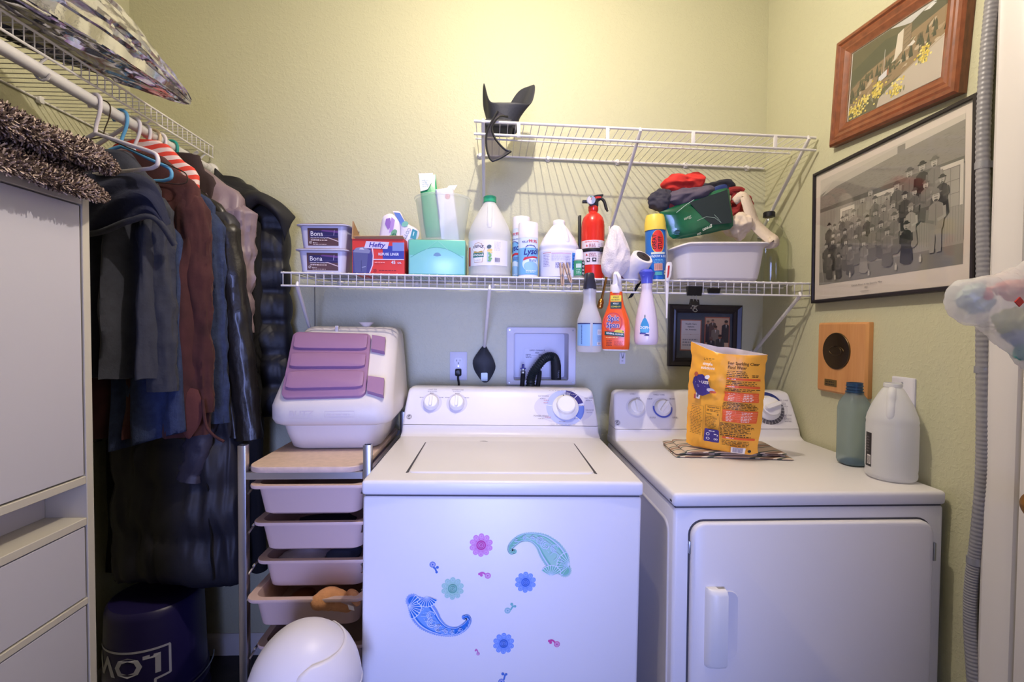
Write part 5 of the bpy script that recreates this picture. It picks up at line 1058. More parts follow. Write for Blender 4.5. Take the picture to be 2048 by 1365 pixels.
# orange pool bag
tz = dz_+.0225; bag = thing('pool_bag', 'torn-open orange bag of pool water powder standing on the dryer', 'bag', (.682, 1.405, tz), (.0,.055,-.50))
OR = mat('orange_bag_film',(250,176,60),.36,bump=(16,.5)); BH = .298
def ba(z): s = z/BH; return .098+.006*math.sin(PI*s)+(.008 if s > .9 else 0)*(s-.9)*10
def bb(z): s = z/BH; return .005+.045*math.sin(PI*min(1,max(0,s*.93+.02)))**.6+(.022*max(0,(s-.6)/.4))
def bfront(u, z): k = min(1, abs(u)/ba(z)); return -bb(z)*(1-k**2.6)
rings = []; NZ = 40; NU = 32
def topz(u): s = u/.1; return BH+.014*max(0,-s-.3)*1.4-.004*s-.010*(1-abs(s))
for i in range(NZ+1):
    r = []; 
    for j in range(2*NU):
        f = j < NU; s = (j/NU*2-1) if f else (1-(j-NU)/NU*2); z = BH*i/NZ; u = s*ba(z); zz = z if i < NZ else (topz(u) if f else topz(u)+.018*(1-abs(s)))
        zz = z+(zz-z) ; y = bfront(u, z)*(1 if f else -1.0); w_ = .0030*vnoise((u,y,z),26,3)+.0022*(1-2*abs(vnoise((u*1.2+z*.4,y,z),38,9)))
        r.append((u+w_, y+w_, zz+(.008*max(0,abs(s)-.85)*6 if i==0 else 0)))
    rings.append(r)
m = MB(); m.loft(rings, True, False); m.build('bag_film', OR, bag, smooth=60)
m = MB(); ri = []
for i in range(NZ-12, NZ+1):
    ri.append([(x*.975, y*.96, z+(.001 if i==NZ else 0)) for x, y, z in rings[i]])
m.loft(ri, True, False); m.build('bag_lining', mat('white_bag_lining',(228,216,214),.6), bag, smooth=60)
def bfn(u, v, hh): z_ = min(v,BH); y_ = bfront(u, z_); w_ = .0030*vnoise((u,y_,z_),26,3)+.0022*(1-2*abs(vnoise((u*1.2+z_*.4,y_,z_),38,9))); return Vector((u+w_, y_+w_-.0016-hh*2.2, v))
bfn.cut = .012
p = Print(bfn, .0001); OG = (236,96,40); BK = (70,44,20); PU = (62,48,122); WH = (246,236,226)
p.text('For Sparkling Clear',.004,.262,.0080,BK,1,'l',.88); p.text('Pool Water',.004,.250,.0080,BK,1,'l',.9); p.scribble(.004,.226,.060,.246,4,BK,wl=.007,fill=.4); p.scribble(.068,.228,.088,.236,2,BK,wl=.006)
for z in (.218,.196,.044): p.rect(.002,z,.092,z+.006,OG,8); p.scribble(.004,z+.001,.034,z+.005,1,WH,wl=.006)
p.scribble(.002,.203,.092,.217,3,BK,wl=.009,fill=.4); p.scribble(.002,.186,.092,.195,2,BK,wl=.009,fill=.45)
for z0, z1, n_ in ((.156,.183,4),(.096,.131,6)):
    p.rect(.0,z0,.090,z1,OG,8,4); p.rects([(.002,lerp(z0,z1,(i+1)/(n_+1)),.088,lerp(z0,z1,(i+1)/(n_+1))+.0004) for i in range(n_)]+[(.034,z0+.002,.0344,z1-.001)],(246,190,150)); p.scribble(.010,z0+.002,.028,z1-.002,n_+1,(250,222,206),wl=.006,fill=.4); p.scribble(.050,z0+.002,.076,z1-.002,n_+1,(250,222,206),wl=.006,fill=.4)
p.scribble(-.002,.133,.090,.154,5,BK,wl=.009,fill=.45); p.scribble(-.004,.064,.088,.093,7,BK,wl=.009,fill=.45); p.scribble(-.004,.052,.086,.063,2,BK,wl=.009,fill=.5); p.scribble(.002,.024,.082,.041,4,BK,wl=.009,fill=.4)
p.text('simple',-.052,.254,.0085,WH,1,'c',.95); p.text('solutions',-.050,.242,.0085,WH,1,'c',.85); p.scribble(-.062,.268,-.030,.276,2,BK,wl=.007,fill=.35)
p.poly([(-.088,.210),(-.078,.222),(-.062,.226),(-.046,.214),(-.040,.198),(-.036,.186),(-.040,.172),(-.056,.162),(-.072,.164),(-.086,.180),(-.090,.196)],PU); p.text('100+ USES',-.063,.199,.0078,WH,1,'c',.82); p.scribble(-.076,.184,-.050,.194,3,(210,200,230),wl=.006,fill=.35); p.rect(-.078,.152,-.064,.172,(226,220,226)); p.ell(-.071,.162,.003,.006,(90,80,110),10); p.ell(-.037,.182,.010,.006,(226,214,220),14); p.ell(-.032,.177,.009,.004,(206,96,70),12); p.ell(-.080,.224,.005,.007,(176,84,60),12); p.ell(-.048,.219,.007,.006,(232,222,222),12,.5); p.rect(-.084,.150,-.077,.164,(196,70,56))
p.scribble(-.090,.044,-.052,.130,18,(120,80,30),wl=.008,fill=.3); p.line([(-.090,.133),(-.051,.133),(-.051,.040)],.0007,BK); p.line([(-.046,.138),(-.006,.138),(-.006,.070),(-.046,.070),(-.046,.138)],.0008,BK); p.text('Nutrition Facts',-.026,.131,.0045,BK,1,'c',.75); p.scribble(-.044,.120,-.008,.128,2,BK,wl=.007,fill=.4); p.text('Calories',-.044,.112,.0042,BK,1,'l',.8); p.text('0',-.012,.111,.006,BK,1); p.scribble(-.044,.073,-.010,.108,8,(110,74,30),wl=.007,fill=.35)
p.poly(rr2(-.046,.028,-.006,.068,.003,3),PU); p.scribble(-.034,.060,-.016,.065,1,WH,wl=.006); p.ring(-.036,.052,.003,.0045,WH); p.ring(-.036,.038,.0028,.0042,WH); p.rect(-.020,.052,-.013,.055,WH); p.ring(-.012,.051,.0015,.0032,WH,-1.5,1.5,8); p.ring(-.0185,.038,.0016,.0028,WH); p.ring(-.0135,.038,.0016,.0028,WH)
p.rect(.030,.004,.066,.022,WH,4); p.rects([(.034+i*.002,.006,.0350+i*.002,.021) for i in range(13)],(70,62,120)); p.ell(.078,.014,.0045,.0045,(48,34,34),14); p.scribble(.026,.0255,.060,.0285,1,BK,wl=.006); p.build('bag_print', bag)
# blue-grey bottle and clear jug
bb_ = thing('blue_bottle', 'empty blue-grey plastic bottle without a cap on the dryer', 'bottle', (1.032, 1.326, dz_))
BLU = translucent('smoky_blue_plastic',(176,194,200),.60,.12)
m = MB(); m.loft([[(x*1,y*1,z) for x, y, _ in rrect(2*r, 2*r, r*.72, 6)] for z, r in ((.001,.028),(.004,.034),(.012,.0365),(.030,.0365),(.160,.0365),(.175,.034),(.190,.027),(.200,.0205),(.206,.0195))], True, False); m.build('bottle', BLU, bb_, smooth=60)
m = MB(); m.lathe([(.0195,.200),(.0195,.206),(.0225,.207),(.0225,.209),(.0195,.210),(.0195,.214),(.0215,.215),(.0215,.217),(.0195,.218),(.0195,.223),(.0215,.224),(.0215,.226),(.0195,.227),(.0200,.234),(.0175,.234),(.0172,.205)],28,cap0=False,cap1=False); m.build('neck_thread', mat('deep_blue_plastic',(36,66,96),.35), bb_)
m = MB(); m.lathe([(.033,.004),(.030,.010),(.018,.016),(.003,.018)],24); m.build('base_dimple', mat('deep_blue_clear',(52,88,120),.3), bb_)
cj = thing('water_jug', 'clear jug with side handle and small black label at the dryer corner', 'jug', (1.036, 1.200, dz_), (0,0,.3))
m = MB(); m.lathe([(.03,.001),(.050,.0015),(.0545,.006),(.0555,.014),(.0545,.022),(.0555,.030),(.0555,.138),(.0545,.144),(.0555,.150),(.053,.164),(.044,.190),(.032,.215),(.023,.232),(.0185,.236),(.0185,.248)],36,cap1=False); m.build('bottle', HDPE, cj, smooth=50)
jug_handle(cj, HDPE, .052, .160, .232, .022, -PI/2-1.1)
m = MB(); m.lathe([(.0185,.236),(.0205,.238),(.0205,.246),(.0185,.247)],24,cap0=False,cap1=False); m.build('neck_ring', HDPE, cj)
p = Print(on_cyl(.0557,a0=-PI/2-2.0)); p.rect(-.012,.030,.010,.118,(38,34,36),5); p.rect(-.004,.036,.008,.060,(226,222,222)); p.rects([(-.003,.038+i*.0022,.007,.0392+i*.0022) for i in range(9)],(40,36,40)); p.scribble(-.012,.066,.006,.110,6,(96,90,92),wl=.005); p.build('label', cj)
# ------------------------------------------------------------------ tall white cabinet on the left
CABW = mat('white_melamine',(202,200,212),.4,bump=(14,.03)); CABE = mat('cream_edge_band',(206,200,188),.45)
KX = -.95; KY0, KY1, KZ = .42, 1.175, 1.60
cab = thing('tall_cabinet', 'tall white cabinet with a door above an open niche and drawers', 'cabinet', (XL+.005, KY0, 0)); CO2 = Vector((XL+.005, KY0, 0)); TM = Matrix.Translation(-CO2)
def cb(nm, m, *b, r=.0012, par=None):
    k = MB(); k.T = TM; k.rbox(*b, r, 1); return k.build(nm, m, par or cab, smooth=0)
for y in (KY0, KY1-.020): cb('side_panel', CABE, XL+.006, y, .0, KX, y+.020, KZ)
cb('top_panel', CABE, XL+.006, KY0+.020, KZ-.02, KX, KY1-.020, KZ); cb('back_panel', CABW, XL+.005, KY0+.02, .05, XL+.012, KY1-.02, KZ-.02)
cb('niche_top', CABE, XL+.012, KY0+.02, .930, KX-.001, KY1-.02, .948); cb('niche_shelf', CABE, XL+.012, KY0+.02, .832, KX-.001, KY1-.02, .850)
cb('niche_back', CABW, KX-.10, KY0+.02, .850, KX-.095, KY1-.02, .930); cb('drawer_rail', CABE, XL+.012, KY0+.02, .645, KX-.001, KY1-.02, .660); cb('plinth', CABW, KX-.05, KY0+.02, .0, KX-.03, KY1-.02, .08)
cb('door', CABW, KX-.022, KY0+.023, .9515, KX-.003, KY1-.0235, KZ-.023)
for z0, z1 in ((.663,.829),(.37,.642),(.085,.366)): cb('drawer_front', CABW, KX-.022, KY0+.023, z0, KX-.003, KY1-.0235, z1)
# ------------------------------------------------------------------ shaggy folded rug on the cabinet
rug = thing('shaggy_rug', 'folded brown and beige shaggy rug lying on top of the white cabinet', 'rug', (-1.12, .82, KZ)); RO = Vector((-1.12, .82, KZ))
RB = mat('rug_backing',(62,50,48),.95)
def fold(x1, y1, z0, z1, seed):
    """slab with rounded free ends, sagging over the cabinet edge"""
    sec = []; n = 20
    for i in range(n):
        a = 2*PI*i/n; ca, sa = math.cos(a), math.sin(a); sec.append((abs(ca)**.55*(1 if ca >= 0 else -1), abs(sa)**.8*(1 if sa >= 0 else -1)))
    rings = []; ys = [.40,.5,.62,.74,.86,.96,1.05,y1-.05,y1-.02,y1-.006,y1]
    for k, y in enumerate(ys):
        t_ = max(0, (y-(y1-.06))/.06); q = math.sqrt(max(.02, 1-t_*t_)); xa, xb = -1.33, x1-.02*(1-q)
        r = []
        for u, v in sec:
            x = lerp(xa, xb, (u+1)/2); z = (z0+z1)/2+(z1-z0)/2*v*q; f = .008*vnoise((x,y,z),9,seed); z -= .75*max(0, x-KX+.004)*(1 if seed == 1 else .5); r.append(Vector((x+f, y+f, z+f))-RO)
        rings.append(r)
    return rings
pile = []
for nm, (x1, y1, z0, z1, sd) in (('lower_fold',(-.897,1.172,KZ+.001,KZ+.066,1)),('upper_fold',(-.888,1.200,KZ+.060,KZ+.132,2))):
    rg = fold(x1, y1, z0, z1, sd); m = MB(); m.loft(rg); m.build(nm, RB, rug, smooth=60)
    pile.append(rg)
rnd = random.Random(5); tufts = [MB() for _ in range(3)]
for rg in pile:
    nk, nj = len(rg), len(rg[0])
    for q in range(20000):
        k = rnd.randrange(nk-1); j = rnd.randrange(nj)
        if k < 2: continue
        a, b_, c, d = rg[k][j], rg[k][(j+1)%nj], rg[k+1][(j+1)%nj], rg[k+1][j]; u, v = rnd.random(), rnd.random(); p = (a*(1-u)+b_*u)*(1-v)+(d*(1-u)+c*u)*v; nn = (b_-a).cross(d-a)
        if nn.length < 1e-9: continue
        nn.normalize()
        cc = sum(rg[k], Vector())/nj
        if nn.dot(p-cc) < 0: nn = -nn
        if nn.x < -.5 or p.x < -.10: continue
        dr = (nn+Vector((rnd.gauss(0,.8),rnd.gauss(0,.8),rnd.gauss(-.2,.8)))).normalized(); sd = dr.orthogonal().normalized(); s2 = dr.cross(sd); L = .006+.006*rnd.random(); w_ = .0017
        T = tufts[rnd.choice((0,0,1,1,2))]; b0 = p-nn*.002; b1 = p+dr*L; T.add([b0+sd*w_, b0-sd*w_*.5+s2*w_*.87, b0-sd*w_*.5-s2*w_*.87, b1+sd*w_*.75, b1-sd*w_*.4+s2*w_*.65, b1-sd*w_*.4-s2*w_*.65], [(0,1,4,3),(1,2,5,4),(2,0,3,5),(3,4,5)])
for T, c, nm in zip(tufts, ((70,56,54),(214,194,184),(140,120,114)), ('dark_pile','beige_pile','taupe_pile')): T.build(nm, mat('rug_'+nm, c, .95), rug, smooth=0, fix=False, kind='stuff')
# ------------------------------------------------------------------ silver foil bundle on the closet shelf
FO2 = Vector((-1.16, .9, LZ+.006)); foil = thing('foil_bundle', 'crumpled silver foil sunshade bundle sticking out over the closet shelf', 'foil', FO2)
st_ = [(.55,-1.18,.15,2.000,2.13),(.80,-1.17,.15,2.000,2.14),(1.00,-1.15,.15,2.000,2.15),(1.14,-1.12,.145,1.999,2.160),(1.25,-1.085,.13,1.998,2.158),(1.34,-1.050,.105,1.996,2.135),(1.40,-1.020,.08,1.993,2.095),(1.46,-.985,.052,1.988,2.055),(1.515,-.955,.026,1.982,2.020),(1.54,-.944,.010,1.985,2.005)]
rings = []; n = 84; NK = 84
def sta(t_):
    i = min(len(st_)-2, int(t_)); f = t_-i; return [lerp(a, b_, f) for a, b_ in zip(st_[i], st_[i+1])]
for k in range(NK):
    y, cx_, hw, z0, z1 = sta(k/(NK-1)*(len(st_)-1)); r = []; sh = (cx_+1.18)*1.0
    for j in range(n):
        a = 2*PI*j/n; ca, sa = math.cos(a), math.sin(a); px_ = abs(ca)**.7*(1 if ca > 0 else -1); pz_ = abs(sa)**.75*(1 if sa > 0 else -1)
        x = cx_+hw*px_; z = lerp(z0, z1, (pz_+1)/2) if pz_ > -.6 else z0+.001*(1+pz_)
        lx = a*3.0+.4*vnoise((y*2,a,0),2,3); f = .012*(abs(vnoise((lx,y*2.2,0),1.7,4))*2-.6)+.006*(abs(vnoise((lx*2.3,y*4,3),1.9,6))*2-.5)+.004*vnoise((lx*3,y*16,5),2,8); f *= min(1, .25+hw*7)
        r.append(Vector((x+f*px_, y+.006*vnoise((x,y,z),20,8), max(LZ+.0075 if y < 1.5 and x < LXF+.01 else 0, z+f*pz_)))-FO2)
    rings.append(r)
m = MB(); m.loft(rings); m.build('foil_sheet', mat('silver_mylar',(206,204,210),.16,1.0,bump=(60,.2)), foil, smooth=22)
# ------------------------------------------------------------------ hangers
def hanger(label, y, yaw, m, r, half=.205, name='hanger', drop=.085, fall=.085, group='clothes hangers on the rod', tilt=0, bar=True):
    t = thing(name, label, 'hanger', (LXF-.012, y, ZROD(y)), (0, tilt, yaw), group)
    R_ = .0155+r+.0006; hook = [(-R_*math.cos(a), 0, R_*math.sin(a)) for a in [lerp(-.55, PI-.1, i/9) for i in range(10)]]+[(R_*.98,0,-.012),(R_*.72,0,-.035),(.004,0,-.062),(0,0,-drop)]
    k = MB(); k.tube(smoothpath(hook,3), r, 8); k.build('hook', m, t, smooth=70)
    zs = -drop; ze = -drop-fall
    body = smoothpath([(0,0,zs),(.03,0,zs-.010),(half*.55,0,zs-fall*.48),(half-.02,0,ze+.018),(half-.003,0,ze+.004),(half-.004,0,ze-.016),(half-.024,0,ze-.024)],4)
    if bar: full = body+[Vector((0,0,ze-.026))]+[Vector((-q.x,0,q.z)) for q in body[::-1]]
    else: full = body[:-4]; full = [Vector((-q.x,0,q.z)) for q in full[::-1]]+full
    k = MB(); k.tube(full, r*1.1, 8, close=False); k.build('frame', m, t, smooth=70); return t
HP = lambda nm, c: mat('hanger_'+nm, c, .35)
WIRE_D = mat('dark_hanger_wire',(70,58,48),.4,.7); WIRE_S = mat('chrome_hanger_wire',(190,188,192),.25,1.0)
hanger('empty white tubular hanger, nearest on the rod', 1.372, -.28, HP('white',(222,216,226)), .0048, .215)
hanger('thin dark wire hanger behind the empty white one', 1.398, .35, WIRE_D, .0016, .20, name='wire_hanger')
hanger('light blue tubular hanger holding the navy hoodie', 1.462, -.05, HP('blue',(96,164,214)), .0046, .15, fall=.075)
hanger('white hanger right behind the light blue one', 1.512, .0, HP('white',(222,216,226)), .0046, .105, fall=.045)
hanger('white hanger holding the striped shirt', 1.556, .0, HP('white',(222,216,226)), .0044, .105, fall=.045)
hanger('beige hanger among the white ones', 1.598, .0, HP('beige',(222,202,166)), .0046, .105, fall=.045)
hanger('white hanger just behind the beige one', 1.626, .0, HP('white',(222,216,226)), .0048, .105, fall=.045)
hanger('teal green hanger towards the far end of the rod', 1.684, .0, HP('teal',(34,150,142)), .0046, .105, fall=.045)
hanger('chrome wire hanger near the rod end', 1.755, .0, WIRE_S, .0018, half=.10, fall=.045, name='wire_hanger')
hanger('chrome wire hanger closest to the back wall', 1.822, .0, WIRE_S, .0018, half=.10, fall=.045, name='wire_hanger')
# ------------------------------------------------------------------ garments
def garment(name, label, cat, y, m, half, zsh, zhem, thick=.030, yaw=0, cx=-1.09, neck=.055, neck_z=.055, folds=(7,.10), puff=None, flare=1.05, sleeves=((1,),), sl=None, hemtilt=0, seed=0, sub=0, crease=1.0):
    """hanging garment: shoulders at zsh, hem at zhem; sl=(length, radius, outward, name)"""
    O = Vector((cx, y, zhem)); t = thing(name, label, cat, O, (0,0,yaw)); rings = []; n = 112; H = zsh-zhem; NS = 54
    def ring(z, a, b_, fa, ph):
        r = []
        for j in range(n):
            th = 2*PI*j/n; ca, sa = math.cos(th), math.sin(th); x = a*abs(ca)**.72*(1 if ca > 0 else -1); yy = b_*abs(sa)**.75*(1 if sa > 0 else -1)
            f = fa*math.sin(folds[0]*x/half*2.1+ph+1.3*vnoise((x,0,z),6,seed)); yy += thick*f*(1-.3*abs(ca))*2.2; zz = z+hemtilt*x*(1-min(1,max(0,z/H)))
            q = (1 if sa > 0 else -1)*min(1, abs(sa)*3)*min(1, max(0, (H-.01-z)/.10)); nx_ = x/half
            c1 = 1-2.2*abs(vnoise((nx_*2.6+.25*zz, 0 if sa > 0 else 9, zz*1.3), 1.6, seed)); c2 = 1-2*abs(vnoise((nx_*5+.8*zz, 4, zz*3.2), 1.7, seed+2)); c3 = vnoise((nx_*9, 2, zz*16), 1.5, seed+5)
            k_ = thick*crease*(.34*c1+.16*c2+.06*c3); r.append((x+k_*.10*ca, yy+q*k_, zz+.006*vnoise((nx_*3, 1, 0), 2, seed)*(1-min(1,max(0,z/H)))))
        return r
    rings.append(ring(H+neck_z, neck, thick*.9, 0, 0)); rings.append(ring(H+neck_z*.72, neck*1.25, thick, 0, 0))
    for s, k in ((.05,.45),(-.005,.72),(-.028,.90),(-.055,.985)): rings.append(ring(H+s*.9, half*k if half*k > neck else neck*1.3, thick*1.05, 0, 0))
    for i in range(1, NS+1):
        s = i/NS; z = (H-.055)*(1-s); a = half*lerp(.985, flare, s)*(1-.05*math.sin(PI*s)); b_ = thick*(1+.25*math.sin(PI*s)); fa = folds[1]*min(1, s*3)*4
        if puff:
            w_ = abs(math.sin(PI*(z/puff[0])))**.55; b_ *= lerp(1-puff[1], 1+puff[1]*.7, w_); a *= lerp(1-puff[1]*.10, 1+puff[1]*.05, w_)
        rings.append(ring(z, a, b_, fa, seed+1.5*s))
    k = MB(); k.loft(rings[::-1], True, True); k.build('body', m, t, smooth=80, sub=sub)
    if sl:
        L, R_, out, nm = sl
        for s in (1,-1):
            p0 = Vector((s*half*.86, 0, H-.075)); pts = [p0+Vector((s*out*q**.8*.9, -.006*math.sin(q*5), -L*q)) for q in [i/16 for i in range(17)]]; rr_ = []
            for i in range(17):
                q = i/16; r_ = R_*lerp(1.12,.86,q)*(.55 if i == 0 else 1)*(1+.05*math.sin(i*2.1+seed))
                if puff: r_ *= lerp(1-puff[1]*.5, 1.08, abs(math.sin(PI*L*q/puff[0]))**.6)
                rr_.append(r_)
            pts = [pts[0].lerp(pts[0], 0)]+pts[1:]; P2 = []; R2 = []
            for i in range(16):
                for f in (0, .25, .5, .75): P2.append(pts[i].lerp(pts[i+1], f)); R2.append(lerp(rr_[i], rr_[i+1], f))
            P2.append(pts[-1]); R2.append(rr_[-1]); k = MB(); k.tube(P2, R2, 40); v2 = []
            for v in k.v:
                c = min(P2, key=lambda q: abs(q.z-v.z)); d_ = Vector((v.x-c.x, v.y-c.y, 0)); an = math.atan2(d_.y, d_.x)
                w_ = crease*(.20*(1-2*abs(vnoise((math.cos(an)*1.3, math.sin(an)*1.3, v.z*5+.6*math.cos(an)), 1.5, seed+s)))+.10*(1-2*abs(vnoise((math.cos(an)*2.4, math.sin(an)*2.4, v.z*13+1.5*math.sin(an)), 1.4, seed+s+3)))); d_ *= 1+w_
                v2.append(Vector((c.x+d_.x*.9, d_.y*.58, v.z)))
            k.v = v2; o = k.build(nm, m, t, smooth=80)
    return t, O
NAVY = mat('navy_sweat_fleece',(34,38,64),.95,bump=(90,.35),sheen=.35); GREY = mat('charcoal_sweat_fleece',(58,60,72),.95,bump=(90,.35),sheen=.35,var=(30,.15))
SUEDE = mat('maroon_suede',(70,36,37),.9,bump=(60,.3),sheen=.5,var=(14,.3)); DENIM = mat('blue_denim',(50,62,98),.9,bump=(160,.4),var=(60,.2),weave=(120,.2)); LEATHER = mat('black_leather',(29,25,24),.40,bump=(90,.25),coat=.2); TAUPE = mat('taupe_nylon',(138,120,128),.42,bump=(22,.5)); BLK = mat('black_nylon',(27,27,32),.5,bump=(24,.45)); BLK2 = mat('charcoal_nylon',(46,45,53),.5,bump=(20,.5)); BRN = mat('dark_brown_knit',(58,44,46),.9,bump=(70,.3))
# red and white stripes
STR = mat('red_white_stripe_jersey',(222,80,66),.85); nt = STR.node_tree; wv = nt.nodes.new('ShaderNodeTexWave'); wv.bands_direction = 'Z'; wv.inputs['Scale'].default_value = 11; wv.inputs['Distortion'].default_value = .8; wv.inputs['Detail Scale'].default_value = 2; cr_ = nt.nodes.new('ShaderNodeValToRGB'); cr_.color_ramp.interpolation = 'CONSTANT'; cr_.color_ramp.elements[0].color = (*lin((226,74,60)),1); cr_.color_ramp.elements[1].position = .5; cr_.color_ramp.elements[1].color = (*lin((230,206,206)),1); tcn = nt.nodes.new('ShaderNodeTexCoord'); mp = nt.nodes.new('ShaderNodeMapping'); mp.inputs['Rotation'].default_value = (0,.25,0); nt.links.new(tcn.outputs['Object'], mp.inputs[0]); nt.links.new(mp.outputs[0], wv.inputs['Vector']); nt.links.new(wv.outputs[0], cr_.inputs[0]); nt.links.new(cr_.outputs[0], nt.nodes['Principled BSDF'].inputs['Base Color'])
hood, HO2 = garment('navy_hoodie', 'navy and charcoal hooded sweatshirt hanging nearest the cabinet', 'hoodie', 1.440, GREY, .140, 1.745, 1.150, .030, cx=-1.105, folds=(5,.13), flare=1.10, sl=(.56,.044,.022,'sleeve'), seed=1)
# hood turned out over the front, with its grey edge band and the ribbed hem
def HV(px, py, Y): return atY(px, py, Y)-HO2
tp_ = smoothpath([HV(150,345,1.40), HV(210,338,1.385), HV(270,345,1.37), HV(318,375,1.375), HV(345,440,1.40)],6); bt_ = smoothpath([HV(150,470,1.395), HV(205,462,1.36), HV(262,440,1.345), HV(312,434,1.355), HV(352,488,1.40)],6)
rows = []
for a, b_ in zip(tp_, bt_): rows.append([lerp(a, b_, k/8)+Vector((0,-.030*math.sin(PI*k/8)-.012*math.sin(k*1.9+a.x*40),.0)) for k in range(9)])
m = MB(); m.sheet(rows); m.build('hood', NAVY, hood, smooth=80, solid=.006, sub=1, fix=False)
m = MB(); m.tube([q+Vector((0,-.006,-.004)) for q in bt_], .0085, 8); m.build('hood_edge', GREY, hood, smooth=80)
tp_ = smoothpath([HV(150,350,1.41), HV(240,352,1.405), HV(330,380,1.41)],6)
garment('denim_shirt', 'faded blue denim shirt with a slanting hem hanging behind the hoodie', 'shirt', 1.478, DENIM, .105, 1.60, .955, .016, cx=-1.03, folds=(3,.12), hemtilt=.28, seed=4)
garment('suede_jacket', 'maroon suede jacket hanging between the hoodie and the striped shirt', 'jacket', 1.515, SUEDE, .195, 1.770, .965, .028, cx=-1.092, folds=(5,.11), sl=(.66,.046,.02,'sleeve'), seed=2)
# striped shirt
garment('striped_shirt', 'red and white striped shirt hanging behind the maroon jacket', 'shirt', 1.565, STR, .172, 1.825, 1.02, .020, cx=-1.10, folds=(4,.08), seed=3)
garment('denim_jacket', 'blue denim jacket sleeve showing between maroon suede and black leather', 'jacket', 1.603, DENIM, .195, 1.74, .985, .020, cx=-1.095, folds=(4,.08), sl=(.68,.042,.028,'sleeve'), seed=5)
garment('leather_jacket', 'black leather jacket with glossy sleeve hanging beside the denim jacket', 'jacket', 1.650, LEATHER, .200, 1.735, .93, .026, cx=-1.09, folds=(4,.09), flare=1.2, sl=(.74,.054,.105,'sleeve'), seed=6, crease=.4)
garment('taupe_puffer', 'taupe quilted puffer jacket hanging behind the black leather jacket', 'jacket', 1.712, TAUPE, .222, 1.795, 1.05, .040, cx=-1.085, folds=(3,.04), puff=(.10,.35), sl=(.44,.056,.0,'sleeve'), seed=7)
garment('long_coat', 'long charcoal quilted coat reaching down to the navy bucket', 'coat', 1.662, BLK2, .205, 1.70, .435, .040, cx=-1.06, folds=(2,.03), flare=1.04, puff=(.165,.32), hemtilt=-.05, seed=8)
lc = bpy.data.objects[ 'long_coat' ]; m = MB(); pz = [atY(412+14*i/24, 900+262*i/24, 1.60)-lc.location for i in range(25)]; m.tube([q+Vector((0,.012*math.sin(i*.9)*.3,0)) for i, q in enumerate(pz)], .0035, 6); m.build('zipper_seam', mat('black_plastic',(26,26,30),.45), lc)
garment('black_coat', 'long black coat filling the dark corner behind the cabinet', 'coat', 1.765, mat('black_wool',(26,25,29),.95,bump=(80,.3)), .27, 1.72, .42, .030, cx=-1.10, folds=(6,.06), seed=9)
garment('brown_cardigan', 'dark brown cardigan collar showing above the striped shirt', 'cardigan', 1.685, BRN, .15, 1.835, 1.15, .018, cx=-1.09, neck=.07, neck_z=.05, seed=10)
vest, VO = garment('hooded_puffer', 'black hooded puffer jacket hanging last on the rod by the back wall', 'jacket', 1.825, BLK, .245, 1.775, .97, .050, cx=-1.00, yaw=.0, neck=.07, neck_z=.07, folds=(2,.03), puff=(.115,.30), flare=1.08, seed=11, crease=.45)
# folded hood falling off its right shoulder
def VV(px, py, Y): return atY(px, py, Y)-VO
m = MB(); A = smoothpath([VV(430,335,1.80), VV(470,372,1.79), VV(520,385,1.775), VV(560,405,1.77), VV(594,436,1.80)],5); B_ = smoothpath([VV(440,385,1.80), VV(478,432,1.765), VV(520,408,1.745), VV(556,440,1.745), VV(572,488,1.79)],5)
m.sheet([[lerp(a, b_, k/7)+Vector((0,-.028*math.sin(PI*k/7)+.006*math.sin(a.x*60+k),0)) for k in range(8)] for a, b_ in zip(A, B_)]); m.build('hood', mat('matte_black_nylon',(28,28,33),.65,bump=(40,.2)), vest, smooth=80, solid=.010, sub=1, fix=False)
# dark puffer sleeve cuff hanging in front of the long coat
A = lc.location; PS = lambda x, y: atY(x, y, 1.60)-A
pp = smoothpath([PS(425,790), PS(410,840), PS(395,890), PS(382,935), PS(376,962)],6); m = MB(); m.tube(pp, [.046*lerp(1,.82,i/24)*lerp(.86,1.06,abs(math.sin(PI*i/10))**.6) for i in range(25)], 28); yc = pp[0].y; m.v = [Vector((v.x, yc+(v.y-yc)*.6, v.z))+Vector((1,1,0))*(.006*vnoise(v,22,4)+.004*(1-2*abs(vnoise((v.x,v.y,v.z*2),40,6)))) for v in m.v]; m.build('sleeve', mat('graphite_nylon',(66,62,76),.45,bump=(30,.5)), lc, smooth=80)
# pointed cuff of the suede jacket
sj = bpy.data.objects['suede_jacket']; A = sj.location; PS = lambda x, y: (lambda q: (q.x-A.x, q.z-A.z))(atY(x, y, 1.485)); cf = shell('cuff', sj, mat('maroon_suede_lining',(100,54,50),.9,bump=(60,.3),sheen=.4), [PS(358,782),PS(396,780),PS(404,835),PS(386,870),PS(373,877),PS(345,845),PS(337,818),PS(352,812)], .008); cf.location.y = 1.485-A.y
m = MB(); m.tube(smoothpath([atY(405,800,1.48)-A, atY(412,850,1.475)-A, atY(428,872,1.47)-A, atY(448,884,1.47)-A],5), .0045, 8); m.build('belt_end', SUEDE, sj, smooth=70)
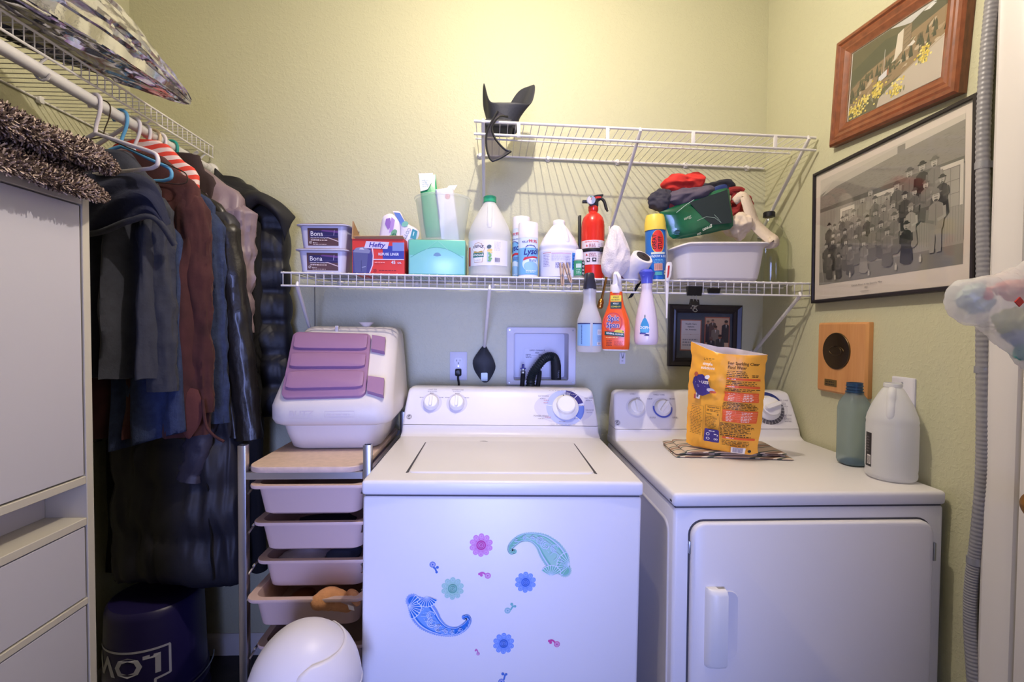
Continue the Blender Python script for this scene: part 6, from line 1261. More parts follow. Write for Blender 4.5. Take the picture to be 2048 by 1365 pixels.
# ------------------------------------------------------------------ navy bucket, upside down
bk = thing('navy_bucket', 'upside-down navy blue bucket with a white outlined logo on the floor', 'bucket', (-1.170, 1.700, 0)); NB = mat('navy_bucket_plastic',(42,36,88),.35)
m = MB(); m.lathe([(.158,.001),(.160,.004),(.158,.012),(.1535,.012),(.1535,.05),(.157,.052),(.157,.058),(.152,.060),(.1515,.085),(.155,.087),(.155,.093),(.150,.095),(.142,.345),(.138,.362),(.130,.370),(.10,.372)],96); m.build('body', NB, bk, smooth=40)
def bkf(u, v, hh): r = lerp(.150,.142,(v-.095)/.25)+hh+.0012; a = math.radians(-122)+u/.147; return Vector((r*math.cos(a), r*math.sin(a), v))
p = Print(bkf,.0002); LT = (196,196,214); zc = .205
def pl_(pts, wd=.007):
    dn = []
    for (x0, y0), (x1, y1) in zip(pts, pts[1:]): dn += [(lerp(x0,x1,i/40), lerp(y0,y1,i/40)) for i in range(40)]
    p.line(dn+[pts[-1]], wd, LT)
pl_([(-.20,zc+.048),(.205,zc+.048),(.205,zc-.045),(.165,zc-.05),(.165,zc-.066),(.085,zc-.070),(0,zc-.115),(-.085,zc-.070),(-.165,zc-.066),(-.165,zc-.05),(-.20,zc-.045),(-.20,zc+.048)])
p.text("LOWE'S", 0, zc+.030, .060, LT, 1, 'c', 1.22, 0, PI); p.build('logo', bk)
m = MB(); m.tube([(.168*math.cos(a),.168*math.sin(a),.058+.05*abs(math.sin(a*.5+.9))) for a in [lerp(-2.4,.55,i/24) for i in range(25)]],.0022,6); m.build('bail_handle', STEEL, bk)
# ------------------------------------------------------------------ chrome cart with plastic trays
QX0, QX1, QY0, QY1, QZ = -.690, -.332, 1.318, 1.86, .921
cart = thing('drawer_cart', 'narrow chrome cart with a laminate top and beige plastic trays beside the washer', 'cart', (QX0, QY0, 0)); QO = Vector((QX0, QY0, 0)); QT = Matrix.Translation(-QO)
CHR = mat('satin_chrome',(196,194,196),.28,1.0); QW, QD = QX1-QX0, QY1-QY0
for x, y in ((0,0),(QW-.022,0),(0,QD-.022),(QW-.022,QD-.022)):
    m = MB(); q = .022; th = .0025; ol = rr2(x,y,x+q,y+q,.002,3); il = rr2(x+th,y+th,x+q-th,y+q-th,.001,3)
    m.loft([[(a,b_,z) for a, b_ in o] for o, z in ((ol,.02),(ol,.978),(il,.978),(il,.93))], True, True); m.build('post', CHR, cart, smooth=25)
    m = MB(); m.lathe([(.013,0),(.014,.006),(.008,.018),(.008,.024)],12,(x+q/2,y+q/2,0)); m.build('foot', mat('black_rubber',(28,28,30),.7), cart)
for z in (.885,.055):
    for a in (0, QD-.016): m = MB(); m.rbox(.022,a,z,QW-.022,a+.012,z+.020,.001,1); m.build('cross_rail', CHR, cart, smooth=0)
    for a in (.004, QW-.016): m = MB(); m.rbox(a,.022,z,a+.012,QD-.022,z+.020,.001,1); m.build('side_rail', CHR, cart, smooth=0)
m = MB(); m.loft([[(a,b_,z) for a, b_ in rr2(.022+i,-.006+i,QW-.022-i,QD-.024-i,.045,7)] for z, i in ((.9055,.0005),(.9065,0),(.919,0),(.921,.0015))]); m.build('table_top', mat('beige_laminate',(206,180,164),.55,bump=(90,.05),var=(60,.08)), cart, smooth=40)
TRAY = mat('pink_beige_plastic',(206,178,170),.45)
trays = [(962,1028,.008,0),(1036,1110,.028,.0),(1112,1182,.045,.0),(1190,1270,-.012,0),(1283,1350,.04,0)]; tops = []
for i, (ya, yb, dy, _) in enumerate(trays):
    Yf = QY0+dy-.03; zt_ = atY(600, ya+10, Yf).z; zb_ = zt_-.088; cx_ = .194; m = MB(); D_ = .42; cy_ = dy-.03+D_/2
    W1, W0 = .316, .264; R = lambda w_, d_, z: rrect(w_, d_, .028, 6, cx_, cy_, z)
    m.loft([R(W0-.014,D_-.066,zb_), R(W0,D_-.05,zb_+.006), R(W1-.032,D_-.030,zt_-.014), R(W1-.028,D_-.026,zt_-.006), R(W1,D_,zt_-.009), R(W1+.002,D_+.002,zt_-.004), R(W1,D_,zt_), R(W1-.034,D_-.034,zt_-.001), R(W1-.038,D_-.038,zt_-.012), R(W0-.006,D_-.058,zb_+.009)], True, True); tops.append((zt_, zb_, dy-.03)); m.build('tray', TRAY, cart, smooth=40)
    for x in (.026, QW-.026): m = MB(); m.tube(smoothpath([(x,.004,zt_-.030),(x+.004*(1 if x < .1 else -1),.03,zt_-.018),(x+.006*(1 if x < .1 else -1),.06,zt_-.013),(x+.006*(1 if x < .1 else -1),QD-.05,zt_-.013),(x,QD-.01,zt_-.03)],4),.0032,8); m.build('runner', CHR, cart)
# contents that show in the trays
def QV(px, py, Y): return atY(px, py, Y)
zt_, zb_, dy = tops[3]; zin = QO.z+zb_+.012
toy = thing('plush_toy', 'tan plush toy resting on the rim of an open tray', 'plush toy', QV(668, 1212, 1.30)); TO = Vector(toy.location); PL = mat('tan_plush',(214,152,104),.95,bump=(120,.5),sheen=.6,var=(20,.15)); TV = lambda x, y, Y=1.30: QV(x, y, Y)-TO
m = MB(); m.tube(smoothpath([TV(624,1214,1.275), TV(640,1204,1.29), TV(660,1198,1.31), TV(685,1204,1.315), TV(712,1212,1.315)],6), [.010,.013,.016,.019,.021,.022,.023,.025,.027,.028,.029,.030,.030,.030,.029,.028,.028,.027,.026,.026,.025,.024,.022,.018,.012], 16); m.build('body', PL, toy, smooth=80)
m = MB(); m.tube(smoothpath([TV(700,1186,1.33), TV(710,1196,1.30), TV(716,1212,1.285)],5),[.010,.012,.013,.014,.014,.014,.013,.012,.010,.008,.005],12); m.build('paw', PL, toy, smooth=80)
c = TV(703,1213,1.278); m = MB(); m.add([c+Vector(v) for v in ((-.010,0,.004),(.006,-.002,.0),(.009,-.004,-.010),(-.006,-.002,-.008))],[(0,1,2,3)]); m.build('care_tag', mat('white_tag',(226,222,226),.7), toy, smooth=0, solid=.0008)
def tray_lump(nm, lb, cat, px, py, Y, r, mt, sd):
    q = QV(px, py, Y); t = thing(nm, lb, cat, q); m = lump((0,0,0), *r, .3, 22, sd, 20, 12); m.build('mass', mt, t, smooth=60)
tray_lump('plastic_bag_of_clay', 'clear bag of brown stuff in the tray beside the plush toy', 'bag', 600, 1206, 1.42, (.060,.06,.030), mat('brown_bagged',(150,98,70),.35,bump=(30,.5)), 31)
tray_lump('white_packet', 'white plastic packet in the third tray from the top', 'packet', 610, 1112, 1.44, (.075,.06,.022), mat('glossy_white_packet',(222,214,224),.3), 33)
tray_lump('blue_grey_cloth', 'blue-grey cloth in the third tray beside the white packet', 'cloth', 690, 1112, 1.44, (.050,.06,.022), mat('blue_grey_cloth',(96,110,140),.9), 35)
tray_lump('navy_cloth', 'dark navy cloth in the second tray from the top', 'cloth', 660, 1044, 1.46, (.085,.07,.022), mat('navy_black_cloth',(44,44,58),.85), 37)
# ------------------------------------------------------------------ white and purple litter box on the cart
LB = Vector((-.503, 1.66, QZ+.0015)); lb = thing('litter_box', 'white covered litter box with a mauve ribbed flap standing on the cart', 'litter box', LB, (0,0,.03))
WP = mat('ivory_plastic',(212,204,200),.45,bump=(60,.08)); MV = mat('mauve_plastic',(152,114,148),.4)
m = MB(); m.loft([rrect(w_, d_, r_, 8, .006, cy, z) for z, w_, d_, r_, cy in ((0,.255,.30,.05,.0),(.006,.275,.325,.055,.0),(.05,.298,.350,.05,.0),(.088,.310,.365,.045,-.002))]); m.build('pan', WP, lb, smooth=50)
rings = []
for z, w_, yf, yb, r_ in ((.080,.325,-.192,.186,.05),(.086,.350,-.203,.192,.055),(.100,.366,-.210,.196,.06),(.140,.368,-.208,.197,.06),(.158,.362,-.196,.197,.06),(.20,.355,-.150,.197,.055),(.26,.345,-.088,.196,.05),(.32,.335,-.030,.195,.05),(.355,.328,.005,.193,.05),(.372,.315,.026,.186,.05),(.380,.285,.050,.170,.045)):
    rings.append(rrect(w_, yb-yf, r_, 8, .006, (yf+yb)/2, z))
m = MB(); m.loft(rings); m.build('hood', WP, lb, smooth=50)
lf = Face(LB, 0, -.196, .158, -.014, .336)
def lp4(a, b_): return [lf.uv(*q) for q in (a, b_)]
cor = [lf.uv(*q) for q in ((560,800),(727,796),(743,672),(590,668))]
def quadp(s, t_): a = (lerp(cor[0][0],cor[1][0],s), lerp(cor[0][1],cor[1][1],s)); b_ = (lerp(cor[3][0],cor[2][0],s), lerp(cor[3][1],cor[2][1],s)); return (lerp(a[0],b_[0],t_), lerp(a[1],b_[1],t_))
def panel(s0, s1, t0, t1, h0, h1, m, name, par, rr_=.10, inset=.02):
    k = MB(); ol = rr2(0,0,1,1,rr_,5); rings = []
    for h_, i in ((h0,0),(h1-.002,0),(h1,inset)): rings.append([lf.pos(*quadp(lerp(s0,s1,lerp(i*.6,1-i*.6,a)), lerp(t0,t1,lerp(i,1-i,b_))), h_) for a, b_ in ol])
    k.loft(rings); return k.build(name, m, par, smooth=40)
fp = panel(0,1,0,1,-.002,.012,MV,'flap',lb,.08,.012)
for t0, t1 in ((.10,.34),(.41,.62),(.70,.95)): panel(.05,.965,t0,t1,.010,.023,MV,'rib',fp,.13,.07)
for q in (((742,704),(768,709),(771,681),(745,676)),((731,788),(763,797),(766,763),(734,758))):
    k = MB(); pts = [lf.uv(*a) for a in q]; k.loft([[lf.pos(u, v, h_) for u, v in pts] for h_ in (-.002,.013,.015)]); k.build('hinge', MV, fp, smooth=0)
u, v = lf.uv(674,661); k = MB(); k.T = Matrix.Translation(lf.pos(u,v)); k.rbox(-.005,-.004,-.010,.006,.004,.016,.002); k.build('latch', WP, lb)
p = Print(lambda u, v, h: Vector((u, -.2112-h, v)), .0002); EM = mat('ivory_emboss',(206,196,198),.5); p.text('BLITZ',-.075,.112,.016,EM,1,'c',1.2,.15); p.scribble(-.11,.103,-.045,.106,1,EM,wl=.006); p.line([(-.005,.108),(.082,.108),(.082,.126),(-.005,.126),(-.005,.108)],.0014,EM); p.scribble(.0,.112,.078,.122,1,EM,wl=.012); p.build('embossing', lb)
dish = atY(733, 652, 1.74); t = thing('small_dish', 'small white dish lying upside down on top of the litter box', 'dish', (dish.x, 1.74, LB.z+.3805)); m = MB(); m.lathe([(.012,0),(.014,.002),(.026,.014),(.027,.0155),(.024,.0145),(.012,.004)],24); m.build('dish_body', WP, t)
# ------------------------------------------------------------------ white dome pail
pa_ = thing('dome_pail', 'white pail with a smooth domed lid on the floor in front of the cart', 'pail', (-.412, 1.05, 0)); PWH = mat('white_pail_plastic',(216,212,222),.38)
m = MB(); m.lathe([(.085,0),(.092,.004),(.104,.30),(.108,.50),(.112,.512)],40); m.build('body', PWH, pa_, smooth=45)
def dome(th, ph, k=1.0): return Vector((.117*k*math.sin(th)*math.cos(ph)*(1+.03*math.cos(ph)), .117*k*math.sin(th)*math.sin(ph), .512+.132*k*math.cos(th)+.012*k*math.sin(th)*math.cos(th)*math.sin(ph)))
m = MB(); m.loft([[dome(lerp(PI/2,.02,i/14), 2*PI*j/40) for j in range(40)] for i in range(15)]); dm = m.build('dome_lid', PWH, pa_, smooth=60)
rows = []
for i in range(15):
    q = i/14; th = lerp(.74, PI/2-.02, q); c0_ = .42*max(0, 1-q*4.5)**2; rows.append([dome(th+.05*math.sin(PI*j/14), lerp(-1.42+c0_+.12*math.sin(q*3), 1.2-c0_*.6, j/14), 1.012) for j in range(15)])
m = MB(); m.sheet(rows); m.build('flap', PWH, dm, smooth=60, solid=.003, fix=False)
m = MB(); m.tube([dome(PI/2-.0, 2*PI*j/40, 1.0)+Vector((0,0,.002)) for j in range(40)], .005, 8, close=True); m.build('lid_rim', PWH, pa_, smooth=60)
# ------------------------------------------------------------------ right wall
def on_right(x, y0, z0): return lambda u, v, h: Vector((x-h-0, y0-u, z0+v))
def wall_frame(t, w_, h_, prof, m, name='frame'):
    """mitred frame on the right wall in local coordinates: u right (-Y), v up, out = -X"""
    ol = ((-1,-1),(1,-1),(1,1),(-1,1)); sides = []
    for i in range(4):
        (ax, az), (bx, bz) = ol[i], ol[(i+1) % 4]; k = MB(); n = len(prof)
        vs = [Vector((-o, -ax*(w_/2-a), az*(h_/2-a))) for a, o in prof]+[Vector((-o, -bx*(w_/2-a), bz*(h_/2-a))) for a, o in prof]
        k.add(vs, [(j, j+1, n+j+1, n+j) for j in range(n-1)]+[(n-1, 0, n, 2*n-1), tuple(range(n)), tuple(range(2*n-1, n-1, -1))]); sides.append(k.build(name, m, t, smooth=25))
    return sides
WOOD = mat('carved_brown_wood',(126,68,40),.35,coat=.3); nt = WOOD.node_tree; wv = nt.nodes.new('ShaderNodeTexNoise'); wv.inputs['Scale'].default_value = 40; mp = nt.nodes.new('ShaderNodeMapping'); mp.inputs['Scale'].default_value = (4,1,1); tcn = nt.nodes.new('ShaderNodeTexCoord'); rp = nt.nodes.new('ShaderNodeMix'); rp.data_type = 'RGBA'; rp.inputs[6].default_value = (*lin((92,46,26)),1); rp.inputs[7].default_value = (*lin((160,92,56)),1)
nt.links.new(tcn.outputs['Object'], mp.inputs[0]); nt.links.new(mp.outputs[0], wv.inputs['Vector']); nt.links.new(wv.outputs[0], rp.inputs[0]); nt.links.new(rp.outputs[2], nt.nodes['Principled BSDF'].inputs['Base Color'])
# landscape picture
lp = thing('landscape_picture', 'brown wooden frame with a mountain landscape and yellow flowers', 'picture frame', (XR-.001, 1.292, 2.030), (.075, 0, 0))
LW, LH = .430, .318
wall_frame(lp, LW, LH, [(0,.0),(0,.020),(.006,.026),(.014,.027),(.018,.022),(.024,.024),(.034,.020),(.040,.022),(.050,.016),(.058,.013),(.060,.0)], WOOD)
MB().box(-.010,-(LW/2-.055),-(LH/2-.055),-.001,LW/2-.055,LH/2-.055).build('backing', mat('photo_paper',(222,214,206),.5), lp)
p = Print(on_right(-.010,0,0),.000006); a, b_ = LW/2-.060, LH/2-.060; rnd = random.Random(3)
def Q(s, t_): return (lerp(-a,a,s), lerp(-b_,b_,t_))
p.rect(-a,-b_,a,b_,(96,90,62)); p.poly([Q(.45,1),Q(1,1),Q(1,.9),Q(.8,.86),Q(.6,.93)],(206,206,206)); p.poly([Q(.66,.9),Q(.8,.97),Q(.92,.98),Q(1,.92),Q(1,.8),Q(.7,.82)],(84,82,62)); p.poly([Q(.78,.95),Q(.86,.985),Q(.9,.96),Q(.84,.93)],(230,230,230))
p.poly([Q(0,.45),Q(.2,.58),Q(.45,.66),Q(.7,.78),Q(1,.86),Q(1,.35),Q(.6,.30),Q(.2,.16),Q(0,.12)],(150,124,92)); p.poly([Q(0,.72),Q(.4,.9),Q(.7,.82),Q(.45,.68),Q(.2,.6),Q(0,.48)],(78,80,54))
for i in range(90):
    s = rnd.random(); t_ = .15+.55*rnd.random()*(.6+.4*s)+s*.12; c = rnd.choice([(120,100,72),(176,150,120),(196,176,150),(104,96,64),(140,112,84),(88,88,56)]); u_, v_ = Q(s, t_); p.ell(u_, v_, .004+.010*rnd.random(), .002+.004*rnd.random(), c, 7, rnd.random()*.7)
for i in range(46):
    s = rnd.random(); t_ = .22+.30*s+.2*rnd.random(); u_, v_ = Q(s, t_); h_ = .014+.02*rnd.random(); p.poly([(u_-h_*.22,v_),(u_+h_*.22,v_),(u_,v_+h_)],rnd.choice([(62,64,40),(76,74,48),(54,58,38)]))
p.poly([Q(.38,.12),Q(.62,.30),Q(1,.52),Q(1,.0),Q(.36,0)],(196,184,172)); p.line([Q(.6,.28),Q(1,.5)],.0025,(176,156,132)); p.poly([Q(.52,.56),Q(.54,.86),Q(.60,.89),Q(.60,.60),Q(.53,.53),Q(.49,.52)],(222,212,196)); p.poly([Q(.60,.60),Q(.60,.89),Q(.68,.90),Q(.68,.66)],(146,124,98)); 
for i in range(4): p.line([Q(.61,.66+.06*i),Q(.675,.69+.06*i)],.0012,(96,84,66))
p.line([Q(.412,.40),Q(.41,.76)],.0015,(222,218,214)); p.poly([Q(.36,.34),Q(.36,.42),Q(.45,.47),Q(.45,.38)],(222,222,230)); p.poly([Q(.45,.38),Q(.45,.47),Q(.47,.47),Q(.47,.39)],(160,90,60)); p.poly([Q(.65,.62),Q(.71,.66),Q(.73,.62),Q(.70,.60)],(226,220,212))
for cx_, cy_, sx, sy, n_ in ((.10,.10,.12,.16,80),(.22,.20,.06,.12,34),(.36,.24,.09,.16,70),(.58,.14,.10,.12,50),(.82,.40,.08,.16,46)):
    for i in range(14): s_, t_ = cx_+sx*rnd.gauss(0,.5), cy_-sy*.6*rnd.random(); u_, v_ = Q(min(.98,max(.02,s_)), max(.02,t_)); p.ell(u_, v_, .0022, .008, rnd.choice([(92,100,56),(120,122,84),(150,146,120)]), 6, rnd.random()-.5)
    for i in range(n_):
        s_ = min(.98,max(.015,cx_+sx*rnd.gauss(0,.42))); t_ = max(.03, cy_+sy*rnd.gauss(0,.4)); u_, v_ = Q(s_, t_); p.ell(u_, v_, .0036, .0030, rnd.choice([(236,214,96),(224,196,72),(244,230,140),(206,180,60)]), 6); p.h -= p.step*.97
p.rect(-a,-b_,-a+.003,b_,(226,218,214)); p.build('landscape_print', lp)
MB().box(-.0168,-(LW/2-.058),-(LH/2-.058),-.0160,LW/2-.058,LH/2-.058).build('glass', clear('picture_glass',(250,250,250),0.06), lp)
# large framed group photograph
gp = thing('group_photo_frame', 'thin black frame holding an old sepia group portrait of miners', 'picture frame', (XR-.001, 1.314, 1.612), (-.012, 0, 0))
GW, GH = .552, .436
wall_frame(gp, GW, GH, [(0,0),(0,.024),(.003,.026),(.009,.026),(.011,.022),(.011,0)], mat('black_metal_frame',(46,40,42),.35,.3))
MB().box(-.018,-(GW/2-.010),-(GH/2-.010),-.001,GW/2-.010,GH/2-.010).build('mat_board', mat('cream_mat',(226,214,204),.7), gp)
p = Print(on_right(-.018,0,0),.000005); a, b0, b1 = .244, -.160, .186; rnd = random.Random(11)
def Q(s, t_): return (lerp(-a,a,s), lerp(b0,b1,t_))
G_ = lambda k: (k, int(k*.965), int(k*.91))
p.rect(-a,b0,a,b1,G_(206)); p.poly([Q(0,.0),Q(1,0),Q(1,.20),Q(0,.16)],G_(132)); p.poly([Q(0,.72),Q(0,.86),Q(.12,.90),Q(1,.96),Q(1,.70),Q(.5,.715)],G_(146)); p.poly([Q(0,.68),Q(0,.725),Q(1,.72),Q(1,.66)],G_(112)); p.poly([Q(0,.12),Q(0,.69),Q(1,.67),Q(1,.14)],G_(158)); p.poly([Q(.02,.84),Q(.12,.94),Q(.62,.985),Q(.62,.93),Q(.15,.88)],G_(196)); p.poly([Q(.62,.93),Q(.62,.985),Q(.67,.985),Q(.67,.935)],G_(140))
p.rects([(lerp(-a,a,i/72), lerp(b0,b1,.16), lerp(-a,a,i/72)+.0008, lerp(b0,b1,.68)) for i in range(73)], G_(128))
L = []
for i in range(420): s = rnd.random(); t_ = .725+.2*rnd.random()*(.6+.4*s); u_, v_ = Q(s, t_); L.append((u_, v_, min(a,u_+.004+.006*rnd.random()), v_+.0008))
p.rects(L, G_(124))
for s0_, s1_, t0, t1 in ((.19,.31,.42,.66),(.46,.60,.44,.68),(.82,.995,.40,.70)):
    u0_, v0_ = Q(s0_, t0); u1_, v1_ = Q(s1_, t1); p.rect(u0_,v0_,u1_,v1_,G_(214)); p.rect(u0_+.008,v0_,u1_-.008,v1_-.010,G_(120)); nx = 3 if s1_ < .8 else 3
    p.rects([(lerp(u0_+.009,u1_-.009,i/nx)+.0006, lerp(v0_,v1_-.011,j/3)+.0006, lerp(u0_+.009,u1_-.009,(i+1)/nx)-.0006, lerp(v0_,v1_-.011,(j+1)/3)-.0006) for i in range(nx) for j in range(3)], G_(168))
def man(s, t_, h_, tone, sit=0):
    u_, v_ = Q(s, t_); k = h_*.60; hd = G_(196-rnd.randint(0,18)); bd = G_(tone); lg = G_(max(40,tone-12-rnd.randint(0,16)+ (30 if rnd.random() < .25 else 0)))
    if not sit: p.poly([(u_-k*.10,v_),(u_-k*.02,v_),(u_,v_+k*.30),(u_+k*.02,v_),(u_+k*.10,v_),(u_+k*.105,v_+k*.48),(u_-k*.105,v_+k*.48)],lg)
    else: p.poly([(u_-k*.16,v_+k*.08),(u_-k*.06,v_+k*.02),(u_+k*.10,v_+k*.02),(u_+k*.18,v_+k*.10),(u_+k*.14,v_+k*.40),(u_-k*.14,v_+k*.40)],lg)
    p.poly([(u_-k*.12,v_+k*.36),(u_+k*.12,v_+k*.36),(u_+k*.15,v_+k*.58),(u_+k*.118,v_+k*.74),(u_+k*.04,v_+k*.79),(u_-k*.04,v_+k*.79),(u_-k*.118,v_+k*.74),(u_-k*.15,v_+k*.58)],bd)
    p.line([(u_-k*.14,v_+k*.70),(u_-k*.155,v_+k*.52),(u_-k*.02,v_+k*.47)],k*.055,G_(max(36,tone-16))); p.line([(u_+k*.14,v_+k*.70),(u_+k*.155,v_+k*.54),(u_+k*.03,v_+k*.50)],k*.055,G_(min(200,tone+18))); p.ell(u_,v_+k*.87,k*.066,k*.082,hd,12); p.ell(u_,v_+k*.815,k*.036,k*.022,G_(96),8); p.line([(u_-k*.03,v_+k*.86),(u_+k*.03,v_+k*.86)],k*.014,G_(120)); p.line([(u_-k*.04,v_+k*.90),(u_+k*.04,v_+k*.90)],k*.012,G_(140)); p.line([(u_,v_+k*.76),(u_,v_+k*.42)],k*.012,G_(max(30,tone-24)))
    p.ell(u_,v_+k*.935,k*.105,k*.022,G_(tone-26 if tone > 70 else 44),10); p.ell(u_,v_+k*.96,k*.06,k*.04,G_(tone-20 if tone > 70 else 48),10)
for s, t_, h_, tone in ((.09,.27,.17,58),(.14,.28,.15,112),(.19,.29,.15,128),(.245,.30,.17,130),(.305,.31,.175,146),(.21,.36,.13,96),(.375,.36,.20,140),(.435,.38,.21,158),(.47,.35,.18,126),(.555,.36,.17,150),(.62,.37,.20,112),(.70,.40,.22,122),(.775,.41,.22,48),(.845,.41,.22,132)): man(s, t_, h_*1.02, tone)
for s, t_, h_, tone in ((.13,.20,.15,96),(.18,.21,.14,118),(.235,.20,.15,84),(.29,.22,.16,128),(.35,.22,.165,108),(.415,.26,.15,70),(.475,.25,.17,132),(.535,.27,.165,140),(.60,.27,.17,152),(.675,.31,.17,82),(.735,.33,.16,110),(.80,.34,.17,126),(.89,.34,.17,66)): man(s, t_, h_*1.05, tone, 1)
for s, t_, h_, tone in ((.07,.10,.16,92),(.13,.11,.17,66),(.18,.10,.15,104),(.245,.09,.16,124),(.33,.12,.16,130),(.395,.13,.16,118),(.455,.13,.17,128),(.52,.14,.17,120),(.61,.15,.185,132),(.715,.17,.19,166)): man(s, t_, h_*1.05, tone, 1)
man(.86,.11,.26,150)
for s, t_, h_, tone in ((.10,.035,.14,100),(.185,.03,.13,92),(.285,.04,.15,118),(.395,.04,.155,136),(.565,.06,.17,124),(.69,.055,.18,46)): man(s, t_, h_*1.08, tone, 1)
for s, t_ in ((.28,.03),(.43,.02),(.62,.03),(.77,.06),(.15,.03)): u_, v_ = Q(s, t_); p.rect(u_,v_,u_+.007,v_+.014,G_(196)); p.rect(u_+.002,v_+.014,u_+.005,v_+.019,G_(176))
p.line([Q(.02,.30),Q(.055,.02)],.0018,G_(190)); p.text('Cornish Miners in the Quandry Mine',-.040,-.178,.0052,(96,86,84),0); p.text('1891',-.040,-.188,.0048,(96,86,84),0); p.scribble(-.062,-.197,-.018,-.1935,1,(150,140,136),wl=.006); p.build('portrait_print', gp)
MB().box(-.0226,-(GW/2-.010),-(GH/2-.010),-.0218,GW/2-.010,GH/2-.010).build('glass', clear('picture_glass',(250,250,250),0.06), gp)
# award plaque
pq = thing('award_plaque', 'light wooden award plaque with a bronze oval below the group portrait', 'plaque', (XR-.0005, 1.452, 1.213))
PLQ = mat('honey_oak',(206,146,88),.4,coat=.3); nt = PLQ.node_tree; n_ = nt.nodes.new('ShaderNodeTexNoise'); n_.inputs['Scale'].default_value = 22; mp = nt.nodes.new('ShaderNodeMapping'); mp.inputs['Scale'].default_value = (1,3,.25); tcn = nt.nodes.new('ShaderNodeTexCoord'); rp = nt.nodes.new('ShaderNodeMix'); rp.data_type = 'RGBA'; rp.inputs[6].default_value = (*lin((190,126,72)),1); rp.inputs[7].default_value = (*lin((222,164,106)),1)
nt.links.new(tcn.outputs['Object'], mp.inputs[0]); nt.links.new(mp.outputs[0], n_.inputs['Vector']); nt.links.new(n_.outputs[0], rp.inputs[0]); nt.links.new(rp.outputs[2], nt.nodes['Principled BSDF'].inputs['Base Color'])
m = MB(); m.loft([[(-o, -p_[0], p_[1]) for p_ in rr2(-.106+i,-.112+i,.106-i,.112-i,.003,3)] for o, i in ((0,0),(.013,0),(.019,.006))]); m.build('board', PLQ, pq, smooth=25)
BRZ = mat('dark_bronze',(92,74,52),.35,.9); m = MB(); m.loft([[(-o, .016-.060*k*math.cos(2*PI*i/36), .022+.058*k*math.sin(2*PI*i/36)) for i in range(36)] for o, k in ((.018,1),(.021,1),(.0225,.97),(.0215,.93))]); o_ = m.build('medallion', BRZ, pq)
m = MB(); m.tube([(-.022, .016-.034*math.cos(2.6*PI*i/24)*(1-i/60), .022+.014*math.sin(2.6*PI*i/24)) for i in range(25)], .002, 6); m.build('relief', BRZ, o_)
m = MB(); m.rbox(-.0205,.012,-.092,-.018,.066,-.070,.0005,1); pl_ = m.build('name_plate', mat('tarnished_brass',(150,126,80),.35,.9), pq); p = Print(on_right(-.0205,0,0)); p.scribble(-.060,-.089,-.018,-.073,2,(60,46,30),wl=.007); p.build('engraving', pl_)
# blank wall plate
bp_ = thing('blank_plate', 'white wall plate on the right wall behind the clear jug', 'wall plate', (XR-.0005, 1.237, 1.118)); m = MB(); m.loft([[(-o, -p_[0], p_[1]) for p_ in rr2(-.036+i,-.058+i,.036-i,.058-i,.004,4)] for o, i in ((0,0),(.004,0),(.006,.003))]); m.build('plate', PW, bp_)
m = MB(); m.disc((-.006,0,.042),(-1,0,0),.003,.0012,10); m.build('screw', STEEL, bp_)
# flexible conduit with straps
cd_ = thing('conduit', 'grey ribbed flexible conduit running down the right wall beside the door casing', 'conduit', (XR, 1.04, 0.0))
CO = Vector((XR, 1.04, 0)); pp = [atX(x, y, XR-.015) for x, y in ((2010,-260),(1998,-120),(1985,0),(1973,130),(1966,270),(1966,420),(1967,560),(1966,700),(1967,850),(1964,970),(1953,1090),(1943,1170),(1941,1250),(1947,1350),(1958,1480),(1966,1620),(1970,1760))]
pp = smoothpath([q-CO for q in pp], 56); pp = [q for q in pp if q.z > .004]
pp = [q+Vector((0,0,0)) for q in pp]; m = MB(); m.tube(pp, [.0128+(.0004 if i % 4 < 2 else -.0004) for i in range(len(pp))], 14); m.build('ribbed_tube', mat('grey_conduit_pvc',(146,144,148),.35), cd_, smooth=25)
for y in (332, 740, 1122):
    c = atX(1967 if y < 1000 else 1951, y, XR-.012)-CO; k = MB(); prof = [(-.020,0),(-.013,0)]+[(.0150*math.sin(a), -.0135-.0150*math.cos(a)+.0) for a in [lerp(-1.4,1.4,i/10) for i in range(11)]]+[(.013,0),(.034,0)]
    inner = []; pts = [(v_, u_) for u_, v_ in prof]   # (x, y)
    k.loft([[(min(-.0006, x_)+(0 if s == 0 else 0), c.y-y_, c.z+s*.0075) for x_, y_ in pts]+[(min(-.0004, x_*.86), c.y-y_*.93, c.z+s*.0075) for x_, y_ in pts[::-1]] for s in (-1,1)]); o_ = k.build('strap', mat('grey_strap',(158,158,164),.4,.4), cd_, smooth=30)
    m = MB(); m.disc((-.001,c.y-.027,c.z),(-1,0,0),.004,.002,10); m.build('strap_screw', mat('dark_screw',(70,68,70),.5,.6), o_)
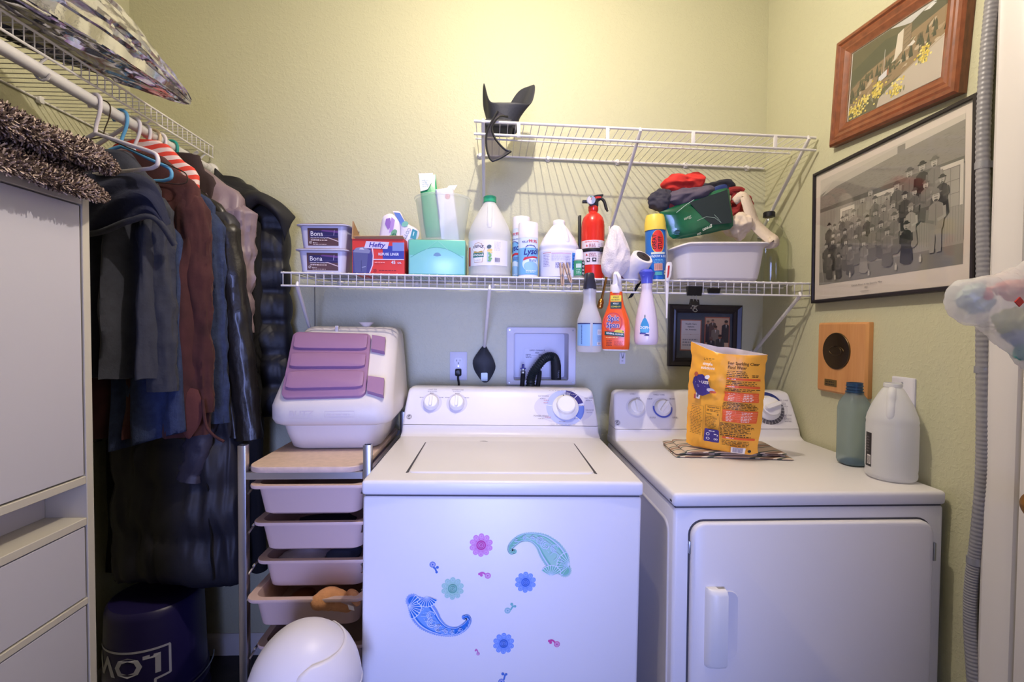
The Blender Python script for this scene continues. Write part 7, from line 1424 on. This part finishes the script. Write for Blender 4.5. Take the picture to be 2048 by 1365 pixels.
# ------------------------------------------------------------------ plastic bag hanging at the door edge
hb_ = atY(2010, 640, .78); pb = thing('shopping_bag', 'translucent plastic shopping bag with crumpled bags inside hanging at the door', 'bag', (hb_.x, hb_.y, hb_.z))
HO = Vector(hb_); V = lambda x, y, Y=.78: atY(x, y, Y)-HO
tops = [(1908,572),(1920,562),(1935,558),(1965,552),(2000,545),(2030,534),(2060,520),(2100,500),(2140,520),(2160,560)]; bots = [(1907,600),(1912,628),(1930,648),(1956,655),(1978,662),(2000,684),(2030,716),(2062,752),(2110,770),(2160,700)]
xs = smoothpath([V(*a) for a in tops],8); xb = smoothpath([V(*a) for a in bots],8); rings = []
for i, (a_, b2) in enumerate(zip(xs, xb)):
    c = (a_+b2)/2; h_ = (a_-b2)/2; r = []; dp = (.009+.031*math.sin(PI*min(1,(i+3)/84)))
    for j in range(48):
        an = 2*PI*j/48; q = c+h_*math.cos(an)+Vector((.25*dp*math.sin(an), -dp*math.sin(an), 0)); f = 1+.10*vnoise((q.x*1.5,q.y,q.z*.7),46,2)-.16*abs(vnoise((q.x*.8+q.z*.5,q.y,q.z*1.6-q.x*.4),70,5)); r.append(c+(q-c)*f)
    rings.append(r)
FILM = translucent('milky_bag_film',(244,242,242),.48,.2); m = MB(); m.loft(rings); m.build('bag_film', FILM, pb, smooth=50)
def stuff(nm, px, py, r, mt, seed, Y=.78): c = V(px, py, Y); m = lump(c, *(r[0]*.84, r[1]*.5, r[2]*.84), .45, 46, seed, 36, 22); m.build(nm, mt, pb, smooth=70)
stuff('green_white_roll', 1955, 596, (.040,.030,.030), mat('pale_green_plastic',(196,214,200),.5), 3); stuff('red_print', 1962, 592, (.014,.031,.018), mat('soft_red_print',(226,96,90),.5), 4); stuff('yellow_green_wad', 2036, 644, (.046,.032,.026), mat('lime_wad',(204,214,140),.6), 6); stuff('blue_wad', 2042, 670, (.042,.032,.022), mat('pale_blue_wad',(176,192,214),.6), 7); stuff('green_wad', 2058, 692, (.03,.03,.03), mat('sea_green_wad',(120,190,168),.6), 8); stuff('pink_wad', 2030, 580, (.044,.030,.020), mat('pink_wad',(226,150,140),.6), 9)
m = MB(); c = V(2040,604,.742); m.T = Matrix.Translation(c); m.loft([[(x, y, z) for x, z in ((-.008,0),(0,.008),(.008,0),(0,-.008))] for y in (0,.002)]); m.build('red_diamond', mat('red_plastic',(196,50,44),.4), pb, smooth=0)
hk = thing('door_hook', 'white metal hook on the door holding the plastic bag', 'hook', (XR-.0085, .80, 1.52)); HK = Vector(hk.location)
m = MB(); m.rbox(-.004,-.012,-.03,0,.012,.03,.002); m.build('hook_plate', WHITE_TRIM, hk)
m = MB(); m.tube(smoothpath([(-.002,0,.012),(-.02,0,.004),(-.036,0,-.008),(-.046,0,.004),(-.048,0,.016)],5),.0035,8); m.build('hook_arm', WHITE_TRIM, hk)
for dy in (-.012,.014):
    m = MB(); m.tube(smoothpath([V(2090,508)+Vector((0,dy,-.01)), V(2110,470)+Vector((0,dy,0)), HK+Vector((-.040,dy*.3,-.04))-HO, HK+Vector((-.036,dy*.2,-.006))-HO],6),[.008]*4+[.0045]*15,10); m.build('bag_handle', FILM, pb, smooth=60)
